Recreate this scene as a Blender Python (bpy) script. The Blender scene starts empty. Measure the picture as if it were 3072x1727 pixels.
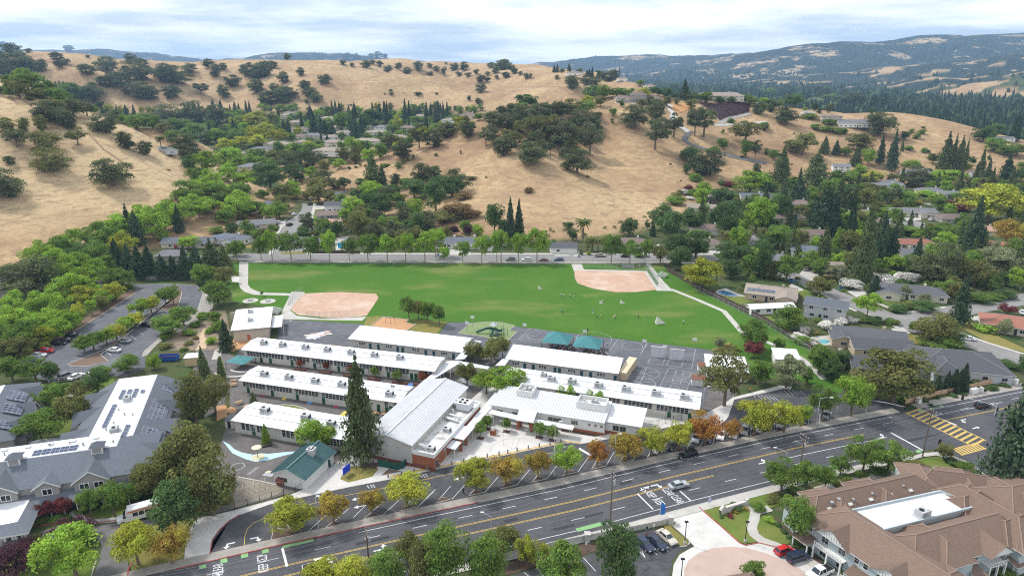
import bpy,bmesh,math,random
import numpy as np
from mathutils import Vector,Matrix

# ------------------------------------------------------------------ camera, sky, sun, exposure
scn=bpy.context.scene
COL=scn.collection
CAM_H=88.0  # metres above the school yard
FPX,CX,CY=2048.0,1536.0,863.5  # 24 mm lens, photograph 3072 x 1727
PITCH=math.atan((CY-200.0)/FPX)
cam_data=bpy.data.cameras.new('camera');cam=bpy.data.objects.new('camera',cam_data);COL.objects.link(cam)
cam.location=(0,0,CAM_H);cam.rotation_euler=(math.pi/2-PITCH,0,0)
cam_data.lens=24.0;cam_data.sensor_width=36.0;cam_data.clip_start=1.0;cam_data.clip_end=30000.0
scn.camera=cam

SUN_EL,SUN_AZ=math.radians(52),math.radians(-62)  # azimuth from +Y (away from camera) towards +X
world=bpy.data.worlds.new('World');scn.world=world;world.use_nodes=True
def build_world():
    nt=world.node_tree;nt.nodes.clear();N=nt.nodes.new;L=nt.links.new
    out=N('ShaderNodeOutputWorld');bg=N('ShaderNodeBackground');bg.inputs['Strength'].default_value=0.1
    sky=N('ShaderNodeTexSky');sky.sky_type='NISHITA';sky.sun_disc=False
    sky.sun_elevation=SUN_EL;sky.sun_rotation=SUN_AZ;sky.air_density=1.4;sky.dust_density=2.0
    tc=N('ShaderNodeTexCoord');sep=N('ShaderNodeSeparateXYZ');L(tc.outputs['Generated'],sep.inputs[0])
    # project the direction onto a flat cloud deck so that the cloud shapes foreshorten to the horizon
    za=N('ShaderNodeMath');za.operation='ABSOLUTE';L(sep.outputs[2],za.inputs[0])
    zm=N('ShaderNodeMath');zm.operation='ADD';zm.inputs[1].default_value=0.09;L(za.outputs[0],zm.inputs[0])
    dx=N('ShaderNodeMath');dx.operation='DIVIDE';L(sep.outputs[0],dx.inputs[0]);L(zm.outputs[0],dx.inputs[1])
    dy=N('ShaderNodeMath');dy.operation='DIVIDE';L(sep.outputs[1],dy.inputs[0]);L(zm.outputs[0],dy.inputs[1])
    cmb=N('ShaderNodeCombineXYZ');L(dx.outputs[0],cmb.inputs[0]);L(dy.outputs[0],cmb.inputs[1])
    n1=N('ShaderNodeTexNoise');n1.inputs['Scale'].default_value=0.33;n1.inputs['Detail'].default_value=5;n1.inputs['Roughness'].default_value=0.55
    mp=N('ShaderNodeMapping');mp.inputs['Location'].default_value=(CLOUD_X,CLOUD_Y,0);L(cmb.outputs[0],mp.inputs[0]);L(mp.outputs[0],n1.inputs['Vector'])
    r1=N('ShaderNodeMapRange');r1.inputs[1].default_value=0.42;r1.inputs[2].default_value=0.58;L(n1.outputs['Fac'],r1.inputs[0])
    thick=N('ShaderNodeMix');thick.data_type='RGBA';L(r1.outputs[0],thick.inputs[0])
    thick.inputs[6].default_value=(4.3,5.2,6.4,1);thick.inputs[7].default_value=(9.6,9.65,9.7,1)
    n2=N('ShaderNodeTexNoise');n2.inputs['Scale'].default_value=0.8;n2.inputs['Detail'].default_value=3;L(mp.outputs[0],n2.inputs['Vector'])
    r2=N('ShaderNodeMapRange');r2.inputs[1].default_value=0.35;r2.inputs[2].default_value=0.65;r2.inputs[3].default_value=0.78;r2.inputs[4].default_value=0.97;L(n2.outputs['Fac'],r2.inputs[0])
    mix=N('ShaderNodeMix');mix.data_type='RGBA';L(r2.outputs[0],mix.inputs[0]);L(sky.outputs[0],mix.inputs[6]);L(thick.outputs[2],mix.inputs[7])
    L(mix.outputs[2],bg.inputs['Color']);L(bg.outputs[0],out.inputs['Surface'])
CLOUD_X,CLOUD_Y=3.1,0.4
build_world()
sun_d=bpy.data.lights.new('sun','SUN');sun_d.energy=2.3;sun_d.angle=math.radians(9);sun_d.color=(1.0,0.96,0.9)
sun=bpy.data.objects.new('sun',sun_d);COL.objects.link(sun)
_sd=Vector((math.sin(SUN_AZ)*math.cos(SUN_EL),math.cos(SUN_AZ)*math.cos(SUN_EL),math.sin(SUN_EL)))
sun.rotation_euler=(-_sd).to_track_quat('-Z','Y').to_euler()
vs=scn.view_settings;vs.view_transform='Standard';vs.look='None';vs.exposure=0.76;vs.gamma=1.0;vs.use_curve_mapping=False
scn.cycles.use_denoising=False;scn.cycles.max_bounces=5;scn.cycles.diffuse_bounces=2;scn.cycles.transparent_max_bounces=6
scn.cycles.filter_width=1.1;scn.cycles.volume_bounces=0;scn.cycles.caustics_reflective=False;scn.cycles.caustics_refractive=False

# ------------------------------------------------------------------ surveying: terrain heights and ground points
SP,CP=math.sin(PITCH),math.cos(PITCH)
def ray(px,py):
    u=(px-CX)/FPX;v=-(py-CY)/FPX
    return np.array([u,CP+v*SP,-SP+v*CP])
def on_ray(px,py,depth):  # the point seen at a photo position, `depth` metres ahead (world Y)
    d=ray(px,py);t=depth/d[1]
    return(d[0]*t,depth,CAM_H+d[2]*t)

class Ridge:
    """a hill crest: world points with their half widths towards and away from the camera"""
    def __init__(s,pts,sharp=1.0):
        w=[on_ray(p[0],p[1],p[2])for p in pts]
        s.p=np.array(w);s.wf=np.array([p[3]for p in pts],float);s.wb=np.array([p[4]for p in pts],float);s.sharp=sharp
    def h(s,x,y):
        best=np.zeros_like(x)
        for i in range(len(s.p)-1):
            a,b=s.p[i],s.p[i+1]
            dx,dy=b[0]-a[0],b[1]-a[1];l2=dx*dx+dy*dy+1e-9
            t=np.clip(((x-a[0])*dx+(y-a[1])*dy)/l2,0,1)
            ex=x-(a[0]+dx*t);ey=y-(a[1]+dy*t)
            d=np.sqrt(ex*ex+ey*ey)
            front=np.clip(0.5-0.5*ey/(d+1e-6)*1.6,0,1)
            w=(s.wf[i]+(s.wf[i+1]-s.wf[i])*t)*front+(s.wb[i]+(s.wb[i+1]-s.wb[i])*t)*(1-front)
            q=np.clip(d/w,0,1)
            prof=(1-q)**2*(1+2*q)
            if s.sharp!=1.0:prof=prof**s.sharp
            best=np.maximum(best,(a[2]+(b[2]-a[2])*t)*prof)
        return best

R_LEFT=Ridge([(-500,215,560,270,150),(0,252,520,262,120),(186,335,505,232,70),(356,418,495,185,45),(466,442,505,145,40),(566,500,500,85,30)])
R_SPUR=Ridge([(250,340,660,60,60),(356,366,640,60,60),(450,395,620,50,50),(580,430,600,40,40)])
R_MAIN=Ridge([(1000,500,560,50,50),(1147,497,530,85,70),(1278,436,560,110,90),(1406,392,590,130,110),(1461,358,610,150,120),(1600,330,640,170,140),
                (1880,303,690,200,160),(2190,298,740,230,180),(2531,342,750,230,180),(2669,339,740,220,150),(2859,390,700,190,120),(3072,480,640,140,90),(3400,560,600,100,80)])
R_KNOB=Ridge([(1600,332,630,120,120),(1570,395,565,120,110),(1560,470,505,110,100),(1570,560,450,110,110),(1600,640,410,75,90)])
R_SPUR2=Ridge([(1880,303,690,120,120),(1890,400,610,90,90),(1880,500,530,80,80),(1860,580,470,70,70),(1840,650,425,45,55)])
R_LOW=Ridge([(930,500,600,50,60),(1010,470,600,60,60),(1088,448,610,60,70),(1240,452,590,50,60)])
R_BACK=Ridge([(-900,120,1500,420,400),(-300,140,1550,420,400),(0,160,1550,420,400),(104,154,1500,420,350),(214,159,1480,420,350),(311,175,1500,420,350),(432,180,1520,400,300),(587,188,1560,420,300),
                (690,182,1560,440,300),(867,181,1480,430,300),(957,182,1450,420,300),(1012,190,1500,420,300),(1095,180,1650,420,300),(1188,175,1700,450,300),
                (1240,186,1700,450,300),(1309,182,1750,450,300),(1371,187,1750,450,300),(1458,199,1650,420,300),(1559,201,1500,400,260),(1655,215,1350,350,240),(1742,230,1200,280,200),(1828,255,1080,190,180),(1914,270,980,130,130)])
R_FRONT=[Ridge([(-200,190,1150,200,250),(60,205,1150,200,260),(250,222,1150,170,260),(420,240,1150,150,250)]),
           Ridge([(640,215,1280,210,260),(800,205,1300,220,260),(900,215,1250,200,250),(980,240,1180,170,230)]),
           Ridge([(1150,235,1200,170,240),(1280,228,1230,180,240),(1420,238,1200,170,230),(1560,250,1120,150,200),(1700,262,1040,120,150)])]
R_FAR=[Ridge([(-900,120,7600,1600,900),(225,152,7500,1500,900),(300,148,7500,1500,900),(430,158,7500,1400,900),(520,170,7500,1200,900),(620,186,7500,900,900)]),
         Ridge([(640,190,7000,900,900),(720,176,7000,1200,900),(850,160,7000,1400,900),(920,158,7000,1400,900),(1010,162,7000,1300,900),(1150,176,7000,1200,900),(1300,190,7000,1000,900),(1500,199,7200,900,900)]),
         Ridge([(1560,204,7400,900,700),(1650,190,7300,1300,700),(1760,180,7200,1400,800),(1850,168,7000,1600,800),(1950,167,6800,1600,800),(2050,170,6700,1600,800),(2100,166,6600,1600,800),(2200,161,6500,1600,800)]),
         Ridge([(2150,190,5600,1300,700),(2250,170,5500,1500,700),(2350,150,5400,1600,700),(2450,131,5300,1700,700),(2530,126,5200,1700,700),(2620,131,5200,1700,700),(2700,120,5200,1700,700),(2790,105,5200,1700,700),
                (2850,110,5200,1700,700),(2905,116,5200,1700,700),(2960,104,5200,1700,700),(3072,100,5200,1700,700),(3400,92,5200,1700,700),(4200,90,5200,1700,700)]),
         Ridge([(2420,232,3600,500,500),(2560,213,3600,600,500),(2760,198,3500,650,500),(2900,186,3400,700,500),(3072,165,3300,700,500),(3500,150,3300,700,500)]),
         Ridge([(2680,248,2700,200,300),(2800,228,2650,300,300),(2900,232,2600,330,300),(3072,205,2500,400,300),(3400,190,2500,400,300)]),
         Ridge([(2860,262,2150,150,200),(2960,247,2100,200,200),(3072,232,2050,260,200),(3400,220,2000,260,200)])]

def sstep(a,b,x):
    t=np.clip((x-a)/(b-a),0,1);return t*t*(3-2*t)
def wob(x,y):  # gentle land forms, about -1..1
    return(np.sin(x*.0172+1.7*np.sin(y*.0131+.4))*np.cos(y*.0207+1.3*np.sin(x*.0113))*.5
            +np.sin(x*.041+2.1*np.sin(y*.029))*np.sin(y*.047+1.1)*.28+np.sin(x*.087+y*.051+2*np.sin(y*.037))*.12)
def wob2(x,y):
    return np.sin(x*.0051+2.2*np.sin(y*.0043+1))*np.cos(y*.0063+1.9*np.sin(x*.0037))*.6+np.sin(x*.0113+2*np.sin(y*.0091))*np.sin(y*.0127+2)*.4
def hills(x,y):
    near=[R_LEFT.h(x,y),R_SPUR.h(x,y),R_MAIN.h(x,y),R_KNOB.h(x,y),R_LOW.h(x,y),R_SPUR2.h(x,y)]
    a=sum(np.maximum(n,0)**5 for n in near)**.2
    a=a+wob(x*1.2,y*1.2)*np.minimum(a,30)*.11
    b=np.maximum(R_BACK.h(x,y),np.maximum.reduce([r.h(x,y)for r in R_FRONT]))
    b=b+(wob2(x*1.9,y*1.9)*15+wob(x*.8,y*.8)*6)*np.clip(b/60,0,1)*np.clip((112-b)/45,.12,1)
    c=np.maximum.reduce([r.h(x,y)for r in R_FAR])
    c=c+(wob2(x,y)*24+wob2(x*2.7,y*2.7)*16+wob(x*.35,y*.35)*7)*np.clip(c/120,0,1)*np.clip((330-c)/250,.15,1)
    return a,b,c
def base(x,y):
    left=1-sstep(.10,.28,x/np.maximum(y,1))
    return.030*np.maximum(y-520,0)*left*(1-sstep(1200,2600,y))
def height(x,y,abc=None):
    x=np.asarray(x,float);y=np.asarray(y,float)
    a,b,c=abc or hills(x,y)
    return np.maximum(np.maximum(a,b),np.maximum(c,0))*1.0+base(x,y)*np.clip(1-np.maximum(a,b)/60,0,1)
# the terrain sheet's own grid (polar, finer near the camera); heights are read off it so that things stand on the mesh
GA=np.linspace(math.radians(-58),math.radians(58),620)
GR=np.concatenate([np.geomspace(25,300,40,endpoint=False),np.linspace(300,900,200,endpoint=False),np.geomspace(900,9800,190)])
_A,_R=np.meshgrid(GA,GR);GX,GY=_R*np.sin(_A),_R*np.cos(_A);HA,HB,HC=hills(GX,GY);GZ=height(GX,GY,(HA,HB,HC))
def zgrid(x,y,G=None):
    G=GZ if G is None else G
    a=np.clip((np.arctan2(x,y)-GA[0])/(GA[1]-GA[0]),0,len(GA)-1.001);r=np.hypot(x,y)
    j=np.clip(np.searchsorted(GR,r)-1,0,len(GR)-2);fr=np.clip((r-GR[j])/(GR[j+1]-GR[j]),0,1);i=a.astype(int);fa=a-i
    return(G[j,i]*(1-fa)+G[j,i+1]*fa)*(1-fr)+(G[j+1,i]*(1-fa)+G[j+1,i+1]*fa)*fr
def hill_at(p,G):return float(zgrid(np.array([p.x]),np.array([p.y]),G)[0])
def zh(x,y):return float(zgrid(np.array([x]),np.array([y]))[0])
_T=np.concatenate([np.linspace(90,900,420),np.geomspace(905,9500,200)])
def at(px,py):
    """ground point seen at photo position (px, py)"""
    d=ray(px,py);y=_T;t=y/d[1];x=d[0]*t;g=CAM_H+d[2]*t-zgrid(x,y)
    neg=g<0;k=int(np.argmax(neg))if neg.any()else int(np.argmin(g))
    if neg[k]and k>0:f=g[k-1]/(g[k-1]-g[k]);yy=y[k-1]+(y[k]-y[k-1])*f
    else:yy=y[k]
    xx=d[0]*yy/d[1];return Vector((xx,yy,zh(xx,yy)))
def flat(px,py,z=0.0):
    d=ray(px,py);t=(z-CAM_H)/d[2];return Vector((d[0]*t,d[1]*t,z))

# ------------------------------------------------------------------ materials
MATS={}
def mat(name,color,rough=.8,var=.15,scale=3.0,bump=0.0,bscale=30.,metal=0.,spec=.3,dirt=None,dirt_scale=.5,dirt_amt=.5,coords='Object',stretch=(1,1,1),obj_rand=0.0):
    """procedural surface: base colour broken by two noises, optional stain colour and fine relief"""
    if name in MATS:return MATS[name]
    m=bpy.data.materials.new(name);m.use_nodes=True;MATS[name]=m
    nt=m.node_tree;N=nt.nodes.new;L=nt.links.new;b=nt.nodes['Principled BSDF']
    b.inputs['Roughness'].default_value=rough;b.inputs['Metallic'].default_value=metal;b.inputs['Specular IOR Level'].default_value=spec
    if coords=='World':
        ge=N('ShaderNodeNewGeometry');src=ge.outputs['Position']
    else:
        tc=N('ShaderNodeTexCoord');src=tc.outputs['Object']
    mp=N('ShaderNodeMapping');mp.inputs['Scale'].default_value=stretch;L(src,mp.inputs[0])
    n1=N('ShaderNodeTexNoise');n1.inputs['Scale'].default_value=scale;n1.inputs['Detail'].default_value=6;n1.inputs['Roughness'].default_value=.65;L(mp.outputs[0],n1.inputs['Vector'])
    rg=N('ShaderNodeMapRange');rg.inputs[1].default_value=.3;rg.inputs[2].default_value=.7;rg.inputs[3].default_value=1-var;rg.inputs[4].default_value=1+var;L(n1.outputs['Fac'],rg.inputs[0])
    hs=N('ShaderNodeHueSaturation');hs.inputs['Color'].default_value=(*color,1);L(rg.outputs[0],hs.inputs['Value'])
    col=hs.outputs[0]
    if obj_rand:
        oi=N('ShaderNodeObjectInfo');r2=N('ShaderNodeMapRange');r2.inputs[3].default_value=1-obj_rand;r2.inputs[4].default_value=1+obj_rand;L(oi.outputs['Random'],r2.inputs[0])
        mm=N('ShaderNodeMath');mm.operation='MULTIPLY';L(rg.outputs[0],mm.inputs[0]);L(r2.outputs[0],mm.inputs[1]);L(mm.outputs[0],hs.inputs['Value'])
    if dirt:
        n2=N('ShaderNodeTexNoise');n2.inputs['Scale'].default_value=dirt_scale;n2.inputs['Detail'].default_value=7;n2.inputs['Roughness'].default_value=.6;L(mp.outputs[0],n2.inputs['Vector'])
        rd=N('ShaderNodeMapRange');rd.inputs[1].default_value=.48;rd.inputs[2].default_value=.68;rd.inputs[4].default_value=dirt_amt;L(n2.outputs['Fac'],rd.inputs[0])
        mx=N('ShaderNodeMix');mx.data_type='RGBA';L(rd.outputs[0],mx.inputs[0]);L(col,mx.inputs[6]);mx.inputs[7].default_value=(*dirt,1);col=mx.outputs[2]
    L(col,b.inputs['Base Color'])
    if bump:
        n3=N('ShaderNodeTexNoise');n3.inputs['Scale'].default_value=bscale;n3.inputs['Detail'].default_value=3;L(mp.outputs[0],n3.inputs['Vector'])
        bp=N('ShaderNodeBump');bp.inputs['Strength'].default_value=bump;bp.inputs['Distance'].default_value=.05;L(n3.outputs['Fac'],bp.inputs['Height']);L(bp.outputs[0],b.inputs['Normal'])
    return m

def leaf_mat(name,color,vary=.25,hue=.02,transl=.25):
    if name in MATS:return MATS[name]
    m=bpy.data.materials.new(name);m.use_nodes=True;MATS[name]=m
    nt=m.node_tree;nt.nodes.clear();N=nt.nodes.new;L=nt.links.new
    out=N('ShaderNodeOutputMaterial');ge=N('ShaderNodeNewGeometry');oi=N('ShaderNodeObjectInfo')
    tc=N('ShaderNodeTexCoord');n=N('ShaderNodeTexNoise');n.inputs['Scale'].default_value=5.0;n.inputs['Detail'].default_value=2;L(tc.outputs['Object'],n.inputs['Vector'])
    a=N('ShaderNodeMapRange');a.inputs[3].default_value=1-vary;a.inputs[4].default_value=1+vary;L(ge.outputs['Random Per Island'],a.inputs[0])
    b=N('ShaderNodeMapRange');b.inputs[1].default_value=.3;b.inputs[2].default_value=.7;b.inputs[3].default_value=.72;b.inputs[4].default_value=1.3;L(n.outputs['Fac'],b.inputs[0])
    c=N('ShaderNodeMapRange');c.inputs[3].default_value=.8;c.inputs[4].default_value=1.2;L(oi.outputs['Random'],c.inputs[0])
    m1=N('ShaderNodeMath');m1.operation='MULTIPLY';L(a.outputs[0],m1.inputs[0]);L(b.outputs[0],m1.inputs[1])
    m2=N('ShaderNodeMath');m2.operation='MULTIPLY';L(m1.outputs[0],m2.inputs[0]);L(c.outputs[0],m2.inputs[1])
    h=N('ShaderNodeMapRange');h.inputs[1].default_value=.3;h.inputs[2].default_value=.7;h.inputs[3].default_value=.5-hue;h.inputs[4].default_value=.5+hue*.6
    n2=N('ShaderNodeTexNoise');n2.inputs['Scale'].default_value=2.3;L(tc.outputs['Object'],n2.inputs['Vector']);L(n2.outputs['Fac'],h.inputs[0])
    hs=N('ShaderNodeHueSaturation');hs.inputs['Color'].default_value=(*color,1);L(m2.outputs[0],hs.inputs['Value']);L(h.outputs[0],hs.inputs['Hue'])
    d=N('ShaderNodeBsdfDiffuse');t=N('ShaderNodeBsdfTranslucent');L(hs.outputs[0],d.inputs[0]);L(hs.outputs[0],t.inputs[0])
    ms=N('ShaderNodeMixShader');ms.inputs[0].default_value=transl;L(d.outputs[0],ms.inputs[1]);L(t.outputs[0],ms.inputs[2]);L(ms.outputs[0],out.inputs[0])
    return m

# ------------------------------------------------------------------ objects
def tag(o,label=None,cat=None,group=None,kind=None):
    if label:o['label']=label
    if cat:o['category']=cat
    if group:o['group']=group
    if kind:o['kind']=kind
    return o
def link(name,data,parent=None,loc=None):
    o=bpy.data.objects.new(name,data);COL.objects.link(o)
    if parent is not None:o.parent=parent
    if loc is not None:o.location=loc
    return o
def empty(name,loc=(0,0,0),rz=0.0):
    o=link(name,None,None,loc);o.rotation_euler.z=rz;o.empty_display_size=.5;return o
def tree_copy(src,parent=None):
    c=src.copy();COL.objects.link(c);c.parent=parent
    if parent is not None:c.matrix_parent_inverse=src.matrix_parent_inverse
    for ch in list(src.children):tree_copy(ch,c)
    return c
class MB:
    """collects faces of several materials and links them as one mesh"""
    def __init__(s):s.v=[];s.f=[];s.m=[];s.mats=[]
    def mi(s,m):
        if m not in s.mats:s.mats.append(m)
        return s.mats.index(m)
    def poly(s,pts,m):
        n=len(s.v);s.v+=[tuple(p)for p in pts];s.f.append(tuple(range(n,n+len(pts))));s.m.append(s.mi(m));return s
    def box(s,x0,x1,y0,y1,z0,z1,m,skip=''):
        n=len(s.v);s.v+=[(x0,y0,z0),(x1,y0,z0),(x1,y1,z0),(x0,y1,z0),(x0,y0,z1),(x1,y0,z1),(x1,y1,z1),(x0,y1,z1)]
        F={'b':(0,3,2,1),'t':(4,5,6,7),'f':(0,1,5,4),'r':(1,2,6,5),'k':(2,3,7,6),'l':(3,0,4,7)}
        k=s.mi(m)
        for q,f in F.items():
            if q not in skip:s.f.append(tuple(n+i for i in f));s.m.append(k)
        return s
    def obox(s,c,ax,ay,hx,hy,z0,z1,m):  # box with axes ax, ay in plan
        c=Vector(c);P=[c-ax*hx-ay*hy,c+ax*hx-ay*hy,c+ax*hx+ay*hy,c-ax*hx+ay*hy]
        return s.prism([(p.x,p.y)for p in P],z0,z1,m)
    def prism(s,pts,z0,z1,m,mtop=None,bottom=False):
        a=sum(pts[i][0]*pts[(i+1)%len(pts)][1]-pts[(i+1)%len(pts)][0]*pts[i][1]for i in range(len(pts)))
        if a<0:pts=pts[::-1]
        n=len(s.v);k=len(pts);s.v+=[(p[0],p[1],z0)for p in pts]+[(p[0],p[1],z1)for p in pts]
        mi=s.mi(m)
        for i in range(k):
            j=(i+1)%k;s.f.append((n+i,n+j,n+k+j,n+k+i));s.m.append(mi)
        s.f.append(tuple(n+k+i for i in range(k)));s.m.append(s.mi(mtop or m))
        if bottom:s.f.append(tuple(n+k-1-i for i in range(k)));s.m.append(mi)
        return s
    def tube(s,pts,r,m,n=6,cap=True):
        pts=[Vector(p)for p in pts];rs=r if isinstance(r,(list,tuple))else[r]*len(pts);b=len(s.v);k=s.mi(m)
        for i,p in enumerate(pts):
            d=(pts[min(i+1,len(pts)-1)]-pts[max(i-1,0)]).normalized()
            u=d.cross(Vector((0,0,1))if abs(d.z)<.95 else Vector((1,0,0))).normalized();w=d.cross(u)
            for j in range(n):
                a=2*math.pi*j/n;s.v.append(tuple(p+(u*math.cos(a)+w*math.sin(a))*rs[i]))
        for i in range(len(pts)-1):
            for j in range(n):
                a,c=b+i*n+j,b+i*n+(j+1)%n
                s.f.append((a,c,c+n,a+n));s.m.append(k)
        if cap:
            s.f.append(tuple(b+j for j in range(n)));s.m.append(k);e=b+(len(pts)-1)*n
            s.f.append(tuple(e+n-1-j for j in range(n)));s.m.append(k)
        return s
    def lathe(s,prof,m,n=12,c=(0,0)):
        b=len(s.v);k=s.mi(m)
        for(r,z)in prof:
            for j in range(n):
                a=2*math.pi*j/n;s.v.append((c[0]+r*math.cos(a),c[1]+r*math.sin(a),z))
        for i in range(len(prof)-1):
            for j in range(n):
                a,d=b+i*n+j,b+i*n+(j+1)%n;s.f.append((a,d,d+n,a+n));s.m.append(k)
        e=b+(len(prof)-1)*n;s.f.append(tuple(e+j for j in range(n)));s.m.append(k)
        return s
    def mesh(s,name,smooth=False):
        me=bpy.data.meshes.new(name);me.from_pydata(s.v,[],s.f)
        for m in s.mats:me.materials.append(m)
        me.polygons.foreach_set('material_index',s.m)
        if smooth:me.polygons.foreach_set('use_smooth',[True]*len(s.f))
        me.update();return me
    def build(s,name,parent=None,smooth=False):
        return link(name,s.mesh(name,smooth),parent)
def mesh_np(name,verts,faces,mats,mi=None,smooth=False):
    """fast mesh from arrays; faces (n,k)"""
    me=bpy.data.meshes.new(name);nv,(nf,k)=len(verts),faces.shape
    me.vertices.add(nv);me.vertices.foreach_set('co',np.asarray(verts,np.float32).ravel())
    me.loops.add(nf*k);me.loops.foreach_set('vertex_index',faces.astype(np.int32).ravel())
    me.polygons.add(nf);me.polygons.foreach_set('loop_start',np.arange(0,nf*k,k,dtype=np.int32))
    for m in mats:me.materials.append(m)
    if mi is not None:me.polygons.foreach_set('material_index',np.asarray(mi,np.int32))
    if smooth:me.polygons.foreach_set('use_smooth',np.ones(nf,bool))
    me.update(calc_edges=True);return me
_LAY=[0]  # sheets that overlap are kept a hair apart
HOMES=[]  # plan centre and half length of each house
CLEAR=[]  # plan polygons where no garden shrub may stand
def sheet(name,pts,z,m,parent=None,kind='structure'):
    """flat ground sheet from plan points"""
    _LAY[0]+=1;z+=.00013*(_LAY[0]%40)
    mb=MB();p=[(q[0],q[1],z)for q in pts]
    a=sum(p[i][0]*p[(i+1)%len(p)][1]-p[(i+1)%len(p)][0]*p[i][1]for i in range(len(p)))
    if a<0:p=p[::-1]
    mb.poly(p,m);o=mb.build(name,parent)
    if parent is None:CLEAR.append([(q[0],q[1])for q in p])
    if parent is None and kind:o['kind']=kind
    return o
def px_poly(s):
    v=[float(t)for t in s.replace(',',' ').split()]
    return[flat(v[i],v[i+1])for i in range(0,len(v),2)]
def strip(name,line,w,z,m,parent=None,kind='structure',closed=False,drape=False,step=6.0):
    """ribbon of width w along a plan polyline; draped on the terrain where it climbs"""
    _LAY[0]+=1;z+=.00013*(_LAY[0]%40)
    P=[Vector((p[0],p[1]))for p in line]
    if closed:P=P+[P[0]]
    if drape:
        Q=[P[0]]
        for a,b in zip(P,P[1:]):
            n=max(1,int((b-a).length/step));Q+=[a.lerp(b,(i+1)/n)for i in range(n)]
        P=Q
    L,R=[],[]
    for i,p in enumerate(P):
        if closed:d0=(P[i]-P[i-1 if i>0 else-2]).normalized();d1=(P[(i+1)if i<len(P)-1 else 1]-P[i]).normalized()
        else:d0=(P[i]-P[max(i-1,0)]);d1=(P[min(i+1,len(P)-1)]-P[i])
        if d0.length<1e-6:d0=d1
        if d1.length<1e-6:d1=d0
        d0=d0.normalized();d1=d1.normalized();d=(d0+d1).normalized();nrm=Vector((-d.y,d.x));k=w/2/max(.5,d.dot(d0))
        L.append(p+nrm*k);R.append(p-nrm*k)
    if parent is None:CLEAR.extend([[tuple(R[i]),tuple(R[i+1]),tuple(L[i+1]),tuple(L[i])]for i in range(len(P)-1)])
    mb=MB();zz=(lambda q:zh(q.x,q.y)+z)if drape else(lambda q:z)
    for i in range(len(P)-1):
        mb.poly([(R[i].x,R[i].y,zz(R[i])),(R[i+1].x,R[i+1].y,zz(R[i+1])),(L[i+1].x,L[i+1].y,zz(L[i+1])),(L[i].x,L[i].y,zz(L[i]))],m)
    o=mb.build(name,parent)
    if parent is None and kind:o['kind']=kind
    return o
def kerb(line,w=.16,h=.14,m=None,name='kerb',parent=None,closed=False):
    mb=MB();P=[Vector((p[0],p[1]))for p in line]
    if closed:P.append(P[0])
    n=len(P);L,R=[],[]
    for i,p in enumerate(P):
        d=(P[min(i+1,n-1)]-P[max(i-1,0)])
        if closed and i in(0,n-1):d=P[1]-P[n-2]
        d.normalize();nr=Vector((-d.y,d.x));L.append(p+nr*w/2);R.append(p-nr*w/2)
    for i in range(n-1):
        a,b,c,d=R[i],R[i+1],L[i+1],L[i]
        mb.poly([(a.x,a.y,h),(b.x,b.y,h),(c.x,c.y,h),(d.x,d.y,h)],m)
        mb.poly([(a.x,a.y,0),(b.x,b.y,0),(b.x,b.y,h),(a.x,a.y,h)],m)
        mb.poly([(c.x,c.y,0),(d.x,d.y,0),(d.x,d.y,h),(c.x,c.y,h)],m)
    o=mb.build(name,parent)
    if parent is None:o['kind']='structure'
    return o

def inside(poly,x,y):
    c=False;j=len(poly)-1
    for i in range(len(poly)):
        xi,yi=poly[i];xj,yj=poly[j]
        if(yi>y)!=(yj>y)and x<(xj-xi)*(y-yi)/(yj-yi+1e-12)+xi:c=not c
        j=i
    return c
_BB=[]
def bush_ok(p):
    if len(_BB)!=len(CLEAR):_BB[:]=[(min(c[0]for c in q),max(c[0]for c in q),min(c[1]for c in q),max(c[1]for c in q))for q in CLEAR]
    return not any(b[0]<p.x<b[1]and b[2]<p.y<b[3]and inside(q,p.x,p.y)for b,q in zip(_BB,CLEAR))
def ordinal(i):return '%d%s'%(i,'th' if 10<i%100<14 else{1:'st',2:'nd',3:'rd'}.get(i%10,'th'))

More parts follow.
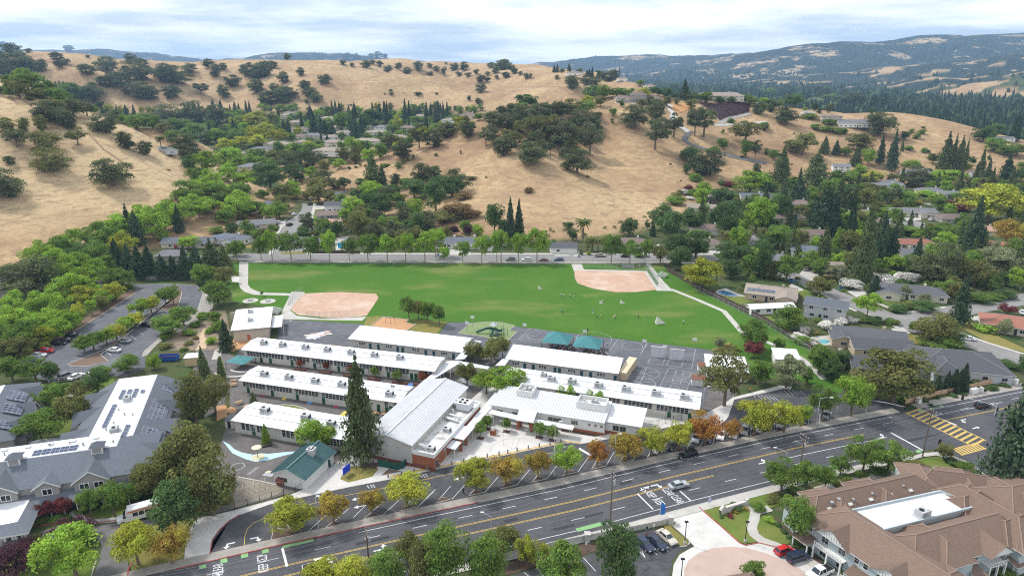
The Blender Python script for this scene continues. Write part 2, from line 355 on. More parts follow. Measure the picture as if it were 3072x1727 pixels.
# ------------------------------------------------------------------ terrain sheet (one mesh, finer near the camera)
def terrain_material():
    m=bpy.data.materials.new('terrain');m.use_nodes=True;nt=m.node_tree;N=nt.nodes.new;L=nt.links.new;b=nt.nodes['Principled BSDF']
    b.inputs['Roughness'].default_value=.95;b.inputs['Specular IOR Level'].default_value=.1
    ge=N('ShaderNodeNewGeometry');pos=ge.outputs['Position']
    def noise(scale,detail=5,rough=.6,vec=None,dist=0):
        n=N('ShaderNodeTexNoise');n.inputs['Scale'].default_value=scale;n.inputs['Detail'].default_value=detail;n.inputs['Roughness'].default_value=rough
        n.inputs['Distortion'].default_value=dist;L(vec or pos,n.inputs['Vector']);return n.outputs['Fac']
    def rng(v,a,c,lo=0.,hi=1.):
        r=N('ShaderNodeMapRange');r.inputs[1].default_value=a;r.inputs[2].default_value=c;r.inputs[3].default_value=lo;r.inputs[4].default_value=hi;L(v,r.inputs[0]);return r.outputs[0]
    def mixc(f,a,c):
        x=N('ShaderNodeMix');x.data_type='RGBA'
        if isinstance(f,float):x.inputs[0].default_value=f
        else:L(f,x.inputs[0])
        for s,v in((6,a),(7,c)):
            if isinstance(v,tuple):x.inputs[s].default_value=(*v,1)
            else:L(v,x.inputs[s])
        return x.outputs[2]
    def mul(a,c):
        x=N('ShaderNodeMath');x.operation='MULTIPLY'
        for s,v in((0,a),(1,c)):
            if isinstance(v,float):x.inputs[s].default_value=v
            else:L(v,x.inputs[s])
        return x.outputs[0]
    at_=N('ShaderNodeAttribute');at_.attribute_name='cover';sp=N('ShaderNodeSeparateColor');L(at_.outputs['Color'],sp.inputs[0])
    gold,far,pale=sp.outputs[0],sp.outputs[1],sp.outputs[2]
    # dry grass: straw, tan and brown weeds, thin cattle paths along the contours
    g=mixc(rng(noise(.018,6),.40,.62),(.49,.350,.190),(.325,.208,.115))
    g=mixc(rng(noise(.16,6,.7),.40,.72,0,.8),g,(.255,.165,.10))
    g=mixc(pale,g,(.57,.445,.262))
    st=N('ShaderNodeMapping');st.inputs['Scale'].default_value=(.22,.22,1.5);L(pos,st.inputs[0])
    g=mixc(mul(rng(noise(.55,4,.7,st.outputs[0],.7),.47,.66),.75),g,(.22,.15,.09))
    g=mixc(rng(noise(1.2,5,.8),.46,.66,0,.55),g,(.19,.13,.08))
    g=mixc(rng(noise(.05,3,.6),.62,.74,0,.6),g,(.20,.12,.08))
    # gardens and verges between houses
    v=mixc(rng(noise(.045,6),.4,.6),(.080,.085,.040),(.055,.088,.026))
    v=mixc(rng(noise(.30,5),.56,.74),v,(.135,.115,.07))
    v=mixc(rng(noise(.09,5),.56,.66),v,(.035,.05,.02))
    # far woods and dry slopes of the mountains
    f1=mixc(rng(noise(.0034,9,.68),.55,.60),(.020,.031,.024),(.38,.285,.175))
    f1=mixc(rng(noise(.026,6,.75),.50,.58),f1,(.022,.032,.024))
    f1=mixc(rng(noise(.014,4,.8),.66,.70),f1,(.5,.48,.45))
    c=mixc(gold,v,g);c=mixc(far,c,f1)
    L(c,b.inputs['Base Color'])
    bp=N('ShaderNodeBump');bp.inputs['Strength'].default_value=.7;bp.inputs['Distance'].default_value=.5;L(noise(1.0,6,.7),bp.inputs['Height']);L(bp.outputs[0],b.inputs['Normal'])
    return m
def build_terrain():
    nr,na=GX.shape;x,y,z=GX.ravel(),GY.ravel(),GZ.ravel();a,b,c=HA.ravel(),HB.ravel(),HC.ravel()
    idx=np.arange(na*nr).reshape(nr,na)
    F=np.stack([idx[:-1,:-1],idx[:-1,1:],idx[1:,1:],idx[1:,:-1]],-1).reshape(-1,4)
    me=mesh_np('terrain',np.stack([x,y,z],1),F,[terrain_material()],smooth=True)
    gold=np.maximum(sstep(.05,.9,a),sstep(4,12,b))
    far=sstep(1900,2300,y)*(1-0*x)
    lowfar=np.maximum.reduce([rr.h(x,y)for rr in R_FAR[4:]])
    gold=np.maximum(gold,sstep(4,14,lowfar)*(wob2(x*1.3,y*2.4)>.12));far=far*(1-np.clip(sstep(4,14,lowfar)*(wob2(x*1.3,y*2.4)>.12),0,1))
    floor=(sstep(700,1000,y)*(1-gold));
    far=np.maximum(far*(1-gold),0)
    pale=sstep(.02,.3,R_LEFT.h(x,y)/60)*.62+.35*np.exp(-((x-60)**2+(y-430)**2)/60**2)+.4*np.clip(wob2(x*1.7,y*1.7),0,1)*(b>4)
    # the vineyard slope, graded earth and the drive on the estate are objects of their own
    cov=np.stack([gold,far,np.clip(pale,0,1),np.ones_like(x)],1).astype(np.float32)
    at_=me.color_attributes.new('cover','FLOAT_COLOR','POINT');at_.data.foreach_set('color',cov.ravel())
    o=link('terrain',me);o['kind']='structure';return o
build_terrain()
# the air between here and the mountains
def build_haze():
    m=bpy.data.materials.new('haze_air');m.use_nodes=True;nt=m.node_tree;nt.nodes.clear()
    out=nt.nodes.new('ShaderNodeOutputMaterial');v=nt.nodes.new('ShaderNodeVolumePrincipled')
    v.inputs['Color'].default_value=(.44,.68,1.0,1);v.inputs['Density'].default_value=HAZE;v.inputs['Anisotropy'].default_value=.1
    nt.links.new(v.outputs[0],out.inputs['Volume'])
    o=MB().box(-10500,10500,-400,11000,-2,420,m).build('haze');o['kind']='stuff'
    o['label']='pale blue haze lying over the valley and far ridges'
HAZE=8.0e-5
build_haze()

# ------------------------------------------------------------------ ground surfaces of the near district (all flat)
ASPH=mat('asphalt_road',(.064,.064,.071),.85,.22,.9,.15,60,dirt=(.098,.098,.104),dirt_scale=.12,dirt_amt=.6,coords='World',stretch=(1,1,1))
ASPH_LOT=mat('asphalt_lot',(.062,.062,.067),.9,.25,.7,.15,60,dirt=(.115,.112,.112),dirt_scale=.16,dirt_amt=.7,coords='World')
ASPH_OLD=mat('asphalt_old',(.135,.130,.128),.92,.2,.6,.12,60,dirt=(.20,.19,.185),dirt_scale=.12,dirt_amt=.5,coords='World')
ASPH_PLAY=mat('asphalt_play',(.098,.101,.115),.9,.22,.5,.1,50,dirt=(.165,.165,.17),dirt_scale=.10,dirt_amt=.6,coords='World')
ASPH_YARD=mat('asphalt_yard',(.120,.110,.104),.9,.2,.5,.1,50,dirt=(.17,.16,.15),dirt_scale=.15,dirt_amt=.5,coords='World')
CONC=mat('concrete',(.42,.40,.365),.9,.12,.5,.08,40,dirt=(.33,.31,.28),dirt_scale=.3,dirt_amt=.55,coords='World')
CONC_W=mat('concrete_pale',(.52,.50,.475),.9,.10,.4,.08,40,dirt=(.42,.40,.37),dirt_scale=.25,dirt_amt=.5,coords='World')
CONC_D=mat('concrete_dirty',(.30,.275,.245),.92,.16,.6,.08,40,dirt=(.21,.19,.17),dirt_scale=.35,dirt_amt=.6,coords='World')
KERB=mat('kerb_concrete',(.40,.38,.35),.9,.12,2,coords='World')
KERB_RED=mat('kerb_red',(.30,.055,.045),.8,.2,2,coords='World',dirt=(.3,.2,.18),dirt_scale=1.2,dirt_amt=.5)
GRAVEL_PINK=mat('infield_clay',(.43,.285,.205),.95,.14,.35,.1,40,dirt=(.55,.44,.36),dirt_scale=.09,dirt_amt=.75,coords='World')
BARKCHIP=mat('bark_chips',(.46,.26,.13),.95,.2,1.5,.2,40,dirt=(.36,.20,.11),dirt_scale=.5,dirt_amt=.6,coords='World')
DIRT=mat('planting_soil',(.16,.105,.078),.95,.3,1.2,.3,30,dirt=(.10,.08,.05),dirt_scale=.6,dirt_amt=.6,coords='World')
MULCH=mat('mulch',(.085,.055,.042),.95,.35,2,.3,30,dirt=(.13,.09,.06),dirt_scale=.8,dirt_amt=.6,coords='World')
SOIL_DARK=mat('burnt_soil',(.055,.042,.046),.95,.3,.6,.3,20,coords='World')
TURF=mat('rubber_turf',(.175,.23,.10),.9,.1,1,coords='World')
PINK_CONC=mat('pink_paving',(.43,.325,.275),.9,.12,.4,dirt=(.38,.27,.23),dirt_scale=.2,dirt_amt=.5,coords='World')
WHITE_P=mat('paint_white',(.64,.64,.65),.7,.12,1.5,coords='World',dirt=(.35,.35,.36),dirt_scale=1.4,dirt_amt=.35)
WHITE_WORN=mat('paint_white_worn',(.38,.38,.40),.7,.2,1.5,coords='World',dirt=(.16,.16,.17),dirt_scale=1.6,dirt_amt=.7)
YEL_P=mat('paint_yellow',(.52,.36,.10),.7,.2,1.5,coords='World',dirt=(.3,.22,.1),dirt_scale=1.2,dirt_amt=.4)
GREEN_P=mat('paint_green',(.20,.38,.16),.7,.15,1.5,coords='World',dirt=(.12,.25,.1),dirt_scale=1.0,dirt_amt=.5)
BLUE_P=mat('paint_pale_blue',(.42,.60,.68),.8,.12,1.0,coords='World')
def lawn_mat(name,a,b,c,s=.05):
    m=mat(name,a,.95,.16,1.6,.35,25,dirt=b,dirt_scale=s,dirt_amt=.8,coords='World',spec=.1)
    nt=m.node_tree;N=nt.nodes.new;L=nt.links.new;bs=nt.nodes['Principled BSDF'];src=bs.inputs['Base Color'].links[0].from_socket
    ge=N('ShaderNodeNewGeometry');mp=N('ShaderNodeMapping');mp.inputs['Scale'].default_value=(.55,1.3,1);mp.inputs['Location'].default_value=(31,7,0);L(ge.outputs['Position'],mp.inputs[0])
    n=N('ShaderNodeTexNoise');n.inputs['Scale'].default_value=.035;n.inputs['Detail'].default_value=4;n.inputs['Roughness'].default_value=.55;L(mp.outputs[0],n.inputs['Vector'])
    r=N('ShaderNodeMapRange');r.inputs[1].default_value=.54;r.inputs[2].default_value=.74;r.inputs[4].default_value=.6;L(n.outputs['Fac'],r.inputs[0])
    x=N('ShaderNodeMix');x.data_type='RGBA';L(r.outputs[0],x.inputs[0]);L(src,x.inputs[6]);x.inputs[7].default_value=(*c,1);L(x.outputs[2],bs.inputs['Base Color'])
    return m
LAWN=lawn_mat('field_grass',(.056,.134,.017),(.082,.152,.025),(.25,.215,.085))
LAWN_G=lawn_mat('garden_grass',(.105,.155,.03),(.155,.165,.045),(.30,.24,.10),.12)
LAWN_DRY=lawn_mat('dry_lawn',(.20,.175,.055),(.13,.15,.04),(.30,.235,.10),.15)

def P(tile,s,z=0.0):
    x0,y0,k=TILES[tile];v=[float(t)for t in s.replace(';',' ').replace(',',' ').split()]
    return[flat(x0+v[i]*k,y0+v[i+1]*k,z)for i in range(0,len(v),2)]
TILES={'T1':(0,100,.3453),'T2':(750,100,.3453),'T3':(1500,100,.3453),'T4':(2272,50,.3453),'T5':(0,550,.3453),'T6':(700,550,.3453),'T7':(1500,550,.3453),'T8':(2272,550,.3453),
         'B1':(0,1000,.3038),'B2':(650,950,.3038),'B3':(1250,950,.3038),'B4':(1850,950,.3038),'B5':(2372,950,.3038),
         'C1':(0,1300,.2949),'C2':(600,1300,.2949),'C3':(1250,1300,.2949),'C4':(1850,1300,.2949),'C5':(2372,1300,.2949),'E3':(1100,1100,.2072),'E4':(1400,1120,.3777),'N':(0,0,1.0)}

# --- boulevard
FARK=P('N','100 1810 380 1740 600 1690 815 1640 1300 1535 1678 1456 1965 1388 2324 1308 2718 1232 3072 1164 3500 1085')
def offset(line,d):  # towards the camera side for positive d
    out=[]
    for i,p in enumerate(line):
        t=(line[min(i+1,len(line)-1)]-line[max(i-1,0)]);t=Vector((t.x,t.y,0)).normalized();out.append(p+Vector((t.y,-t.x,0))*d)
    return out
def along(line,s):
    for a,b in zip(line,line[1:]):
        l=(b-a).length
        if s<=l:return a.lerp(b,s/l),(b-a).normalized()
        s-=l
    return line[-1],(line[-1]-line[-2]).normalized()
def total(line):return sum((b-a).length for a,b in zip(line,line[1:]))
def sub_line(line,s0,s1,n=14):
    return[along(line,s0+(s1-s0)*i/n)[0]for i in range(n+1)]
def s_at_x(line,x):  # arc length where the line passes plan x
    s=0
    for a,b in zip(line,line[1:]):
        if a.x<=x<=b.x:return s+(b-a).length*(x-a.x)/(b.x-a.x)
        s+=(b-a).length
    return s
ROAD_W=17.0
NEARK=offset(FARK,ROAD_W)
road=sheet('boulevard',FARK+NEARK[::-1],.03,ASPH)
side=sheet('side_street',P('N','2767 1370 2800 1352 2855 1362 2920 1391 2962 1424 3072 1489 3300 1640 3600 1500 3400 1200 3090 1235'),.022,ASPH)
def line_mark(name,off,s0,s1,w,m,par=road,z=.042,base=FARK):
    return strip(name,sub_line(offset(base,off),s0,s1,24),w,z,m,par)
S_=lambda x:s_at_x(FARK,x)
END=total(FARK)
XI=S_(101)  # the crossing begins here
line_mark('edge_line',1.35,S_(-31),XI-1,.13,WHITE_P);line_mark('edge_line',15.35,20,XI-12,.13,WHITE_P)
line_mark('edge_line',1.5,XI+8,END,.13,WHITE_P)
def dashes(off,s0,s1,step=9.5,ln=3.0,w=.13,m=WHITE_P):
    s=s0
    while s<s1:line_mark('lane_dash',off,s,s+ln,w,m);s+=step
dashes(3.7,18,XI-6);dashes(12.0,20,XI-18);dashes(3.9,XI+10,END,9.5)
for o_ in(6.15,6.42):line_mark('centre_line',o_,5,S_(86),.12,YEL_P)
for o_ in(9.0,9.27):line_mark('centre_line',o_,10,S_(42),.12,YEL_P)
line_mark('turn_lane_line',9.2,S_(60),S_(90),.14,WHITE_P)
for o_ in(7.0,7.3):line_mark('centre_line',o_,XI+9,END,.12,YEL_P)
line_mark('turn_lane_line',4.4,XI+10,XI+34,.14,WHITE_P)
strip('limit_line',P('N','2672 1297 2772 1352'),.45,.043,WHITE_P,road)
strip('limit_line',P('N','2790 1243 2870 1275'),.45,.043,WHITE_P,road)
strip('limit_line',P('C2','838 1165 885 1350'),.45,.043,WHITE_P,road)
strip('box_line',P('C4','210 610 370 768'),.3,.043,WHITE_P,road);strip('box_line',P('C4','640 580 752 680'),.3,.043,WHITE_P,road)
WEAR=mat('asphalt_wear',(.080,.080,.087),.8,.25,.5,coords='World',dirt=(.06,.06,.066),dirt_scale=.25,dirt_amt=.8);PATCH=mat('asphalt_patch',(.036,.036,.040),.85,.2,1,coords='World')
for o_ in(2.0,3.05,4.35,5.5,9.95,11.1,12.8,14.3):line_mark('tyre_track',o_,12,XI+6,.45,WEAR,z=.033)
_r=random.Random(3)
for i in range(16):
    a,d=along(offset(FARK,_r.uniform(1.5,14)),_r.uniform(15,XI));n_=Vector((-d.y,d.x,0));l,w=_r.uniform(.5,3.2),_r.uniform(.25,.6);sheet('road_patch',[a-d*l-n_*w,a+d*l-n_*w,a+d*l+n_*w,a-d*l+n_*w],.039,PATCH,road)
for i in range(9):
    a,d=along(offset(FARK,_r.choice((2.5,5,10.5,13.5))),20+i*17);sheet('manhole_cover',[a+Vector((.42*math.cos(t),.42*math.sin(t),0))for t in[k*.6283 for k in range(10)]],.046,WEAR,road)
for i in range(12):
    a,d=along(offset(FARK,_r.uniform(.5,15)),_r.uniform(15,XI));n_=Vector((-d.y,d.x,0));strip('crack_seal',[a,a+n_*_r.uniform(1,3)+d*.6,a+n_*_r.uniform(3,5)+d*_r.uniform(-1,1)],.07,.0395,PATCH,road)
# zebra crossings: two yellow rails and bars
def crossing(a0,a1,b0,b1,n):
    for p,q in((a0,a1),(b0,b1)):strip('crossing_rail',[p,q],.3,.044,YEL_P,road)
    for i in range(n):
        f=(i+.5)/n;p,q=a0.lerp(a1,f),b0.lerp(b1,f);strip('crossing_bar',[p,q],.62,.043,YEL_P,road)
A=P('N','2714 1237 2925 1342');B=P('N','2752 1222 2960 1322');crossing(A[0],A[1],B[0],B[1],13)
A=P('C5','1640 160 1735 220');B=P('C5','1890 95 1990 150');crossing(A[0],B[0],A[1],B[1],9)
# green bicycle panels
for q in('830 1140 1150 1070 1160 1095 838 1165','628 1185 695 1170 703 1205 632 1222','415 1225 485 1212 492 1250 420 1270','208 1278 275 1264 282 1305 210 1322','-10 1340 55 1328 62 1362 -6 1378'):
    sheet('bicycle_panel',P('C2',q),.046,GREEN_P,road)
sheet('bicycle_panel',P('C3','1615 965 1865 900 1895 935 1640 997'),.046,GREEN_P,road)
for q in('1250 925 1290 910 1305 925 1262 938','1370 905 1410 893 1425 905 1385 916','1460 882 1495 873 1510 885 1478 893'):sheet('bicycle_panel',P('B5',q),.046,GREEN_P,road)
sheet('bicycle_panel',P('B5','1225 1320 1270 1308 1300 1332 1255 1345'),.046,GREEN_P,road)
# lettering and arrows on the carriageway
def text_on(txt,p,ux,uy,size,m,parent,sx=1.0,z=.047,name='road_lettering'):
    """flat lettering: ux runs along the words, uy up the letters"""
    cu=bpy.data.curves.new('lettering','FONT');cu.body=txt;cu.align_x='CENTER';cu.align_y='CENTER';cu.size=1.0;cu.offset=.0
    tmp=bpy.data.objects.new('tmp',cu);COL.objects.link(tmp);dg=bpy.context.evaluated_depsgraph_get();me=bpy.data.meshes.new_from_object(tmp.evaluated_get(dg));bpy.data.objects.remove(tmp);bpy.data.curves.remove(cu)
    me.materials.clear();me.materials.append(m);o=link(name,me,parent)
    X=Vector(ux).normalized()*sx*size;Y=Vector(uy).normalized()*size;Zv=X.cross(Y).normalized()
    M=Matrix(((X.x,Y.x,Zv.x,p[0]),(X.y,Y.y,Zv.y,p[1]),(X.z,Y.z,Zv.z,p[2]if len(p)>2 and p[2]else z),(0,0,0,1)))
    o.matrix_world=M;return o
_rd=(FARK[6]-FARK[5]).normalized();RU=Vector((_rd.x,_rd.y,0));RV=Vector((-_rd.y,_rd.x,0))  # along / across
def pt(tile,x,y,z=0.0):return P(tile,f'{x} {y}',z)[0]
for(t,x,y,s)in(('KEEP',345,620,2.5),('KEEP',430,697,2.5),('CLEAR',520,592,2.5),('CLEAR',612,667,2.5)):
    text_on(t,pt('C4',x,y),-RV,RU,s,WHITE_P,road,.42 if t=='KEEP' else.38)
for(t,x,y)in(('KEEP',637,1268),('KEEP',650,1365),('CLEAR',190,1378),('CLEAR',185,1470)):
    text_on(t,pt('C2',x,y),RV,-RU,2.6,WHITE_P,road,.42)
def arrow(p,fwd,left,L=3.0,turn=0,m=WHITE_P,par=road,z=.047):
    """painted arrow: stem and head; turn +1 bends left, -1 right"""
    f=Vector((fwd.x,fwd.y,0)).normalized();l=Vector((left.x,left.y,0)).normalized();mb=MB();Q=lambda a,b:(p.x+f.x*a+l.x*b,p.y+f.y*a+l.y*b,z)
    if turn==0:
        mb.poly([Q(-L/2,-.15),Q(L*.1,-.15),Q(L*.1,.15),Q(-L/2,.15)],m);mb.poly([Q(L*.1,-.55),Q(L/2,0),Q(L*.1,.55)],m)
    else:
        t=turn;w=.16
        mb.poly([Q(-L/2,-w),Q(.35,-w),Q(.35,w),Q(-L/2,w)],m);mb.poly([Q(.0,w*t),Q(.35,w*t),Q(.55,.75*t),Q(.25,.75*t)],m);mb.poly([Q(-.25,.7*t),Q(.95,.7*t),Q(.42,1.45*t)],m)
    o=mb.build('painted_arrow',par)
    return o
arrow(pt('C4',260,555),RV*.3+-RU,-RV,3.0,1);arrow(pt('C4',405,520),RU,RV,3.0,-1);arrow(pt('C4',1500,295),RU,RV,3.2,1)
arrow(pt('C3',2305,553),-RU,-RV,3.0,1);arrow(pt('C2',1855,1175),RU,RV,3.4,1);arrow(pt('C2',2140,1095),-RU,-RV,3.0,1)
arrow(pt('B5',915,1185),RU,RV,3.0,1);arrow(pt('B5',1690,1020),-RU,-RV,3.0,1);arrow(pt('B5',1830,1095),RU,RV,2.6,0)
# --- pavements of the boulevard
sheet('pavement',sub_line(FARK,0,S_(104))+sub_line(offset(FARK,-2.4),0,S_(104))[::-1],.12,CONC_D)
sheet('pavement',sub_line(FARK,S_(110),END)+sub_line(offset(FARK,-2.6),S_(110),END)[::-1],.12,CONC_D)
k=kerb(sub_line(offset(FARK,-.02),S_(-62),S_(-7),10),.22,.15,KERB_RED,'red_kerb');kerb(sub_line(offset(FARK,-.02),S_(-7),S_(104),14),.18,.145,KERB)
kerb(sub_line(offset(FARK,-.02),S_(110),END,6),.18,.145,KERB)
NE=S_(88)
sheet('pavement',sub_line(NEARK,0,NE)+sub_line(offset(NEARK,2.1),0,NE)[::-1],.12,CONC);kerb(sub_line(offset(NEARK,.02),0,NE),.18,.145,KERB)
sheet('pavement',P('C5','1130 270 1340 200 1480 190 1640 225 1850 310 2000 440 2374 660 2374 740 1960 480 1830 360 1640 260 1480 225 1340 240 1150 300'),.12,CONC)

# --- school front car park and forecourt
LOT_UP=P('N','629 1663 638 1618 659 1589 688 1562 721 1543 812 1512 945 1483 1042 1462 1178 1436 1300 1409 1368 1394 1498 1369 1648 1338 1710 1328 1740 1332 1850 1312 2044 1274 2100 1268 2160 1280 2184 1251 2202 1199 2348 1166 2372 1169 2440 1172 2597 1193 2706 1211 2714 1234')
sheet('front_car_park',[FARK[2]]+LOT_UP+sub_line(offset(FARK,-2.3),S_(-58),S_(104))[::-1],.02,ASPH_LOT)
sheet('forecourt',P('N','551 1690 560 1607 592 1551 627 1548 709 1529 865 1486 913 1466 1000 1393 1080 1350 1330 1270 1480 1140 1900 1190 2100 1248 2166 1215 2199 1192 2340 1156 2376 1160 2372 1168 2348 1165 2202 1198 2184 1250 2160 1279 2100 1267 2044 1273 1850 1311 1740 1331 1710 1327 1648 1337 1498 1368 1368 1393 1300 1408 1178 1435 1042 1461 945 1482 812 1511 721 1542 688 1561 659 1588 638 1617 629 1662'),.10,CONC_W)
kerb(LOT_UP[4:14],.16,.13,KERB);kerb(LOT_UP[0:5],.2,.15,KERB_RED,'red_kerb');kerb(LOT_UP[13:22],.16,.13,KERB)
strip('drop_off_edge',P('C3','-260 452 -200 440 0 388 400 305 840 222 1180 150 1350 116 1535 82 1670 100'),.55,.125,YEL_P)
strip('drop_off_edge',P('C2','1930 440 2160 390 2374 345'),.5,.122,YEL_P)
for q in('300 350 620 285 1000 150 1050 60 800 0','450 440 700 300 950 200 990 60'):strip('forecourt_joint',P('C3',q),.07,.104,CONC_D)
strip('forecourt_joint',P('E3','1480 1230 1640 1070 1900 950 2200 960'),.10,.104,CONC_D);strip('forecourt_joint',P('E3','1780 1220 1850 1120 2000 1050 2300 1040'),.3,.104,CONC)
lane=P('C2','450 1160 455 1050 480 970 540 910 640 865 800 830 1160 705 1500 625 1920 545 2374 450')
strip('lane_line',lane,.14,.026,YEL_P);strip('lane_line',P('C3','60 465 430 390 1020 270 1390 192'),.14,.026,YEL_P)
lotroot=bpy.data.objects['front_car_park']
for tile,x,y,f,tn in(('C2',290,1120,-1,1),('C2',575,1055,1,-1),('C2',1600,662,-1,0),('C2',1620,742,-1,0),('C3',430,455,-1,0)):
    arrow(pt(tile,x,y),RU*f,RV*f,2.4,tn,WHITE_P,lotroot,.03)
# angled bays: white lines, in pixels of the tiles
BAYS=[('C2','830 940 760 970|910 960 870 895|970 965 930 895|1090 1000 780 967|1090 1000 1320 795|1370 885 1520 755|1560 850 1690 725|1660 870 1880 680|1860 828 2045 655|2035 790 2180 645|2215 745 2374 590'),
        ('C3','10 745 190 565|190 712 345 532|360 665 490 520|525 632 640 510|690 600 832 435|855 560 985 400|1015 525 1150 365|1170 495 1275 365|1325 460 1440 305|1485 425 1560 330|1640 388 1750 235|1775 365 1830 280|1925 330 2010 185|2065 305 2115 205|2205 272 2270 140|2345 250 2374 190'),
        ('B4','25 1440 80 1350|165 1415 225 1300|300 1395 340 1310|430 1365 490 1245|560 1340 605 1260|690 1320 730 1220|820 1290 855 1205|945 1262 980 1165|1070 1240 1100 1140|1190 1215 1220 1105|1315 1190 1330 1100|1435 1165 1450 1060|1550 1145 1560 1040|1670 1120 1680 1015|1785 1095 1790 1000|1893 1070 1897 985|2005 1048 2008 955|2115 1022 2117 935'),
        ('B4','1350 770 1370 795|1385 765 1440 815|1425 770 1480 815|1465 775 1520 820|1505 780 1560 822|1545 790 1600 825|1650 725 1700 770|1690 722 1745 770|1730 722 1785 768|1770 730 1820 768|1810 735 1860 768')]
for tile,q in BAYS:
    for b in q.split('|'):strip('bay_line',P(tile,b),.11,.027,WHITE_P,lotroot)
strip('stop_block',P('C3','1650 150 1780 225'),.7,.03,WHITE_P,lotroot);strip('stop_block',P('C3','1485 128 1515 135'),.7,.03,WHITE_WORN,lotroot)
for q in('1700 525 1720 555|1735 520 1755 552|1760 515 1780 548','2240 420 2260 448|2262 412 2290 446|2290 405 2315 440'):
    for b in q.split('|'):strip('hatch_bar',P('C2',b),.3,.03,WHITE_WORN,lotroot)
# raised tree islands with kerb edges between the bays
ISL=[('C2','725 1085 745 990 790 968 860 975 970 970 1080 1002 900 1048'),('C2','1280 958 1365 890 1470 912 1290 962'),('C2','1665 870 1750 805 1850 830'),('C2','2030 790 2110 722 2210 745'),
       ('C3','190 712 250 648 355 665'),('C3','525 635 600 572 690 598'),('C3','850 565 910 500 1015 525'),('C3','1170 497 1235 430 1325 460'),('C3','1480 430 1530 365 1640 390'),('C3','1775 365 1833 310 1925 332'),('C3','2065 307 2120 255 2205 275'),
       ('B4','20 1445 85 1370 165 1415'),('B4','300 1397 345 1330 430 1367'),('B4','560 1345 610 1280 690 1320'),('B4','820 1293 870 1215 945 1262'),('B4','1070 1243 1115 1180 1190 1215'),('B4','1315 1195 1360 1120 1435 1165'),('B4','1550 1148 1600 1090 1670 1120'),('B4','1785 1098 1830 1040 1893 1070'),('B4','2005 1050 2055 1000 2115 1022')]
for tile,q in ISL:
    pts=P(tile,q);o=sheet('tree_island',pts,.14,MULCH);kerb(pts,.16,.16,KERB,'island_kerb',o,True)

# --- school yard
sheet('school_yard',P('N','836 957 1085 972 1120 987 1200 1004 1310 1012 1342 967 1420 967 1545 979 1850 1016 2123 1048 2250 1092 2215 1180 2166 1215 2100 1248 1900 1190 1480 1140 1330 1270 1080 1350 1000 1393 913 1466 760 1510 625 1545 600 1490 640 1400 672 1300 690 1250 690 1120 720 1040 835 1015'),.02,ASPH_YARD)
sheet('playground',P('N','836 957 1085 972 1120 987 1200 1004 1310 1012 1342 967 1420 967 1545 979 1850 1016 2123 1048 2130 1085 2120 1185 2110 1230 2070 1190 1500 1110 1480 1060 1250 1050 835 1020'),.028,ASPH_PLAY)
lawn=sheet('playing_field',P('N','700 788 1990 792 2002 815 2101 871 2294 968 2440 1055 2560 1130 2520 1180 2400 1140 2300 1130 2150 1060 2123 1047 1850 1015 1545 978 1420 966 1342 966 1310 1011 1200 1003 1120 986 1085 971 838 957 845 925 700 905 690 850'),.015,LAWN)
sheet('infield',P('N','912 880 1020 876 1128 881 1136 893 1100 947 1030 953 962 951 893 944 873 930 880 914'),.05,GRAVEL_PINK)
sheet('infield',P('N','1723 811 1932 815 1970 869 1907 876 1845 876 1776 865 1733 850 1724 833'),.05,GRAVEL_PINK)
sheet('infield_apron',P('N','875 875 915 876 884 912 870 930 890 947 962 955 1100 950 1086 962 840 957 850 925'),.045,CONC)
sheet('infield_apron',P('N','1714 792 1745 792 1752 808 1940 812 1976 866 2012 868 2020 873 1970 872 1932 818 1722 814'),.045,CONC)
sheet('infield_apron',P('T7','1270 700 1300 700 1420 850 1480 910 1500 932 1360 928 1340 900 1380 870'),.047,CONC)
strip('field_path',P('T7','1400 905 1500 925 1700 1005 1945 1110 1990 1160 2090 1278 2150 1330'),2.1,.055,CONC)
strip('field_path',P('B4','1180 90 1230 130 1400 220 1550 275 1750 365 1850 430 1960 530 2050 620'),2.0,.055,CONC)
sheet('field_path',P('T6','52 680 130 680 128 880 150 910 200 935 280 950 500 955 620 955 610 978 480 975 180 968 100 945 60 910 45 860'),.055,CONC)
sheet('field_path',P('T6','-20 800 50 810 50 860 -10 855'),.056,CONC_W)
for x,y in((148,1018),(300,1024)):
    c=pt('T6',x,y);sheet('picnic_pad',[Vector((c.x+3.0*math.cos(a),c.y+3.0*math.sin(a),0))for a in[i*.3927 for i in range(16)]],.05,CONC)
pl=P('T6','1190 1240 1300 1158 1525 1185 1500 1210 1588 1225 1500 1285');o=sheet('bark_play_area',pl,.04,BARKCHIP);kerb(pl,.25,.2,KERB,'play_edge',o,True)
pl=P('B3','410 165 530 65 690 50 830 55 970 88 915 135 995 145 890 245 620 190');o=sheet('turf_play_area',pl,.04,TURF);kerb(pl,.22,.12,KERB,'play_edge',o,True)
sheet('dry_grass_corner',P('T6','1130 1240 1200 1235 1290 1165 1530 1180 1590 1225 1520 1280 1760 1310 1860 1205 1500 1175 1250 1150 1160 1160'),.035,LAWN_DRY)
sheet('bark_yard',P('B2','165 215 500 200 330 270 160 345 100 330'),.04,BARKCHIP)
sheet('dry_grass_corner',P('B4','930 320 1000 295 1110 250 1240 330 1160 380 1000 350'),.035,LAWN_DRY)
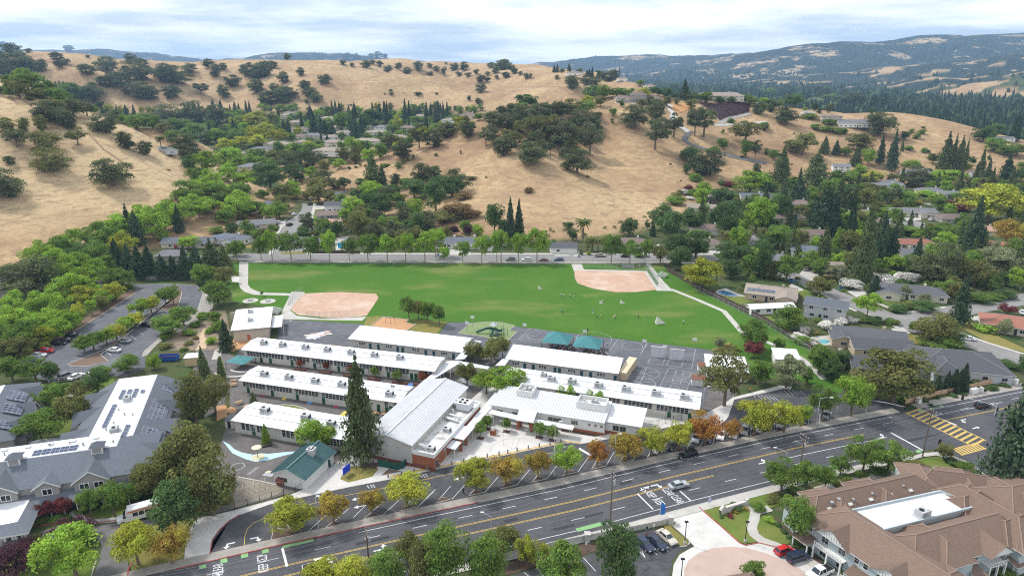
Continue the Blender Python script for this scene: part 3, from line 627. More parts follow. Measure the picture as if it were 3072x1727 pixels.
# painted games on the playground
pg=bpy.data.objects['playground']
def ring(c,r,w,m,z=.036,par=pg,n=28,a0=0,a1=2*math.pi):
    pts=[Vector((c.x+r*math.cos(a0+(a1-a0)*i/n),c.y+r*math.sin(a0+(a1-a0)*i/n),0))for i in range(n+1)];return strip('painted_ring',pts,w,z,m,par)
for x,y in((275,555),(232,652)):
    c=pt('B4',x,y);ring(c,4.4,.12,WHITE_WORN)
    for i in range(3):
        a=i*math.pi/3+.2;d=Vector((math.cos(a),math.sin(a),0))*4.4;strip('painted_line',[c-d,c+d],.12,.036,WHITE_WORN,pg)
c=pt('B3',1200,185);ring(c,4.0,.12,WHITE_WORN);c=pt('B3',1750,215);ring(c,6,.12,WHITE_WORN);c=pt('B3',2130,290);ring(c,3.4,.12,WHITE_WORN)
for q in('1010 225 1120 110 1390 150 1360 195','1010 225 1300 265','1900 340 1985 225','2210 375 2280 260 2304 265','1060 170 1180 195 1220 160'):strip('painted_line',P('B3',q),.12,.036,WHITE_WORN,pg)
for q in('295 260 235 375','305 455 335 400','445 475 475 420','490 480 520 425','635 500 660 435','780 320 740 510 700 510','690 300 760 320 785 335','310 455 450 475','490 480 640 500','420 705 510 510 580 510'):strip('painted_line',P('B4',q),.11,.036,WHITE_WORN,pg)
for q in('590 530 740 550 715 600 570 585','560 600 735 625 705 680 545 650','535 675 700 700 690 745 520 720'):
    pts=P('B4',q);strip('painted_line',pts,.12,.036,WHITE_WORN,pg,closed=True);strip('painted_line',[(pts[0]+pts[1])/2,(pts[2]+pts[3])/2],.12,.036,WHITE_WORN,pg);strip('painted_line',[(pts[1]+pts[2])/2,(pts[3]+pts[0])/2],.12,.036,WHITE_WORN,pg)
# a faded map of the country painted on the asphalt
MAPC=[mat('map_'+n,c,.8,.15,2,coords='World',dirt=(.3,.3,.32),dirt_scale=.8,dirt_amt=.5)for n,c in(('white',(.55,.55,.56)),('pink',(.55,.36,.34)),('cream',(.56,.52,.42)),('lilac',(.42,.40,.50)))]
mp_=P('B2','875 208 905 190 960 165 1040 150 1075 150 1060 170 1010 200 970 225 945 215 905 222');c=sum(mp_,Vector())/len(mp_)
sheet('painted_map',mp_,.036,MAPC[0],pg)
for i,(fx,fy)in enumerate(((.25,.1),(-.3,.1),(.1,-.25),(-.1,.35),(.45,.4))):
    r=1.2;ctr=c+Vector((fx*9,fy*5,0));sheet('painted_map_patch',[ctr+Vector((r*math.cos(a)*1.3,r*math.sin(a)*.7,0))for a in(0,1.3,2.4,3.6,5)],.040+.002*i,MAPC[1+i%3],pg)
cc=pt('B2',1090,146);sheet('painted_map_patch',[cc+Vector((1.2*math.cos(a),.9*math.sin(a),0))for a in(0,1,2,3.1,4.2,5.2)],.038,MAPC[1],pg)
# preschool yard: blue river, mats, lawn crescent
yd=bpy.data.objects['school_yard']
sheet('painted_river',P('C2','225 70 300 110 345 155 420 190 540 215 620 200 700 205 840 190 990 178 960 200 850 225 740 255 680 275 560 285 470 262 400 232 330 200'),.04,BLUE_P,yd)
c=pt('C2',592,240);sheet('painted_sun',[c+Vector((1.5*math.cos(a),1.5*math.sin(a),0))for a in[i*.4488 for i in range(14)]],.046,mat('paint_cream',(.55,.50,.33),.8,.1,2),yd)
for q,m in(('415 775 450 762 490 768 452 790',(.33,.06,.07)),('635 810 660 795 700 800 668 825',(.66,.47,.05)),('885 850 910 835 950 840 918 865',(.10,.30,.62)),('1145 890 1170 873 1212 880 1180 903',(.36,.07,.09)),('1210 975 1260 930 1290 935 1270 985',(.62,.52,.12)),('1880 655 1940 655 1935 680 1885 678',(.08,.2,.5))):
    sheet('coloured_mat',P('B2',q),.036,mat('mat_%d'%int(m[0]*100+m[2]*1000),m,.8,.1,2),yd)
cres=P('B2','575 885 650 870 760 878 860 905 935 942 880 935 760 910 650 893');o=sheet('lawn_crescent',cres,.04,LAWN_G);kerb(P('B2','575 885 650 868 760 875 860 902 940 943'),.3,.15,CONC_W,'bed_edge',o)
sheet('wood_chip_ring',P('B2','105 905 140 885 185 900 200 930 170 955 110 950'),.04,BARKCHIP);sheet('wood_chip_ring',P('B2','0 880 90 870 110 920 100 985 0 1030'),.038,BARKCHIP)
sheet('play_sand',P('C2','365 440 600 480 790 520 850 560 790 620 560 690 340 760 340 560'),.036,mat('play_sand',(.235,.205,.165),.95,.12,1,coords='World'),yd)
strip('play_edge',P('C2','365 440 600 482 780 522'),.4,.12,CONC)
for(x,y,r)in((385,335,1.5),):ring(pt('C2',x,y),r,.22,WHITE_WORN,.04,yd,18)
for i in range(6):ring(pt('C2',500+i*16,408-i*12),.35,.12,WHITE_WORN,.04,yd,10)
sheet('painted_board',P('C2','625 425 690 376 780 390 730 440'),.04,WHITE_WORN,yd);sheet('painted_board',P('C2','660 395 690 376 730 380 705 405'),.044,mat('paint_cream',(.5,.5,.4)),yd)
sheet('front_lawn',P('C2','1425 465 1490 345 1640 330 1800 350 1815 365 1755 440 1510 500'),.11,LAWN_DRY);sheet('planting_bed',P('C2','1620 290 1840 300 1790 360 1640 350'),.13,MULCH)
sheet('planting_bed',P('C2','1840 430 1920 360 2050 385 1930 412'),.12,DIRT);sheet('planting_bed',P('B3','1540 1110 1820 1170 1760 1185 1430 1135 1420 1100'),.13,MULCH);sheet('planting_bed',P('B3','1830 1175 2090 1110 2240 1070 2230 1050 2090 1070 1860 1080'),.13,DIRT)
sheet('school_garden_ground',P('T5','1430 1448 1440 1340 1720 1100 1800 1110 1960 1100 2000 1300 2030 1448'),.025,mat('garden_ground',(.22,.165,.12),.95,.25,.6,coords='World',dirt=(.10,.11,.05),dirt_scale=.2,dirt_amt=.8))
strip('garden_path',P('T5','1720 1448 1760 1380 1750 1330 1790 1260'),1.6,.05,mat('decomposed_granite',(.46,.34,.22),.95,.1,1,coords='World'));strip('garden_path',P('B1','2010 150 2020 60 1960 0'),1.6,.05,MATS['decomposed_granite'])
sheet('left_yard',P('B2','-120 130 30 300 100 350 270 440 230 600 140 700 60 900 -120 1000 -260 700 -200 300'),.018,ASPH_YARD)
strip('yard_path',P('B2','-10 420 20 330 60 300'),2.5,.04,CONC)

# --- upper left car park
lot2=sheet('upper_car_park',P('N','407 876 304 944 207 1002 145 1050 91 1061 60 1090 100 1130 161 1146 273 1127 340 1127 380 1130 434 1105 437 1067 468 1033 498 1009 594 926 610 880 590 857 518 852 400 854'),.02,ASPH_PLAY)
isl=P('N','202 1093 219 1100 264 1099 325 1083 301 1064 373 1013 463 930 532 930 546 880 540 862 497 909 407 982 311 1050');o=sheet('median',isl,.13,DIRT);kerb(isl,.25,.17,KERB,'median_kerb',o,True)
pts=P('N','407 876 304 944 207 1002 120 1062 60 1075 180 1000 300 930 390 870');o=sheet('verge',pts,.12,DIRT);kerb(P('N','437 868 407 878 304 945 207 1003 145 1050'),.3,.17,mat('kerb_tan',(.42,.33,.24),.9,.1,2),'verge_kerb',o)
kerb(P('N','400 854 518 852 590 857 610 880 594 926'),.25,.16,KERB);sheet('corner_walk',P('N','594 926 612 880 640 890 640 925 560 985 500 1012 470 1035 440 1068 425 1070 430 1055 470 1020'),.11,CONC_D)
for q in('1100 1330 1160 1370','1290 1200 1340 1230','1240 1240 1290 1275','1190 1280 1250 1315','1130 1320 1190 1360','1090 1360 1150 1395','1030 1400 1070 1415'):strip('bay_line',P('T5',q),.12,.027,WHITE_WORN,lot2)
for i in range(6):strip('hatch_bar',P('T5',f'{1400 + i * 16} {1130 + i * 2} {1425 + i * 16} {1160 + i * 2}'),.2,.027,WHITE_P,lot2)
for q in('690 268 830 270','735 240 870 240','790 208 900 210','1170 95 1220 130','1050 180 1100 220','1290 20 1330 50'):strip('bay_line',P('B1',q),.12,.027,WHITE_P,lot2)
sheet('creek_road',P('T5','400 1115 570 1055 860 900 950 890 880 950 590 1080 430 1150'),.02,ASPH)
strip('creek_path',P('T5','420 1160 640 1060 860 950 880 900 790 760 710 740 780 660'),2.0,.035,CONC_D)
sheet('burnt_field',P('T5','-60 655 0 655 200 690 430 720 300 800 150 900 40 1010 -60 1000'),.02,SOIL_DARK)

# --- grounds of the grey-roofed complex
sheet('drive',P('C1','280 1030 640 930 1000 935 1200 905 1560 860 1600 900 1480 940 1250 965 1205 1150 1300 1300 1305 1460 930 1480 1010 1290 1040 1150 960 1000 780 1020 500 1060 100 1250 -60 1300 -60 1080'),.02,ASPH_OLD)
sheet('garden_lawn',P('C1','840 850 960 760 1300 700 1520 690 1480 800 1200 850 1000 875 890 870'),.06,LAWN_G);strip('garden_walk',P('C1','720 800 790 830 840 880 960 895 1180 875 1300 850'),1.6,.08,CONC)
kerb(P('C1','320 950 560 915 720 905 880 915 1010 905 1180 885'),.2,.15,KERB_RED,'red_kerb');sheet('planting_bed',P('C1','370 920 440 850 700 800 730 880 560 915'),.1,LAWN_G)
sheet('verge_garden',P('C1','1340 1420 1320 1300 1250 1150 1250 1000 1480 950 2000 850 1900 1050 1870 1290'),.03,LAWN_DRY);sheet('verge_garden',P('C1','-60 1480 300 1480 930 1480 1000 1300 900 1150 500 1100 100 1280 -60 1330'),.03,LAWN_G)
kerb(P('C1','930 1448 975 1300 985 1290'),.25,.15,KERB,'kerb');kerb(P('C1','1300 1440 1310 1370 1340 1320'),.25,.15,KERB_RED,'red_kerb')
sheet('courtyard',P('B1','460 560 900 450 1130 420 1130 560 940 760 880 1000 560 1000 380 900 330 700'),.02,LAWN_G);strip('garden_walk',P('B1','560 580 640 560 720 570 700 620'),1.5,.05,CONC)

# --- grounds of the brown-roofed complex
sheet('concrete_drive',P('C4','475 855 600 960 790 1145 640 1230 580 1330 560 1480 2500 1500 2000 1330 1660 1160 1445 1108 1300 1135 1245 1110 1040 920 860 765 835 745'),.06,CONC_W)
sheet('pink_turning_circle',P('C4','680 1480 690 1380 730 1290 830 1215 980 1165 1150 1150 1330 1165 1530 1220 1760 1320 1990 1448 2100 1520'),.07,PINK_CONC)
sheet('near_car_park',P('C3','1500 1560 1660 1260 1850 1195 2050 1060 2374 960 2640 1060 2810 1140 2680 1190 2600 1290 2570 1500'),.02,ASPH_LOT);sheet('near_car_park',P('C3','800 1500 1250 1350 1400 1500'),.02,ASPH_LOT)
lot3=bpy.data.objects['near_car_park']
for tile,q in(('C4','495 1170 535 1205'),('C4','350 1170 410 1228'),('C4','235 1200 290 1260'),('C3','1695 1260 1820 1395'),('C3','1230 1375 1290 1448'),('C3','1095 1410 1140 1448'),('C3','2290 1190 2325 1260')):strip('bay_line',P(tile,q),.12,.027,WHITE_P,lot3)
SEAL=mat('crack_seal',(.02,.02,.022),.7,.1,2)
for q in('310 1150 360 1300','240 1300 400 1280 540 1265','400 1280 520 1310 560 1305','250 1430 330 1360 310 1330'):strip('crack_seal',P('C4',q),.12,.026,SEAL,lot3)
sheet('roadside_lawn',P('C3','1360 1140 1820 1045 1950 1000 2374 880 2480 850 2640 905 2600 950 2374 930 1860 1060 1400 1170'),.10,LAWN_DRY);sheet('roadside_bed',P('C3','880 1330 1250 1220 1660 1130 1850 1100 1820 1190 1660 1250 1250 1340 900 1448'),.05,MULCH)
sheet('roadside_lawn',P('C4','480 875 560 960 700 1070 735 1120 690 1145 610 1130 560 1050 490 980 470 900'),.1,LAWN_DRY);kerb(P('C4','490 870 600 965 735 1085 740 1120 700 1148 640 1148'),.2,.16,KERB,'kerb')
sheet('entrance_lawn',P('C4','850 755 1210 670 1300 720 1390 800 1380 860 1345 960 1370 1030 1440 1100 1310 1125 1250 1105 1040 915 900 800'),.1,LAWN_G)
kerb(P('C4','840 750 900 805 1040 925 1250 1112 1310 1138 1440 1110 1660 1165'),.22,.16,KERB_RED,'red_kerb')
strip('entrance_walk',P('C4','1240 680 1330 750 1410 790 1400 870 1370 950 1400 1030 1480 1090 1600 1130 1800 1210 2100 1380 2250 1470'),2.0,.11,CONC);strip('entrance_walk',P('C4','1410 800 1560 760'),2.0,.108,CONC)
sheet('building_lawn',P('C4','1250 660 1560 590 1750 640 1740 700 1560 760 1420 790 1340 730'),.09,LAWN_G);sheet('building_lawn',P('C4','1430 880 1500 830 1600 900 1700 1000 1760 1090 1740 1130 1600 1110 1470 1050 1425 960'),.1,LAWN_G)
sheet('building_bed',P('C4','1560 830 1700 900 1850 1090 2100 1300 2250 1400 2200 1470 1780 1180 1740 1090 1650 970'),.095,MULCH)
sheet('corner_garden',P('C5','200 560 600 440 1130 330 1400 240 1560 240 1800 330 1960 480 2374 740 2374 800 2000 620 1400 340 1100 420 880 640 620 600 300 620'),.08,LAWN_G)
strip('garden_walk',P('C5','260 570 640 480 880 430 1060 400'),1.8,.1,CONC);strip('garden_walk',P('C5','640 490 700 560 860 640'),1.8,.1,PINK_CONC)
sheet('courtyard_lawn',P('C5','710 510 1050 420 1060 520 960 580 840 600'),.1,LAWN_DRY)

# ------------------------------------------------------------------ residential streets, drives, lawns, pools
STREET=mat('asphalt_street',(.20,.192,.185),.92,.14,.6,.1,60,dirt=(.27,.26,.25),dirt_scale=.12,dirt_amt=.5,coords='World')
o=sheet('field_street',P('N','560 768 700 762 740 759 835 763 2140 765 2160 779 2140 783 740 781 700 778 560 784'),.02,STREET)
sheet('pavement',P('N','740 782 2080 784 2085 791 740 788'),.11,CONC_D);sheet('pavement',P('N','918 759 2140 760 2140 765 918 764'),.11,CONC)
sheet('close',P('N','818 764 838 702 893 598 908 588 944 590 920 690 908 764'),.024,STREET);sheet('pavement',P('N','805 764 826 702 882 598 892 598 837 702 817 764'),.11,CONC);sheet('pavement',P('N','909 764 921 690 945 590 954 590 932 690 922 757'),.11,CONC)
strip('hill_street',P('T8','120 750 300 805 560 918 800 1012 1010 1110 1200 1185 1420 1270 1640 1330'),10,.024,STREET);strip('hill_street',P('B5','1020 40 1150 70 1450 150 1800 262 2304 440 2500 510'),10,.026,STREET)
strip('hill_street',P('T8','1220 1190 1500 1150 1850 1085 2340 1000 2500 975'),10,.028,STREET)
c=pt('T8',1290,345);sheet('cul_de_sac',[c+Vector((11*math.cos(a),11*math.sin(a)*1.15,0))for a in[i*.3142 for i in range(20)]],.022,STREET);strip('cul_de_sac',P('T8','1330 360 1480 430 1680 550 1870 650'),8.5,.024,STREET)
strip('side_lane',P('T7','2140 620 2190 530 2210 430'),7,.02,STREET)
for tile,q in(('T8','1030 1035 1150 1085 1300 1120 1500 1095 1640 1075'),('T8','560 960 700 1040 860 1110'),('B5','1680 165 1950 260 2304 370'),('T8','1400 390 1500 440 1700 560 1920 640'),('T8','940 1130 1080 1180 1230 1260')):strip('pavement',P(tile,q),1.6,.11,CONC)
LAWNS=[('T8','1040 1030 1180 1000 1300 1010 1480 1060 1500 1085 1300 1105 1150 1070',LAWN_G),('T8','350 940 430 920 480 980 400 1000',LAWN_G),('T8','1760 1250 1830 1200 1900 1230 2100 1330 2317 1430 2317 1470 2000 1380',LAWN_DRY),('T8','1200 1330 1400 1310 1560 1390 1480 1400 1330 1380',LAWN_DRY),('T8','1480 900 1580 890 1640 920 1500 930',LAWN_G),('T8','1440 440 1560 400 1700 440 1640 480 1520 470',LAWN_G),
         ('T8','0 1150 130 1150 160 1200 60 1230',LAWN_G),('T6','220 430 300 400 380 370 450 380 330 440 250 460',LAWN_DRY),('T6','400 600 660 590 660 615 420 615',LAWN_DRY),('T6','690 230 760 225 740 300 680 310',LAWN_G),('T5','1490 460 1700 420 1820 400 1780 470 1540 480',LAWN_DRY),('B5','2030 480 2150 500 2240 530 2180 550 2080 530',LAWN_G),('T7','1900 970 2000 980 2130 985 2220 1020 2050 1060 1950 1010',LAWN_G),('B5','1040 190 1160 170 1300 230 1500 250 1440 300 1200 260',LAWN_DRY),
         ('T8','540 800 700 780 720 840 600 840',LAWN_DRY),('T6','100 520 210 510 180 560 90 560',LAWN_DRY)]
for tile,q,m in LAWNS:sheet('garden_lawn',P(tile,q),.05,m)
for tile,q in(('T8','300 870 420 930 340 950 260 900'),('T8','390 760 500 740 540 800 480 850 360 790'),('T8','780 940 900 900 960 960 860 990'),('B5','990 115 1110 105 1190 165 1040 178'),('B5','200 200 400 180 560 240 620 280 480 330 440 280 250 280'),('T7','470 590 600 590 605 630 475 632'),('T7','640 580 690 580 695 630 640 635'),('T6','690 330 740 330 740 360 640 400 650 360'),('T6','350 340 450 350 440 390 400 380'),('T6','700 190 860 190 830 225 690 230'),('T8','1180 300 1430 300 1420 320 1190 320'),('T8','1650 440 1790 470 1770 510 1640 490'),('T7','1880 930 1960 910 2080 960 2210 1000 2180 1020 1960 985'),('T7','1820 580 1970 590 1960 610 1810 605'),('T6','1880 560 2060 570 2060 625 1880 625'),('T6','100 480 180 490 140 530 60 540'),('T8','1840 1160 2100 1130 2080 1180 1880 1190'),('T6','880 470 1000 460 990 580 890 580')):
    sheet('paved_drive',P(tile,q),.045,CONC)
sheet('bare_plot',P('T6','1370 380 1540 365 1520 430 1390 420'),.04,BARKCHIP);sheet('bare_plot',P('T6','1790 380 1950 350 2170 370 2100 400 1900 420'),.04,BARKCHIP);sheet('brick_terrace',P('T7','1880 490 1990 490 2010 550 1890 540'),.05,mat('terrace_pink',(.38,.26,.22),.9,.12,1))
WATER=mat('pool_water',(.02,.22,.34),.06,.15,1.2,.25,3,spec=.6);WATER_T=mat('pool_water_teal',(.06,.30,.33),.06,.15,1.2,.25,3,spec=.6);WATER_D=mat('pool_water_deep',(.03,.12,.25),.06,.15,1.2,.25,3,spec=.6);COPING=mat('pool_coping',(.55,.5,.44),.85,.1,2)
def pool(label,pts,m):
    c=sum(pts,Vector())/len(pts);t=empty('swimming_pool',(c.x,c.y,0));loc=[Vector((p.x-c.x,p.y-c.y))for p in pts]
    mb=MB();mb.poly([(p.x,p.y,.055)for p in loc],m);w=mb.build('water',t);k=kerb(loc,.5,.09,COPING,'coping',t,True);tag(t,label,'pool')
pool('bright blue swimming pool behind the street trees',P('T6','902 515 968 512 970 540 950 566 905 566'),WATER)
pool('dark blue oval swimming pool beside the field fence',P('T7','1880 945 1895 932 1940 928 2000 945 2060 965 2072 978 2030 985 1960 975 1900 962'),WATER_D)
pool('turquoise kidney swimming pool in the courtyard garden',P('B5','245 235 275 218 330 220 390 235 398 252 360 268 310 270 290 255 255 258'),WATER_T)
pool('small teal swimming pool between tall conifers',P('T8','712 640 740 622 785 620 792 645 765 655 745 650'),WATER_T)
# the estate drive, vineyard and graded earth on the hill
def drape(name,tile,q,w,m,z=.35):
    x0,y0,k=TILES[tile];v=[float(t)for t in q.split()];return strip(name,[at(x0+v[i]*k,y0+v[i+1]*k)for i in range(0,len(v),2)],w,z,m,None,'structure',drape=True,step=4)
drape('estate_drive','T3','1430 640 1480 670 1510 700 1500 760 1550 800 1610 840 1640 860',5.5,CONC_W);drape('estate_drive','T3','1660 850 1620 890 1600 930 1660 970 1760 1000 1900 1040 2100 1090 2317 1130',5,ASPH_OLD)
drape('estate_drive','T3','1000 600 1200 600 1420 605 1500 640',6,CONC_W);drape('estate_drive','T3','1900 790 2000 740 2170 700',5,CONC_D);drape('estate_drive','T3','1850 800 1950 800 2317 770',4,CONC)
def patch(name,tile,q,m,n=14,z=.3):
    """an area of the hillside given by four corners, draped on the terrain"""
    x0,y0,k=TILES[tile];v=[float(t)for t in q.split()];c=[at(x0+v[i]*k,y0+v[i+1]*k)for i in range(0,8,2)];mb=MB()
    G=[[c[0].lerp(c[1],i/n).lerp(c[3].lerp(c[2],i/n),j/n)for i in range(n+1)]for j in range(n+1)]
    H=[[(p.x,p.y,zh(p.x,p.y)+z)for p in r]for r in G]
    for j in range(n):
        for i in range(n):mb.poly([H[j][i],H[j][i+1],H[j+1][i+1],H[j+1][i]],m)
    o=mb.build(name);o['kind']='structure';return c
patch('graded_earth','T3','1430 610 1600 610 1700 640 1540 700',mat('graded_earth',(.44,.235,.10),.95,.15,.3,coords='World'),10)
vy=patch('vineyard_ground','T3','1730 612 2180 615 2160 690 1910 760',mat('vineyard_soil',(.075,.055,.055),.95,.25,.3,coords='World'),12)
def vineyard(c):
    rng=np.random.default_rng(3);C=[]
    for j in range(16):
        for i in range(60):
            p=c[0].lerp(c[1],(i+rng.random())/60).lerp(c[3].lerp(c[2],(i+rng.random())/60),(j+.5)/16);C.append((p.x,p.y,zh(p.x,p.y)+.9))
    C=np.array(C);v=leaves(C,np.full(len(C),.8),9,.3,rng);o=link('vineyard_rows',mesh_np('vineyard_rows',v,quads(v),[LEAF['maroon']]));o['kind']='stuff';o['label']='dark vineyard rows on the hilltop'
TRACK=mat('bare_track',(.50,.375,.235),.95,.15,.4,coords='World');TRACK_D=mat('trodden_track',(.25,.16,.10),.95,.2,.4,coords='World')
for tile,q,w,m in(('T2','520 245 700 268 900 292 1100 318 1350 368',2.4,TRACK_D),('T2','600 470 900 432 1100 432 1280 385 1500 408 1700 432 1950 470 2300 530',1.3,TRACK),('T2','830 1120 980 1015 1230 1010',3,TRACK),('T1','0 545 60 560 130 590 160 620',2.0,TRACK_D),('T1','150 565 240 600 290 655',2.0,TRACK_D),('T1','860 350 1100 330 1300 360 1600 330',1.2,TRACK),('T2','1150 1190 1350 1110 1550 1000',1.6,TRACK),('T1','700 800 900 950 1200 1100 1500 1250',.8,TRACK),('T1','760 860 900 1010 1150 1180',1.2,TRACK_D),('T3','0 560 300 480 600 520 720 560',2,TRACK_D)):drape('hill_track',tile,q,w,m,.22)

# ------------------------------------------------------------------ building kit
STUCCO=mat('stucco_cream',(.56,.545,.49),.9,.06,.7,.05,30,dirt=(.47,.45,.40),dirt_scale=.5,dirt_amt=.5)
STUCCO_W=mat('stucco_white',(.68,.68,.66),.9,.05,.7,.05,30,dirt=(.58,.58,.56),dirt_scale=.5,dirt_amt=.5)
ROOF_W=mat('roof_white',(.66,.665,.675),.75,.06,.4,.03,20,dirt=(.48,.485,.50),dirt_scale=.30,dirt_amt=.7)
ROOF_DIRTY=mat('roof_dirty',(.62,.61,.59),.85,.1,.8,.03,20,dirt=(.22,.21,.20),dirt_scale=.45,dirt_amt=.8)
METAL_W=mat('metal_white',(.57,.58,.60),.5,.05,.5,metal=.0,dirt=(.47,.48,.50),dirt_scale=.3,dirt_amt=.5)
FASCIA=mat('fascia_grey',(.36,.36,.36),.8,.06,1)
FRAME_W=mat('frame_white',(.66,.66,.64),.6,.05,2)
GLASS=mat('glass_dark',(.022,.026,.032),.08,.3,1.2,spec=.7);GLASS_B=mat('glass_blue',(.10,.16,.20),.08,.3,1.2,spec=.7)
DOOR_G=mat('door_green',(.018,.085,.04),.6,.1,2);DOOR_T=mat('door_teal',(.02,.07,.09),.6,.1,2);DOOR_D=mat('door_dark',(.03,.035,.04),.6,.1,2)
STEEL=mat('steel_grey',(.33,.34,.35),.45,.1,4,metal=.3);DUCT=mat('duct_grey',(.52,.53,.54),.5,.1,3,metal=.2);BLACK=mat('black_paint',(.018,.018,.02),.6,.1,3)
BRICK=mat('brick_red',(.30,.105,.055),.9,.22,5,.25,25,dirt=(.36,.15,.09),dirt_scale=1.2,dirt_amt=.5);WOODPLANK=mat('wood_tan',(.42,.27,.15),.85,.15,3,stretch=(1,6,1));REDWOOD=mat('wood_red',(.17,.062,.04),.85,.2,3)
GREEN_M=mat('metal_green',(.015,.075,.055),.5,.1,3);TEAL_ROOF=mat('roof_teal',(.055,.12,.125),.55,.1,.6,dirt=(.09,.165,.17),dirt_scale=.5,dirt_amt=.5)
CREAM_CONT=mat('container_cream',(.58,.48,.33),.6,.08,1.0,dirt=(.55,.43,.27),dirt_scale=.6,dirt_amt=.5)
CACHE={}
def shared(key,make):
    if key not in CACHE:CACHE[key]=make()
    return CACHE[key]
def window(par,x,z0,w,h,side='f',off=0.0,fr=None,gl=None,bars=(1,2),name='window',t=.07):
    """framed window on a wall of a building frame: side f (y=off, facing -y), k (facing +y), l (x=off facing -x), r (x=off facing +x)"""
    fr=fr or FRAME_W;gl=gl or GLASS;key=('win',round(w,2),round(h,2),fr.name,gl.name,bars,t)
    def mk():
        f=MB();f.box(-w/2,-w/2+t,-.07,.02,0,h,fr);f.box(w/2-t,w/2,-.07,.02,0,h,fr);f.box(-w/2+t,w/2-t,-.068,.02,0,t,fr);f.box(-w/2+t,w/2-t,-.068,.02,h-t,h,fr)
        for i in range(1,bars[0]):xx=-w/2+w*i/bars[0];f.box(xx-t*.4,xx+t*.4,-.062,.0,t,h-t,fr)
        for i in range(1,bars[1]):zz=h*i/bars[1];f.box(-w/2+t,w/2-t,-.056,.0,zz-t*.3,zz+t*.3,fr)
        g=MB();g.box(-w/2+t*.5,w/2-t*.5,-.03,.01,t*.5,h-t*.5,gl)
        return f.mesh('window'),g.mesh('pane')
    fm,gm=shared(key,mk)
    o=link(name,fm,par);link('pane',gm,o)
    if side=='f':o.location=(x,off,z0)
    elif side=='k':o.location=(x,off,z0);o.rotation_euler.z=math.pi
    elif side=='r':o.location=(off,x,z0);o.rotation_euler.z=math.pi/2
    else:o.location=(off,x,z0);o.rotation_euler.z=-math.pi/2
    return o
def door(par,x,w=1.0,h=2.2,side='f',off=0.0,m=None,z0=.1,name='door'):
    m=m or DOOR_G
    def mk():
        b=MB();b.box(-w/2-.06,-w/2,-.06,.02,0,h+.06,FRAME_W);b.box(w/2,w/2+.06,-.06,.02,0,h+.06,FRAME_W);b.box(-w/2,w/2,-.06,.02,h,h+.06,FRAME_W);b.box(-w/2,w/2,-.04,.02,0,h,m);return b.mesh('door')
    o=link(name,shared(('door',w,h,m.name),mk),par)
    h_=link('handle',shared(('handle',w),lambda:MB().box(w/2-.16,w/2-.08,-.1,-.04,1.0,1.12,STEEL).mesh('handle')),o)
    o.location={'f':(x,off,z0),'k':(x,off,z0),'r':(off,x,z0),'l':(off,x,z0)}[side];o.rotation_euler.z={'f':0,'k':math.pi,'r':math.pi/2,'l':-math.pi/2}[side]
    return o
def roof_unit(par,x,y,z,s=1.0,kind=0):
    """packaged rooftop air handler with curb, louvres and fan"""
    def mk():
        b=MB();b.box(-1.05,1.05,-.8,.8,0,.22,DUCT);b.box(-.9,.9,-.65,.65,.22,1.15,mat('unit_grey',(.40,.41,.42),.55,.1,3))
        b.box(.905,.93,-.5,.5,.35,1.0,BLACK);b.box(-.75,.1,-.668,-.655,.35,1.0,STEEL);b.lathe([(.36,1.15),(.36,1.23),(.28,1.24),(.27,1.17)],BLACK,10,(-.35,0));b.box(.25,.75,-.4,.4,1.15,1.22,DUCT);return b.mesh('roof_unit')
    o=link('roof_unit',shared('roof_unit',mk),par);o.location=(x,y,z);o.scale=(s,s,s);return o
def frame_of(a,b):
    """root position and rotation so that local x runs from plan point a to b"""
    return(a[0],a[1],0),math.atan2(b[1]-a[1],b[0]-a[0]),math.hypot(b[0]-a[0],b[1]-a[1])
def roof_slab(pts_z,th,m,edge,name,par):
    """thin roof from top outline [(x,y,z)...] planes; list of planes"""
    mb=MB()
    for pl in pts_z:
        mb.poly(pl,m);mb.poly([(p[0],p[1],p[2]-th)for p in pl][::-1],edge)
        for i in range(len(pl)):
            a,b=pl[i],pl[(i+1)%len(pl)];mb.poly([(a[0],a[1],a[2]-th),(b[0],b[1],b[2]-th),b,a],edge)
    return mb.build(name,par)
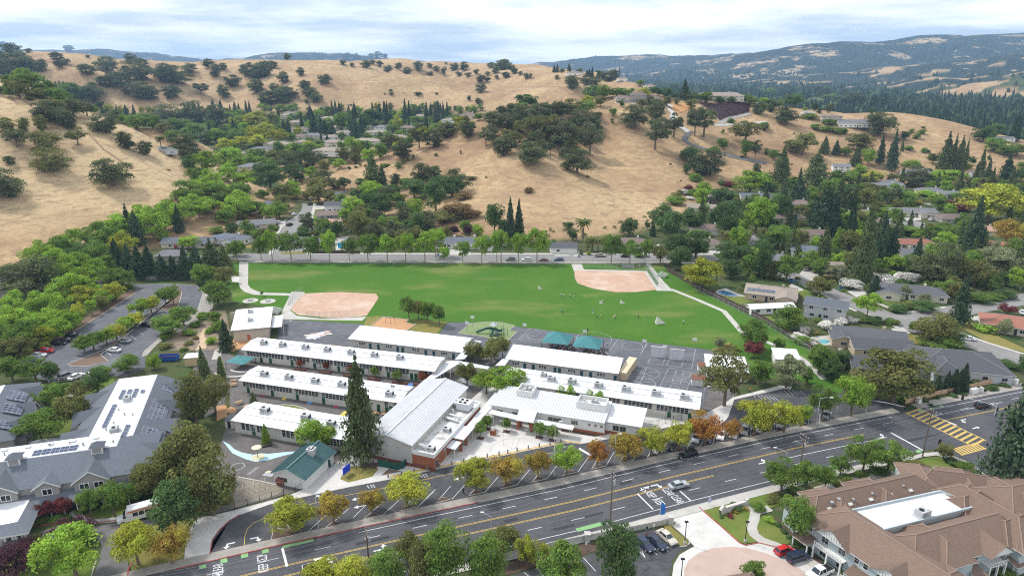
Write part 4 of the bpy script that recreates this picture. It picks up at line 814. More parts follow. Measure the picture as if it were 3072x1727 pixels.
def classroom(label,a,b,D,hf,hr,hb,ridge,over,groups,doors,units,wall=STUCCO,roofm=ROOF_W,wz=(1.85,3.55),ww=1.12,doorm=DOOR_G,seams=0,bars=(1,3),panels=()):
    loc,rz,L=frame_of(a,b);t=empty('classroom_wing',loc,rz);tag(t,label,'building','classroom wings of the school')
    w=MB();yr=D*ridge
    w.poly([(0,0,0),(L,0,0),(L,0,hf),(0,0,hf)],wall);w.poly([(L,D,0),(0,D,0),(0,D,hb),(L,D,hb)],wall)
    w.poly([(L,0,0),(L,D,0),(L,D,hb),(L,yr,hr-.05),(L,0,hf)],wall);w.poly([(0,D,0),(0,0,0),(0,0,hf),(0,yr,hr-.05),(0,D,hb)],wall)
    w.build('wall',t)
    sf=(hr-hf)/yr;sb=(hr-hb)/max(D-yr,.1);e=.45
    pl1=[(-e,-over,hf-over*sf+.08),(L+e,-over,hf-over*sf+.08),(L+e,yr,hr+.08),(-e,yr,hr+.08)];pl2=[(-e,yr,hr+.08),(L+e,yr,hr+.08),(L+e,D+.4,hb-.4*sb+.08),(-e,D+.4,hb-.4*sb+.08)]
    r=roof_slab([pl1,pl2],.16,roofm,FASCIA,'roof',t)
    sm=MB()
    if seams:
        n=int(L/seams)
        for i in range(n+1):
            x=-e+(L+2*e)*i/n;sm.poly([(x-.03,-over,pl1[0][2]+.05),(x+.03,-over,pl1[0][2]+.05),(x+.03,yr,hr+.14),(x-.03,yr,hr+.14)],roofm);sm.poly([(x+.03,-over,pl1[0][2]),(x+.03,-over,pl1[0][2]+.05),(x+.03,yr,hr+.14),(x+.03,yr,hr+.08)],FASCIA)
        q=sm.build('roof_seam',r);q['kind']='stuff'
    else:
        for i in range(1,int(L/4.6)):
            j=MB();x=L*i/int(L/4.6);j.poly([(x-.05,-over,pl1[0][2]+.012),(x+.05,-over,pl1[0][2]+.012),(x+.05,yr,hr+.092),(x-.05,yr,hr+.092)],DUCT);j.build('roof_joint',r)
        link('ridge_step',MB().box(-e,L+e,yr*.98,yr*.98+.12,hr+.06,hr+.24,roofm).mesh('ridge_step'),r)
        link('conduit',MB().box(0,L,yr*.45,yr*.45+.07,hf+(hr-hf)*.45+.06,hf+(hr-hf)*.45+.2,DUCT).mesh('conduit'),r)
    for(x0,x1,n)in groups:
        for i in range(n):window(t,L*(x0+(x1-x0)*(i+.5)/n),wz[0],min(ww,L*(x1-x0)/n*.97),wz[1]-wz[0],'f',0,bars=bars)
    for d in doors:door(t,L*d,1.0,2.2,'f',0,doorm)
    for(x,y,s)in units:
        z=hf+(hr-hf)*min(1,y*D/yr)if y*D<yr else hr-(y*D-yr)*sb
        roof_unit(t,L*x,D*y,z+.08,s)
    for(x,z,wd,h)in panels:link('wall_panel',MB().box(L*x-wd/2,L*x+wd/2,-.06,-.01,z,z+h,DOOR_D).box(L*x-wd/2+.12,L*x+wd/2-.12,-.07,-.055,z+.1,z+h-.1,CONC_W).mesh('wall_panel'),t)
    CLEAR.append([a,b,(b[0]+D*.3,b[1]+D),(a[0]+D*.3,a[1]+D)])
    return t,L
fr=lambda u,a,b:(u-a)/(b-a)

w1,L1=classroom('long white-roofed classroom wing with seven rooftop units and green doors',(-84.1,197.6),(-22.6,181.6),8.0,4.1,4.9,4.5,.55,.9,
    [(.017,.22,12),(.235,.36,7),(.375,.485,7),(.49,.61,7),(.625,.74,7),(.755,.875,7),(.93,.99,3)],[.094,.145,.264,.386,.514,.640,.770,.887,.908],
    [(fr(u,290,2180)+.02,.42,1.05)for u in(405,603,840,1065,1305,1533,1780)],panels=[(.405,.5,1.6,1.2),(.46,.5,1.7,1.2),(.545,.5,1.7,1.2),(.59,.5,1.4,1.4),(.68,.5,1.6,1.1),(.71,.5,1.8,1.1),(.85,.6,1.7,1.2)])
w2,L2=classroom('white-roofed classroom wing with pale conduit loop, tall conifer before its right end',(-76.4,175.6),(-29.6,162.2),7.8,4.1,4.9,4.5,.55,.9,
    [(.004,.155,7),(.165,.33,8),(.35,.50,7),(.52,.70,8),(.90,.935,1),(.955,.99,1)],[.037,.198,.362,.53,.87,.92,.945],[(.115,.35,1.1),(.28,.35,1.1),(.45,.35,1.1),(.62,.35,1.1),(.925,.2,1.1),(.9,.75,.5)])
w3,L3=classroom('short white-roofed classroom wing nearest the preschool yard',(-70.0,153.2),(-38.4,143.4),8.6,3.7,4.5,4.1,.6,.7,
    [(.06,.18,3),(.2,.29,3),(.42,.53,3),(.58,.63,2),(.8,.99,7)],[.17,.555],[(.19,.5,1.2),(.55,.5,1.2),(.78,.42,1.1)],wz=(1.2,3.2),bars=(1,3))
p1,LP1=classroom('white metal-roofed portable classrooms beside the turf play area',(-53.4,208.4),(-15.8,197.2),10.5,3.1,4.5,3.6,.78,.5,
    [],[.19,.265,.44,.485,.69,.76,.93],[],seams=3.2,doorm=DOOR_T,wall=mat('portable_grey',(.44,.43,.41),.9,.08,1))
p2,LP2=classroom('white metal-roofed portable classrooms behind the shade canopies',(-1.6,192.2),(30.7,181.8),10.0,3.1,4.5,3.6,.80,.5,
    [],[.17,.25,.45,.49,.69,.77,.985],[],seams=3.0,doorm=DOOR_T,wall=MATS['portable_grey'])
for t,L,xs in((p1,LP1,(.115,.36,.60,.85)),(p2,LP2,(.085,.335,.60,.86))):
    for x in xs:
        for dx in(-.8,0,.8):window(t,L*x+dx,1.35,.78,1.0,'f',0,bars=(1,2))
        link('sill_band',MB().box(L*x-2.3,L*x+2.3,-.05,-.01,.8,.92,FASCIA).mesh('sill_band'),t)
    link('walkway_deck',MB().box(-.5,L+.5,-2.0,-.02,.0,.28,CONC_D).mesh('walkway_deck'),t)
w4,L4=classroom('long white-roofed classroom wing behind the front office',(-2.5,174.8),(48.2,158.5),8.0,4.1,4.9,4.5,.55,.9,
    [(.08,.14,3),(.30,.50,9),(.52,.62,5),(.64,.78,7),(.80,.955,8)],[.23,.26,.70,.865,.965],[(.25,.35,1.1),(.36,.35,1.2),(.5,.35,1.2),(.64,.35,1.2),(.79,.35,1.2),(.93,.35,1.2),(.2,.55,.9)],wz=(1.75,3.6))
# small block behind the gravel infield
def box_block(name,label,a,b,D,h,roofm,wall,over=.5,rise=.3,doors=(),wins=(),units=(),group=None):
    loc,rz,L=frame_of(a,b);t=empty(name,loc,rz);tag(t,label,'building',group);w=MB()
    for pl in([(0,0,0),(L,0,0),(L,0,h),(0,0,h)],[(L,D,0),(0,D,0),(0,D,h+rise),(L,D,h+rise)],[(L,0,0),(L,D,0),(L,D,h+rise),(L,0,h)],[(0,D,0),(0,0,0),(0,0,h),(0,D,h+rise)]):w.poly(pl,wall)
    w.build('wall',t);s=rise/D
    roof_slab([[(-over,-over,h-over*s+.1),(L+over,-over,h-over*s+.1),(L+over,D+over,h+rise+over*s+.1),(-over,D+over,h+rise+over*s+.1)]],.18,roofm,FASCIA,'roof',t)
    for x,m in doors:door(t,L*x,1.1,2.1,'f',0,m)
    for x,z,w_,hh in wins:window(t,L*x,z,w_,hh,'f',0,bars=(2,1))
    for x,y,sc in units:roof_unit(t,L*x,D*y,h+rise*y+.12,sc)
    CLEAR.append([a,b,(b[0],b[1]+D),(a[0],a[1]+D)])
    return t,L
bk,Lb=box_block('multi_use_block','cream flat-roofed school block beside the left infield',(-93.4,213.0),(-82.6,216.1),19,4.2,ROOF_W,mat('stucco_tan',(.52,.46,.37),.9,.06,.7),.7,.4,[(.42,mat('door_orange',(.42,.13,.05),.7))],[],[(.45,.35,.9),(.4,.8,.9)])
link('side_canopy',MB().box(Lb+.7,Lb+4.2,2,14,2.9,3.05,ROOF_W).box(Lb+4.0,Lb+4.1,2.1,2.2,0,2.9,STEEL).box(Lb+4.0,Lb+4.1,13.7,13.8,0,2.9,STEEL).mesh('side_canopy'),bk)
link('rear_wall',MB().box(-3.2,6.5,22.6,22.9,0,2.8,MATS['stucco_tan']).box(6.2,6.5,19.5,22.6,0,2.8,MATS['stucco_tan']).mesh('rear_wall'),bk)
p3,_=box_block('portable_office','white flat-roofed portable behind the pale open tree',(57.6,184.0),(68.9,181.8),10.5,3.2,ROOF_W,STUCCO_W,.3,.3,[(.3,DOOR_T)],[(.6,1.2,1.4,1.0)])
p4,_=box_block('portable_office','white-roofed shelter beside the field fence path',tuple(pt('B4',1560,500,0))[:2],tuple(pt('B4',1800,520,0))[:2],8,2.9,ROOF_W,STUCCO_W,.3,.3,[(.5,DOOR_T)])
# brick-roofed sheds and the cream container
def shed(name,label,a,b,D,h,roofm,wall,ridge=.5,rise=.5,cat='shed',group=None,doors=0):
    loc,rz,L=frame_of(a,b);t=empty(name,loc,rz);tag(t,label,cat,group);w=MB()
    w.poly([(0,0,0),(L,0,0),(L,0,h),(0,0,h)],wall);w.poly([(L,D,0),(0,D,0),(0,D,h),(L,D,h)],wall);w.poly([(L,0,0),(L,D,0),(L,D,h),(L,D/2,h+rise),(L,0,h)],wall);w.poly([(0,D,0),(0,0,0),(0,0,h),(0,D/2,h+rise),(0,D,h)],wall);w.build('wall',t)
    o=.2;s=rise/(D/2)
    roof_slab([[(-o,-o,h-o*s+.05),(L+o,-o,h-o*s+.05),(L+o,D/2,h+rise+.05),(-o,D/2,h+rise+.05)],[(-o,D/2,h+rise+.05),(L+o,D/2,h+rise+.05),(L+o,D+o,h-o*s+.05),(-o,D+o,h-o*s+.05)]],.1,roofm,FASCIA,'roof',t)
    if doors:door(t,L/2,1.0,1.9,'f',0,DOOR_D)
    return t,L
ROOF_RB=mat('roof_redbrown',(.20,.085,.06),.9,.15,2)
shed('storage_shed','white storage shed with rust-brown roof nearer the car park',tuple(pt('B4',738,680))[:2],tuple(pt('B4',865,692))[:2],3.2,2.2,ROOF_RB,STUCCO_W,doors=0,group='storage sheds')
shed('storage_shed','white storage shed with rust-brown roof against the portable',tuple(pt('B4',803,553))[:2],tuple(pt('B4',900,560))[:2],3.2,2.2,ROOF_RB,STUCCO_W,group='storage sheds')
shed('play_house','small dark-roofed play shed with white doors by the preschool',tuple(pt('B2',88,1095))[:2],tuple(pt('B2',170,1105))[:2],3.4,2.2,mat('roof_charcoal',(.07,.075,.085),.9,.15,1.5),mat('shed_redwhite',(.55,.5,.5),.9,.1,1),doors=1)
def container():
    a,b=pt('B3',1985,625),pt('B3',2065,640);d=pt('B3',2135,510)-b;loc,rz,L=frame_of(a,b);D=12.2;t=empty('shipping_container',loc,rz);tag(t,'cream shipping container standing at the end of the portables','container');w=MB();w.box(0,L,0,D,.15,2.75,CREAM_CONT);w.build('body',t)
    for i in range(36):link('corrugation',shared('corr',lambda:MB().box(-.04,.0,0,.16,.3,2.6,CREAM_CONT).mesh('corrugation')),t,(L+.04,.2+i*.33,0))
    for i in range(2):
        q=link('door',shared('cdoor',lambda:MB().box(.03,1.14,-.06,0,.25,2.65,CREAM_CONT).mesh('door')),t,(i*L/2,0,0));link('lock_bar',shared('lbar',lambda:MB().box(.35,.4,-.11,-.06,.3,2.6,STEEL).box(.75,.8,-.11,-.06,.3,2.6,STEEL).mesh('lock_bar')),q)
container()

# --- the hall with its brick annex, canopies and front office
def hall():
    a,b=Vector((-34.7,141.8)),Vector((-23.1,137.5));loc,rz,W=frame_of(a,b);D,h,hr=31.0,5.9,7.3
    t=empty('school_hall',loc,rz);tag(t,'school hall with ribbed white gable roof and grey end wall','building');m=mat('stucco_grey',(.40,.39,.375),.9,.05,.5,dirt=(.35,.34,.33),dirt_scale=.4)
    w=MB();w.poly([(0,0,0),(W,0,0),(W,0,h),(W/2,0,hr),(0,0,h)],m);w.poly([(W,D,0),(0,D,0),(0,D,h),(W/2,D,hr),(W,D,h)],m);w.poly([(W,0,0),(W,D,0),(W,D,h),(W,0,h)],STUCCO);w.poly([(0,D,0),(0,0,0),(0,0,h),(0,D,h)],STUCCO);w.build('wall',t)
    e=.45;s=(hr-h)/(W/2)
    r=roof_slab([[(-e,-e,h-e*s+.08),(W/2,-e,hr+.08),(W/2,D+e,hr+.08),(-e,D+e,h-e*s+.08)],[(W/2,-e,hr+.08),(W+e,-e,h-e*s+.08),(W+e,D+e,h-e*s+.08),(W/2,D+e,hr+.08)]],.18,METAL_W,FRAME_W,'roof',t)
    n=58
    for i in range(n+1):
        y=-e+(D+2*e)*i/n;q=shared('hallrib',lambda:MB().poly([(-e,-.05,h-e*s+.10),(W/2,-.05,hr+.10),(W/2,0,hr+.2),(-e,0,h-e*s+.2)],METAL_W).poly([(-e,0,h-e*s+.2),(W/2,0,hr+.2),(W/2,.05,hr+.10),(-e,.05,h-e*s+.10)],METAL_W).poly([(W/2,-.05,hr+.10),(W+e,-.05,h-e*s+.10),(W+e,0,h-e*s+.2),(W/2,0,hr+.2)],METAL_W).poly([(W/2,0,hr+.2),(W+e,0,h-e*s+.2),(W+e,.05,h-e*s+.10),(W/2,.05,hr+.10)],METAL_W).mesh('roof_rib'))
        link('roof_rib',q,r,(0,y,0))
    link('ridge_cap',MB().box(W/2-.2,W/2+.2,-e,D+e,hr+.17,hr+.28,FRAME_W).mesh('ridge_cap'),r)
    for i in range(3):link('wall_vent',MB().box(W*.25+i*2.8,W*.25+.3+i*2.8,-.04,-.01,4.2,4.5,STEEL).mesh('wall_vent'),t)
    # annex
    q=empty('brick_annex',loc,rz);tag(q,'brick annex with stained flat roof, ducts and roof plant','building');x0,x1,D2,h2=W+.02,W+5.6,27.5,4.3
    w=MB();w.box(x0,x1,.35,D2,0,h2-1.0,BRICK);w.build('wall',q);pr=MB();t_=.3
    for bx in((x0,x1+.1,.25,.25+t_),(x0,x1+.1,D2-t_,D2+.1),(x1-t_,x1+.1,.25+t_,D2-t_)):pr.box(*bx,h2-1.0,h2,STUCCO_W)
    pr.build('parapet',q);link('flat_roof',MB().box(x0,x1-t_,.25+t_,D2-t_,h2-.9,h2-.45,ROOF_DIRTY).mesh('flat_roof'),q)
    link('railing',MB().box(x0+.3,x0+.36,1,D2-2,h2+.55,h2+.62,DUCT).box(x0+.3,x0+.36,1,D2-2,h2+.1,h2+.17,DUCT).mesh('railing'),q)
    for i in range(14):link('railing_post',shared('rpost',lambda:MB().box(0,.06,0,.06,0,1.1,DUCT).mesh('railing_post')),q,(x0+.3,1.2+i*1.85,h2-.45))
    roof_unit(q,x1-1.6,2.1,h2-.45,1.0);roof_unit(q,x1-1.9,11.2,h2-.45,1.0)
    d=MB();d.tube([(x0+.8,2.2,h2+.3),(x0+1.4,2.0,h2+.7),(x0+2.6,2.1,h2+.2)],.42,DUCT,8);d.build('duct',q);d=MB();d.tube([(x0+.8,16.6,h2+.1),(x1-1.0,16.0,h2+.1)],.4,DUCT,8);d.build('duct',q);d=MB();d.tube([(x0+.8,18.2,h2+.3),(x1-1.2,17.6,h2+.3)],.3,DUCT,8);d.build('duct',q)
    big=MB();big.box(x0+1.3,x1-.6,21.5,24.6,h2+.1,h2+1.9,METAL_W);big.box(x0+1.5,x1-.8,21.7,24.4,h2-.45,h2+.1,STEEL)
    for i in range(4):big.lathe([(.4,h2+1.9),(.4,h2+2.05),(.3,h2+2.06),(.28,h2+1.95)],BLACK,10,(x0+2.2+(i%2)*1.3,22.3+(i//2)*1.4))
    big.build('air_handler',q);d=MB();d.tube([(x0+.5,22.4,h2+1.2),(x0+1.4,22.4,h2+1.4)],.5,DUCT,8);d.tube([(x0+.5,24.0,h2+.2),(x0+.6,24.0,h2+1.3),(x0+1.4,24.0,h2+1.3)],.5,DUCT,8);d.tube([(x0+1.2,19.8,h2-.3),(x0+1.2,19.8,h2+.9)],.25,DUCT,8);d.build('duct',q)
    door(q,1.6,1.0,2.1,'r',x1+.005,DOOR_D);window(q,6.0,2.2,1.2,.5,'r',x1+.005,bars=(2,1))
    for i,y in enumerate((17.5,20,21.2)):window(q,y,1.6,.45,.45,'r',x1+.005,bars=(1,1))
    link('base_plinth',MB().box(-.1,W+5.7,-.06,.3,0,.9,REDWOOD).mesh('base_plinth'),t)
    return rz
HALL_RZ=hall()
def canopy(name,label,pts,z,th,cols,brick=(),slope=0.0,seam=1.1,group='covered walkways of the school'):
    c=sum(pts,Vector())/len(pts);t=empty(name,(c.x,c.y,0));tag(t,label,'canopy',group)
    loc=[Vector((p.x-c.x,p.y-c.y,0))for p in pts];zz=[z+(slope if i>=len(pts)/2 else 0)for i in range(len(pts))]
    r=roof_slab([[(p.x,p.y,q)for p,q in zip(loc,zz)]],th,METAL_W,FRAME_W,'canopy_roof',t)
    for p in cols:link('post',shared(('post',z),lambda:MB().box(-.07,.07,-.07,.07,0,z-.1,FRAME_W).mesh('post')),t,(p.x-c.x,p.y-c.y,0))
    for p in brick:link('brick_pier',shared(('pier',z),lambda:MB().box(-.35,.35,-.35,.35,0,z-.1,BRICK).mesh('brick_pier')),t,(p.x-c.x,p.y-c.y,0))
    return t
canopy('covered_walkway','white covered walkway along the brick annex',[Vector(p)for p in((-13.6,144.7,0),(-11.2,145.2,0),(-2.6,167.6,0),(-4.6,169.2,0))],3.2,.18,P('E3','1530 1030 1275 1330'),P('E3','1365 1220 1440 1130'))
canopy('entrance_canopy','small white canopy at the brick annex corner',[Vector(p)for p in((-15.6,141.5,0),(-13.3,140.4,0),(-12.0,143.9,0),(-14.3,144.9,0))],2.8,.16,P('E3','1150 1310 1275 1325'))
canopy('covered_walkway','white metal roof over the hall corner entrance',[Vector(p)for p in((-15.7,145.4,0),(-11.5,143.6,0),(-9.4,149.2,0),(-13.2,150.9,0))],3.5,.18,[],[])
canopy('covered_walkway','white covered walkway before the left half of the front office',[Vector(p)for p in((-6.6,158.0,0),(1.2,154.4,0),(1.9,156.6,0),(-6.0,160.2,0))],2.9,.16,P('B3','760 1075 1000 1060'))
canopy('covered_walkway','white covered walkway before the right half of the front office',[Vector(p)for p in((5.2,152.9,0),(14.9,149.3,0),(15.6,151.4,0),(6.0,154.9,0))],2.9,.16,P('B3','1260 1155 1505 1230 1530 1160'))
canopy('entrance_canopy','raised white entrance roof on brick piers at the front office',[Vector(p)for p in((.9,152.9,0),(5.3,151.5,0),(6.4,156.3,0),(1.9,157.8,0))],3.7,.2,[],P('B3','1000 1110 1135 1135 1025 1085 1125 1085'),.4)
canopy('covered_walkway','long white covered walkway joining the classroom wings',P('B3','120 640 400 470 290 440 60 640',3.0),3.0,.16,P('B3','240 660 335 610 385 560 270 640'))
canopy('covered_walkway','white covered link beside the courtyard trees',P('B3','290 440 400 470 700 515 720 490 400 430',3.0),3.0,.14,P('B3','420 530 560 545'))
canopy('covered_walkway','white porch canopy at the left end of the far portables',P('B3','775 480 870 480 915 420 850 410',2.9),2.9,.14,P('B3','885 500 912 510'))
canopy('covered_walkway','white porch canopy at the right end of the near portables',P('B3','375 420 470 415 640 240 560 225',3.0),3.0,.14,P('B3','480 445'))
def office():
    loc,rz,L=frame_of((-5.2,160.9),(23.0,151.3));D,h,hb=9.0,3.9,4.9;t=empty('front_office',loc,rz);tag(t,'front office with ribbed white shed roof and two walled plant wells','building')
    w=MB();w.poly([(0,0,0),(L,0,0),(L,0,h),(0,0,h)],STUCCO_W);w.poly([(L,D,0),(0,D,0),(0,D,hb),(L,D,hb)],STUCCO_W);w.poly([(L,0,0),(L,D,0),(L,D,hb),(L,0,h)],STUCCO_W);w.poly([(0,D,0),(0,0,0),(0,0,h),(0,D,hb)],STUCCO_W);w.build('wall',t)
    o=.5;s=(hb-h)/D;r=roof_slab([[(-o,-o,h-o*s+.1),(L+.1,-o,h-o*s+.1),(L+.1,D+o,hb+o*s+.1),(-o,D+o,hb+o*s+.1)]],.18,METAL_W,FRAME_W,'roof',t)
    for i in range(40):link('roof_rib',shared('offrib',lambda:MB().poly([(-.04,-o,h-o*s+.11),(.04,-o,h-o*s+.11),(.04,D+o,hb+o*s+.18),(-.04,D+o,hb+o*s+.18)],METAL_W).poly([(.04,-o,h-o*s+.1),(.04,-o,h-o*s+.17),(.04,D+o,hb+o*s+.18),(.04,D+o,hb+o*s+.1)],FASCIA).mesh('roof_rib')),r,(-.3+i*(L+.2)/40,0,0))
    for x0,x1,y0,y1 in((5.0,9.3,5.2,9.6),(21.6,29.2,4.0,8.2)):
        pl=link('plant_well',MB().box(x0,x1,y0,y0+.25,h+.3,hb+1.5,STUCCO_W).box(x0,x1,y1-.25,y1,h+.3,hb+1.5,STUCCO_W).box(x0,x0+.25,y0+.25,y1-.25,h+.3,hb+1.5,STUCCO_W).box(x1-.25,x1,y0+.25,y1-.25,h+.3,hb+1.5,STUCCO_W).box(x0+.25,x1-.25,y0+.25,y1-.25,h,hb+.5,ROOF_DIRTY).mesh('plant_well'),t)
        roof_unit(pl,(x0+x1)/2+.4,(y0+y1)/2+.3,hb+.5,.8);roof_unit(pl,(x0+x1)/2-(x1-x0)*.25,(y0+y1)/2-.4,hb+.5,.55)
    for x,w_,z,hh in((2.2,1.7,1.5,1.2),(6.4,1.7,1.5,1.2),(17.0,3.6,1.9,1.1),(22.2,1.8,1.9,1.1),(26.0,.7,2.2,.7),(27.6,.7,2.2,.7),(29.1,.7,2.2,.7)):window(t,min(x,L-.5),z,w_,hh,'f',0,fr=mat('frame_tan',(.40,.38,.32),.7),bars=(3 if w_>1 else 1,2),t=.14)
    door(t,10.8,1.8,2.3,'f',0,DOOR_D);link('brick_base',MB().box(14,L+.06,-.08,-.01,0,.9,BRICK).mesh('brick_base'),t)
    g=empty('office_wing',loc,rz);tag(g,'lower white wing at the right end of the front office','building')
    x0,x1=L+.05,L+8.6;w=MB();w.box(x0,x1,1.6,D+1,0,3.5,STUCCO_W);w.build('wall',g);roof_slab([[(x0,1.1,3.55),(x1+.5,1.1,3.55),(x1+.5,D+1.5,4.1),(x0,D+1.5,4.1)]],.18,METAL_W,FRAME_W,'roof',g);link('brick_base',MB().box(x0,x1+.05,1.5,1.59,0,.9,BRICK).mesh('brick_base'),g)
    for i in(0,1):window(g,x0+2.6+i*1.75,1.2,1.55,1.4,'f',1.6,fr=MATS['frame_tan'],bars=(2,2))
office()
# preschool building with the teal ribbed roof
def teal():
    a,b=Vector((-52.7,130.9)),Vector((-45.1,128.4));loc,rz,W=frame_of(a,b);D,h,hr=11.4,3.0,4.7;t=empty('preschool_building',loc,rz);tag(t,'small white preschool building with teal ribbed gable roof','building');w=MB()
    w.poly([(0,0,0),(W,0,0),(W,0,h),(W/2,0,hr),(0,0,h)],STUCCO_W);w.poly([(W,D,0),(0,D,0),(0,D,h),(W/2,D,hr),(W,D,h)],STUCCO_W);w.poly([(W,0,0),(W,D,0),(W,D,h),(W,0,h)],STUCCO_W);w.poly([(0,D,0),(0,0,0),(0,0,h),(0,D,h)],STUCCO_W);w.build('wall',t);e=.6;s=(hr-h)/(W/2)
    r=roof_slab([[(-e,-e,h-e*s+.08),(W/2,-e,hr+.08),(W/2,D+e,hr+.08),(-e,D+e,h-e*s+.08)],[(W/2,-e,hr+.08),(W+e,-e,h-e*s+.08),(W+e,D+e,h-e*s+.08),(W/2,D+e,hr+.08)]],.16,TEAL_ROOF,FRAME_W,'roof',t)
    def rib():
        q=MB()
        for(p,c)in(((-e,h-e*s),(W/2,hr)),((W/2,hr),(W+e,h-e*s))):q.poly([(p[0],-.05,p[1]+.1),(c[0],-.05,c[1]+.1),(c[0],0,c[1]+.22),(p[0],0,p[1]+.22)],TEAL_ROOF);q.poly([(p[0],0,p[1]+.22),(c[0],0,c[1]+.22),(c[0],.05,c[1]+.1),(p[0],.05,p[1]+.1)],TEAL_ROOF)
        return q.mesh('roof_rib')
    for i in range(27):link('roof_rib',shared('tealrib',rib),r,(0,-e+.1+i*(D+2*e-.2)/26,0))
    link('ridge_cap',MB().box(W/2-.15,W/2+.15,-e,D+e,hr+.14,hr+.26,mat('ridge_teal',(.12,.2,.2),.6)).mesh('ridge_cap'),r)
    link('roof_cupola',MB().box(W/2+.5,W/2+1.9,6.4,7.8,hr-.9,hr+.5,DUCT).box(W/2+.35,W/2+2.05,6.25,7.95,hr+.5,hr+1.15,METAL_W).box(W/2+.6,W/2+1.8,6.5,7.7,hr+1.15,hr+1.2,BLACK).box(W/2+.95,W/2+1.45,6.85,7.35,hr+1.2,hr+1.26,FRAME_W).mesh('roof_cupola'),r)
    window(t,2.2,.9,2.6,1.2,'f',0,bars=(1,1));door(t,9.4,1.0,2.1,'r',W,DOOR_T)
teal()

# ------------------------------------------------------------------ houses
def rf(name,c,v=.16):return mat('roof_'+name,c,.95,v,2.2,.35,14,dirt=tuple(k*.72 for k in c),dirt_scale=3.5,dirt_amt=.45,obj_rand=.12)
def wl(name,c):return mat('wall_'+name,c,.9,.05,.8,.05,30,dirt=tuple(k*.86 for k in c),dirt_scale=.6,dirt_amt=.5)
ROOFS=dict(grey=rf('grey',(.15,.152,.16)),dark=rf('dark',(.085,.088,.098)),brown=rf('brown',(.17,.125,.11)),tan=rf('tan',(.27,.225,.185)),red=rf('red',(.29,.125,.09)),pink=rf('pink',(.37,.22,.165)),slate=rf('slate',(.115,.128,.15)),white=ROOF_W)
WALLS=dict(cream=wl('cream',(.58,.53,.44)),white=wl('white',(.70,.69,.66)),grey=wl('grey',(.44,.45,.46)),tan=wl('tan',(.44,.35,.25)),beige=wl('beige',(.50,.44,.36)),taupe=wl('taupe',(.31,.28,.26)))
SOLAR=mat('solar_panel',(.040,.055,.105),.12,.2,2,spec=.7);SOLAR_F=mat('solar_frame',(.45,.46,.48),.4)
GARAGE=mat('garage_white',(.68,.67,.64),.7,.06,2)
def panel_mesh():
    return shared('solar',lambda:MB().box(-.82,.82,-.5,.5,.0,.05,SOLAR_F).box(-.78,-.02,-.46,.46,.045,.06,SOLAR).box(.02,.78,-.46,.46,.045,.06,SOLAR).mesh('solar_panel'))
def slope_planes(L,W,h,r,kind,o):
    s=r/(W/2);z=h-o*s;y2=W/2
    if kind=='hip':
        i=min(W/2,L/2-.3);A,B=(i,y2,h+r),(L-i,y2,h+r);c=[(-o,-o,z),(L+o,-o,z),(L+o,W+o,z),(-o,W+o,z)]
        return[[c[0],c[1],B,A],[c[1],c[2],B],[c[2],c[3],A,B],[c[3],c[0],A]]
    A,B=(-o,y2,h+r),(L+o,y2,h+r)
    return[[(-o,-o,z),(L+o,-o,z),B,A],[(L+o,W+o,z),(-o,W+o,z),A,B]]
CAP={True:mat('ridge_brown',(.27,.19,.15),.9,.1,2),False:mat('ridge_grey',(.22,.215,.21),.9,.1,2)}
def SHB_():return MATS.get('roof_shingle_brown')
def body(t,L,W,h,r,roof,wall,kind,o=.55,x=0.,y=0.,rot=0.,nm=('wall','roof')):
    """wall and roof of one rectangular range; x,y,rot place it in the house frame"""
    w=MB();rr=0 if kind=='hip' else r
    w.poly([(0,0,0),(L,0,0),(L,0,h),(0,0,h)],wall);w.poly([(L,W,0),(0,W,0),(0,W,h),(L,W,h)],wall)
    w.poly([(L,0,0),(L,W,0),(L,W,h)]+([(L,W/2,h+rr)]if rr else[])+[(L,0,h)],wall);w.poly([(0,W,0),(0,0,0),(0,0,h)]+([(0,W/2,h+rr)]if rr else[])+[(0,W,h)],wall)
    a=w.build(nm[0],t);b=roof_slab([[(p[0],p[1],p[2]+.1)for p in q]for q in slope_planes(L,W,h,r,kind,o)],.16,roof,FRAME_W,nm[1],t)
    if kind=='hip' and L>5.5:
        i=min(W/2,L/2-.3);z=h-o*r/(W/2);A,B=(i,W/2,h+r+.12),(L-i,W/2,h+r+.12);k=MB().tube([A,B],.11,CAP[roof==SHB_()],5,False)
        for e,c in((A,(-o,-o)),(A,(-o,W+o)),(B,(L+o,-o)),(B,(L+o,W+o))):k.tube([e,(*c,z+.1)],.11,CAP[roof==SHB_()],5,False)
        k=k.build('ridge_cap',b);k['kind']='stuff'
    for q in(a,b):q.location=(x,y,0);q.rotation_euler.z=rot
    return a,b
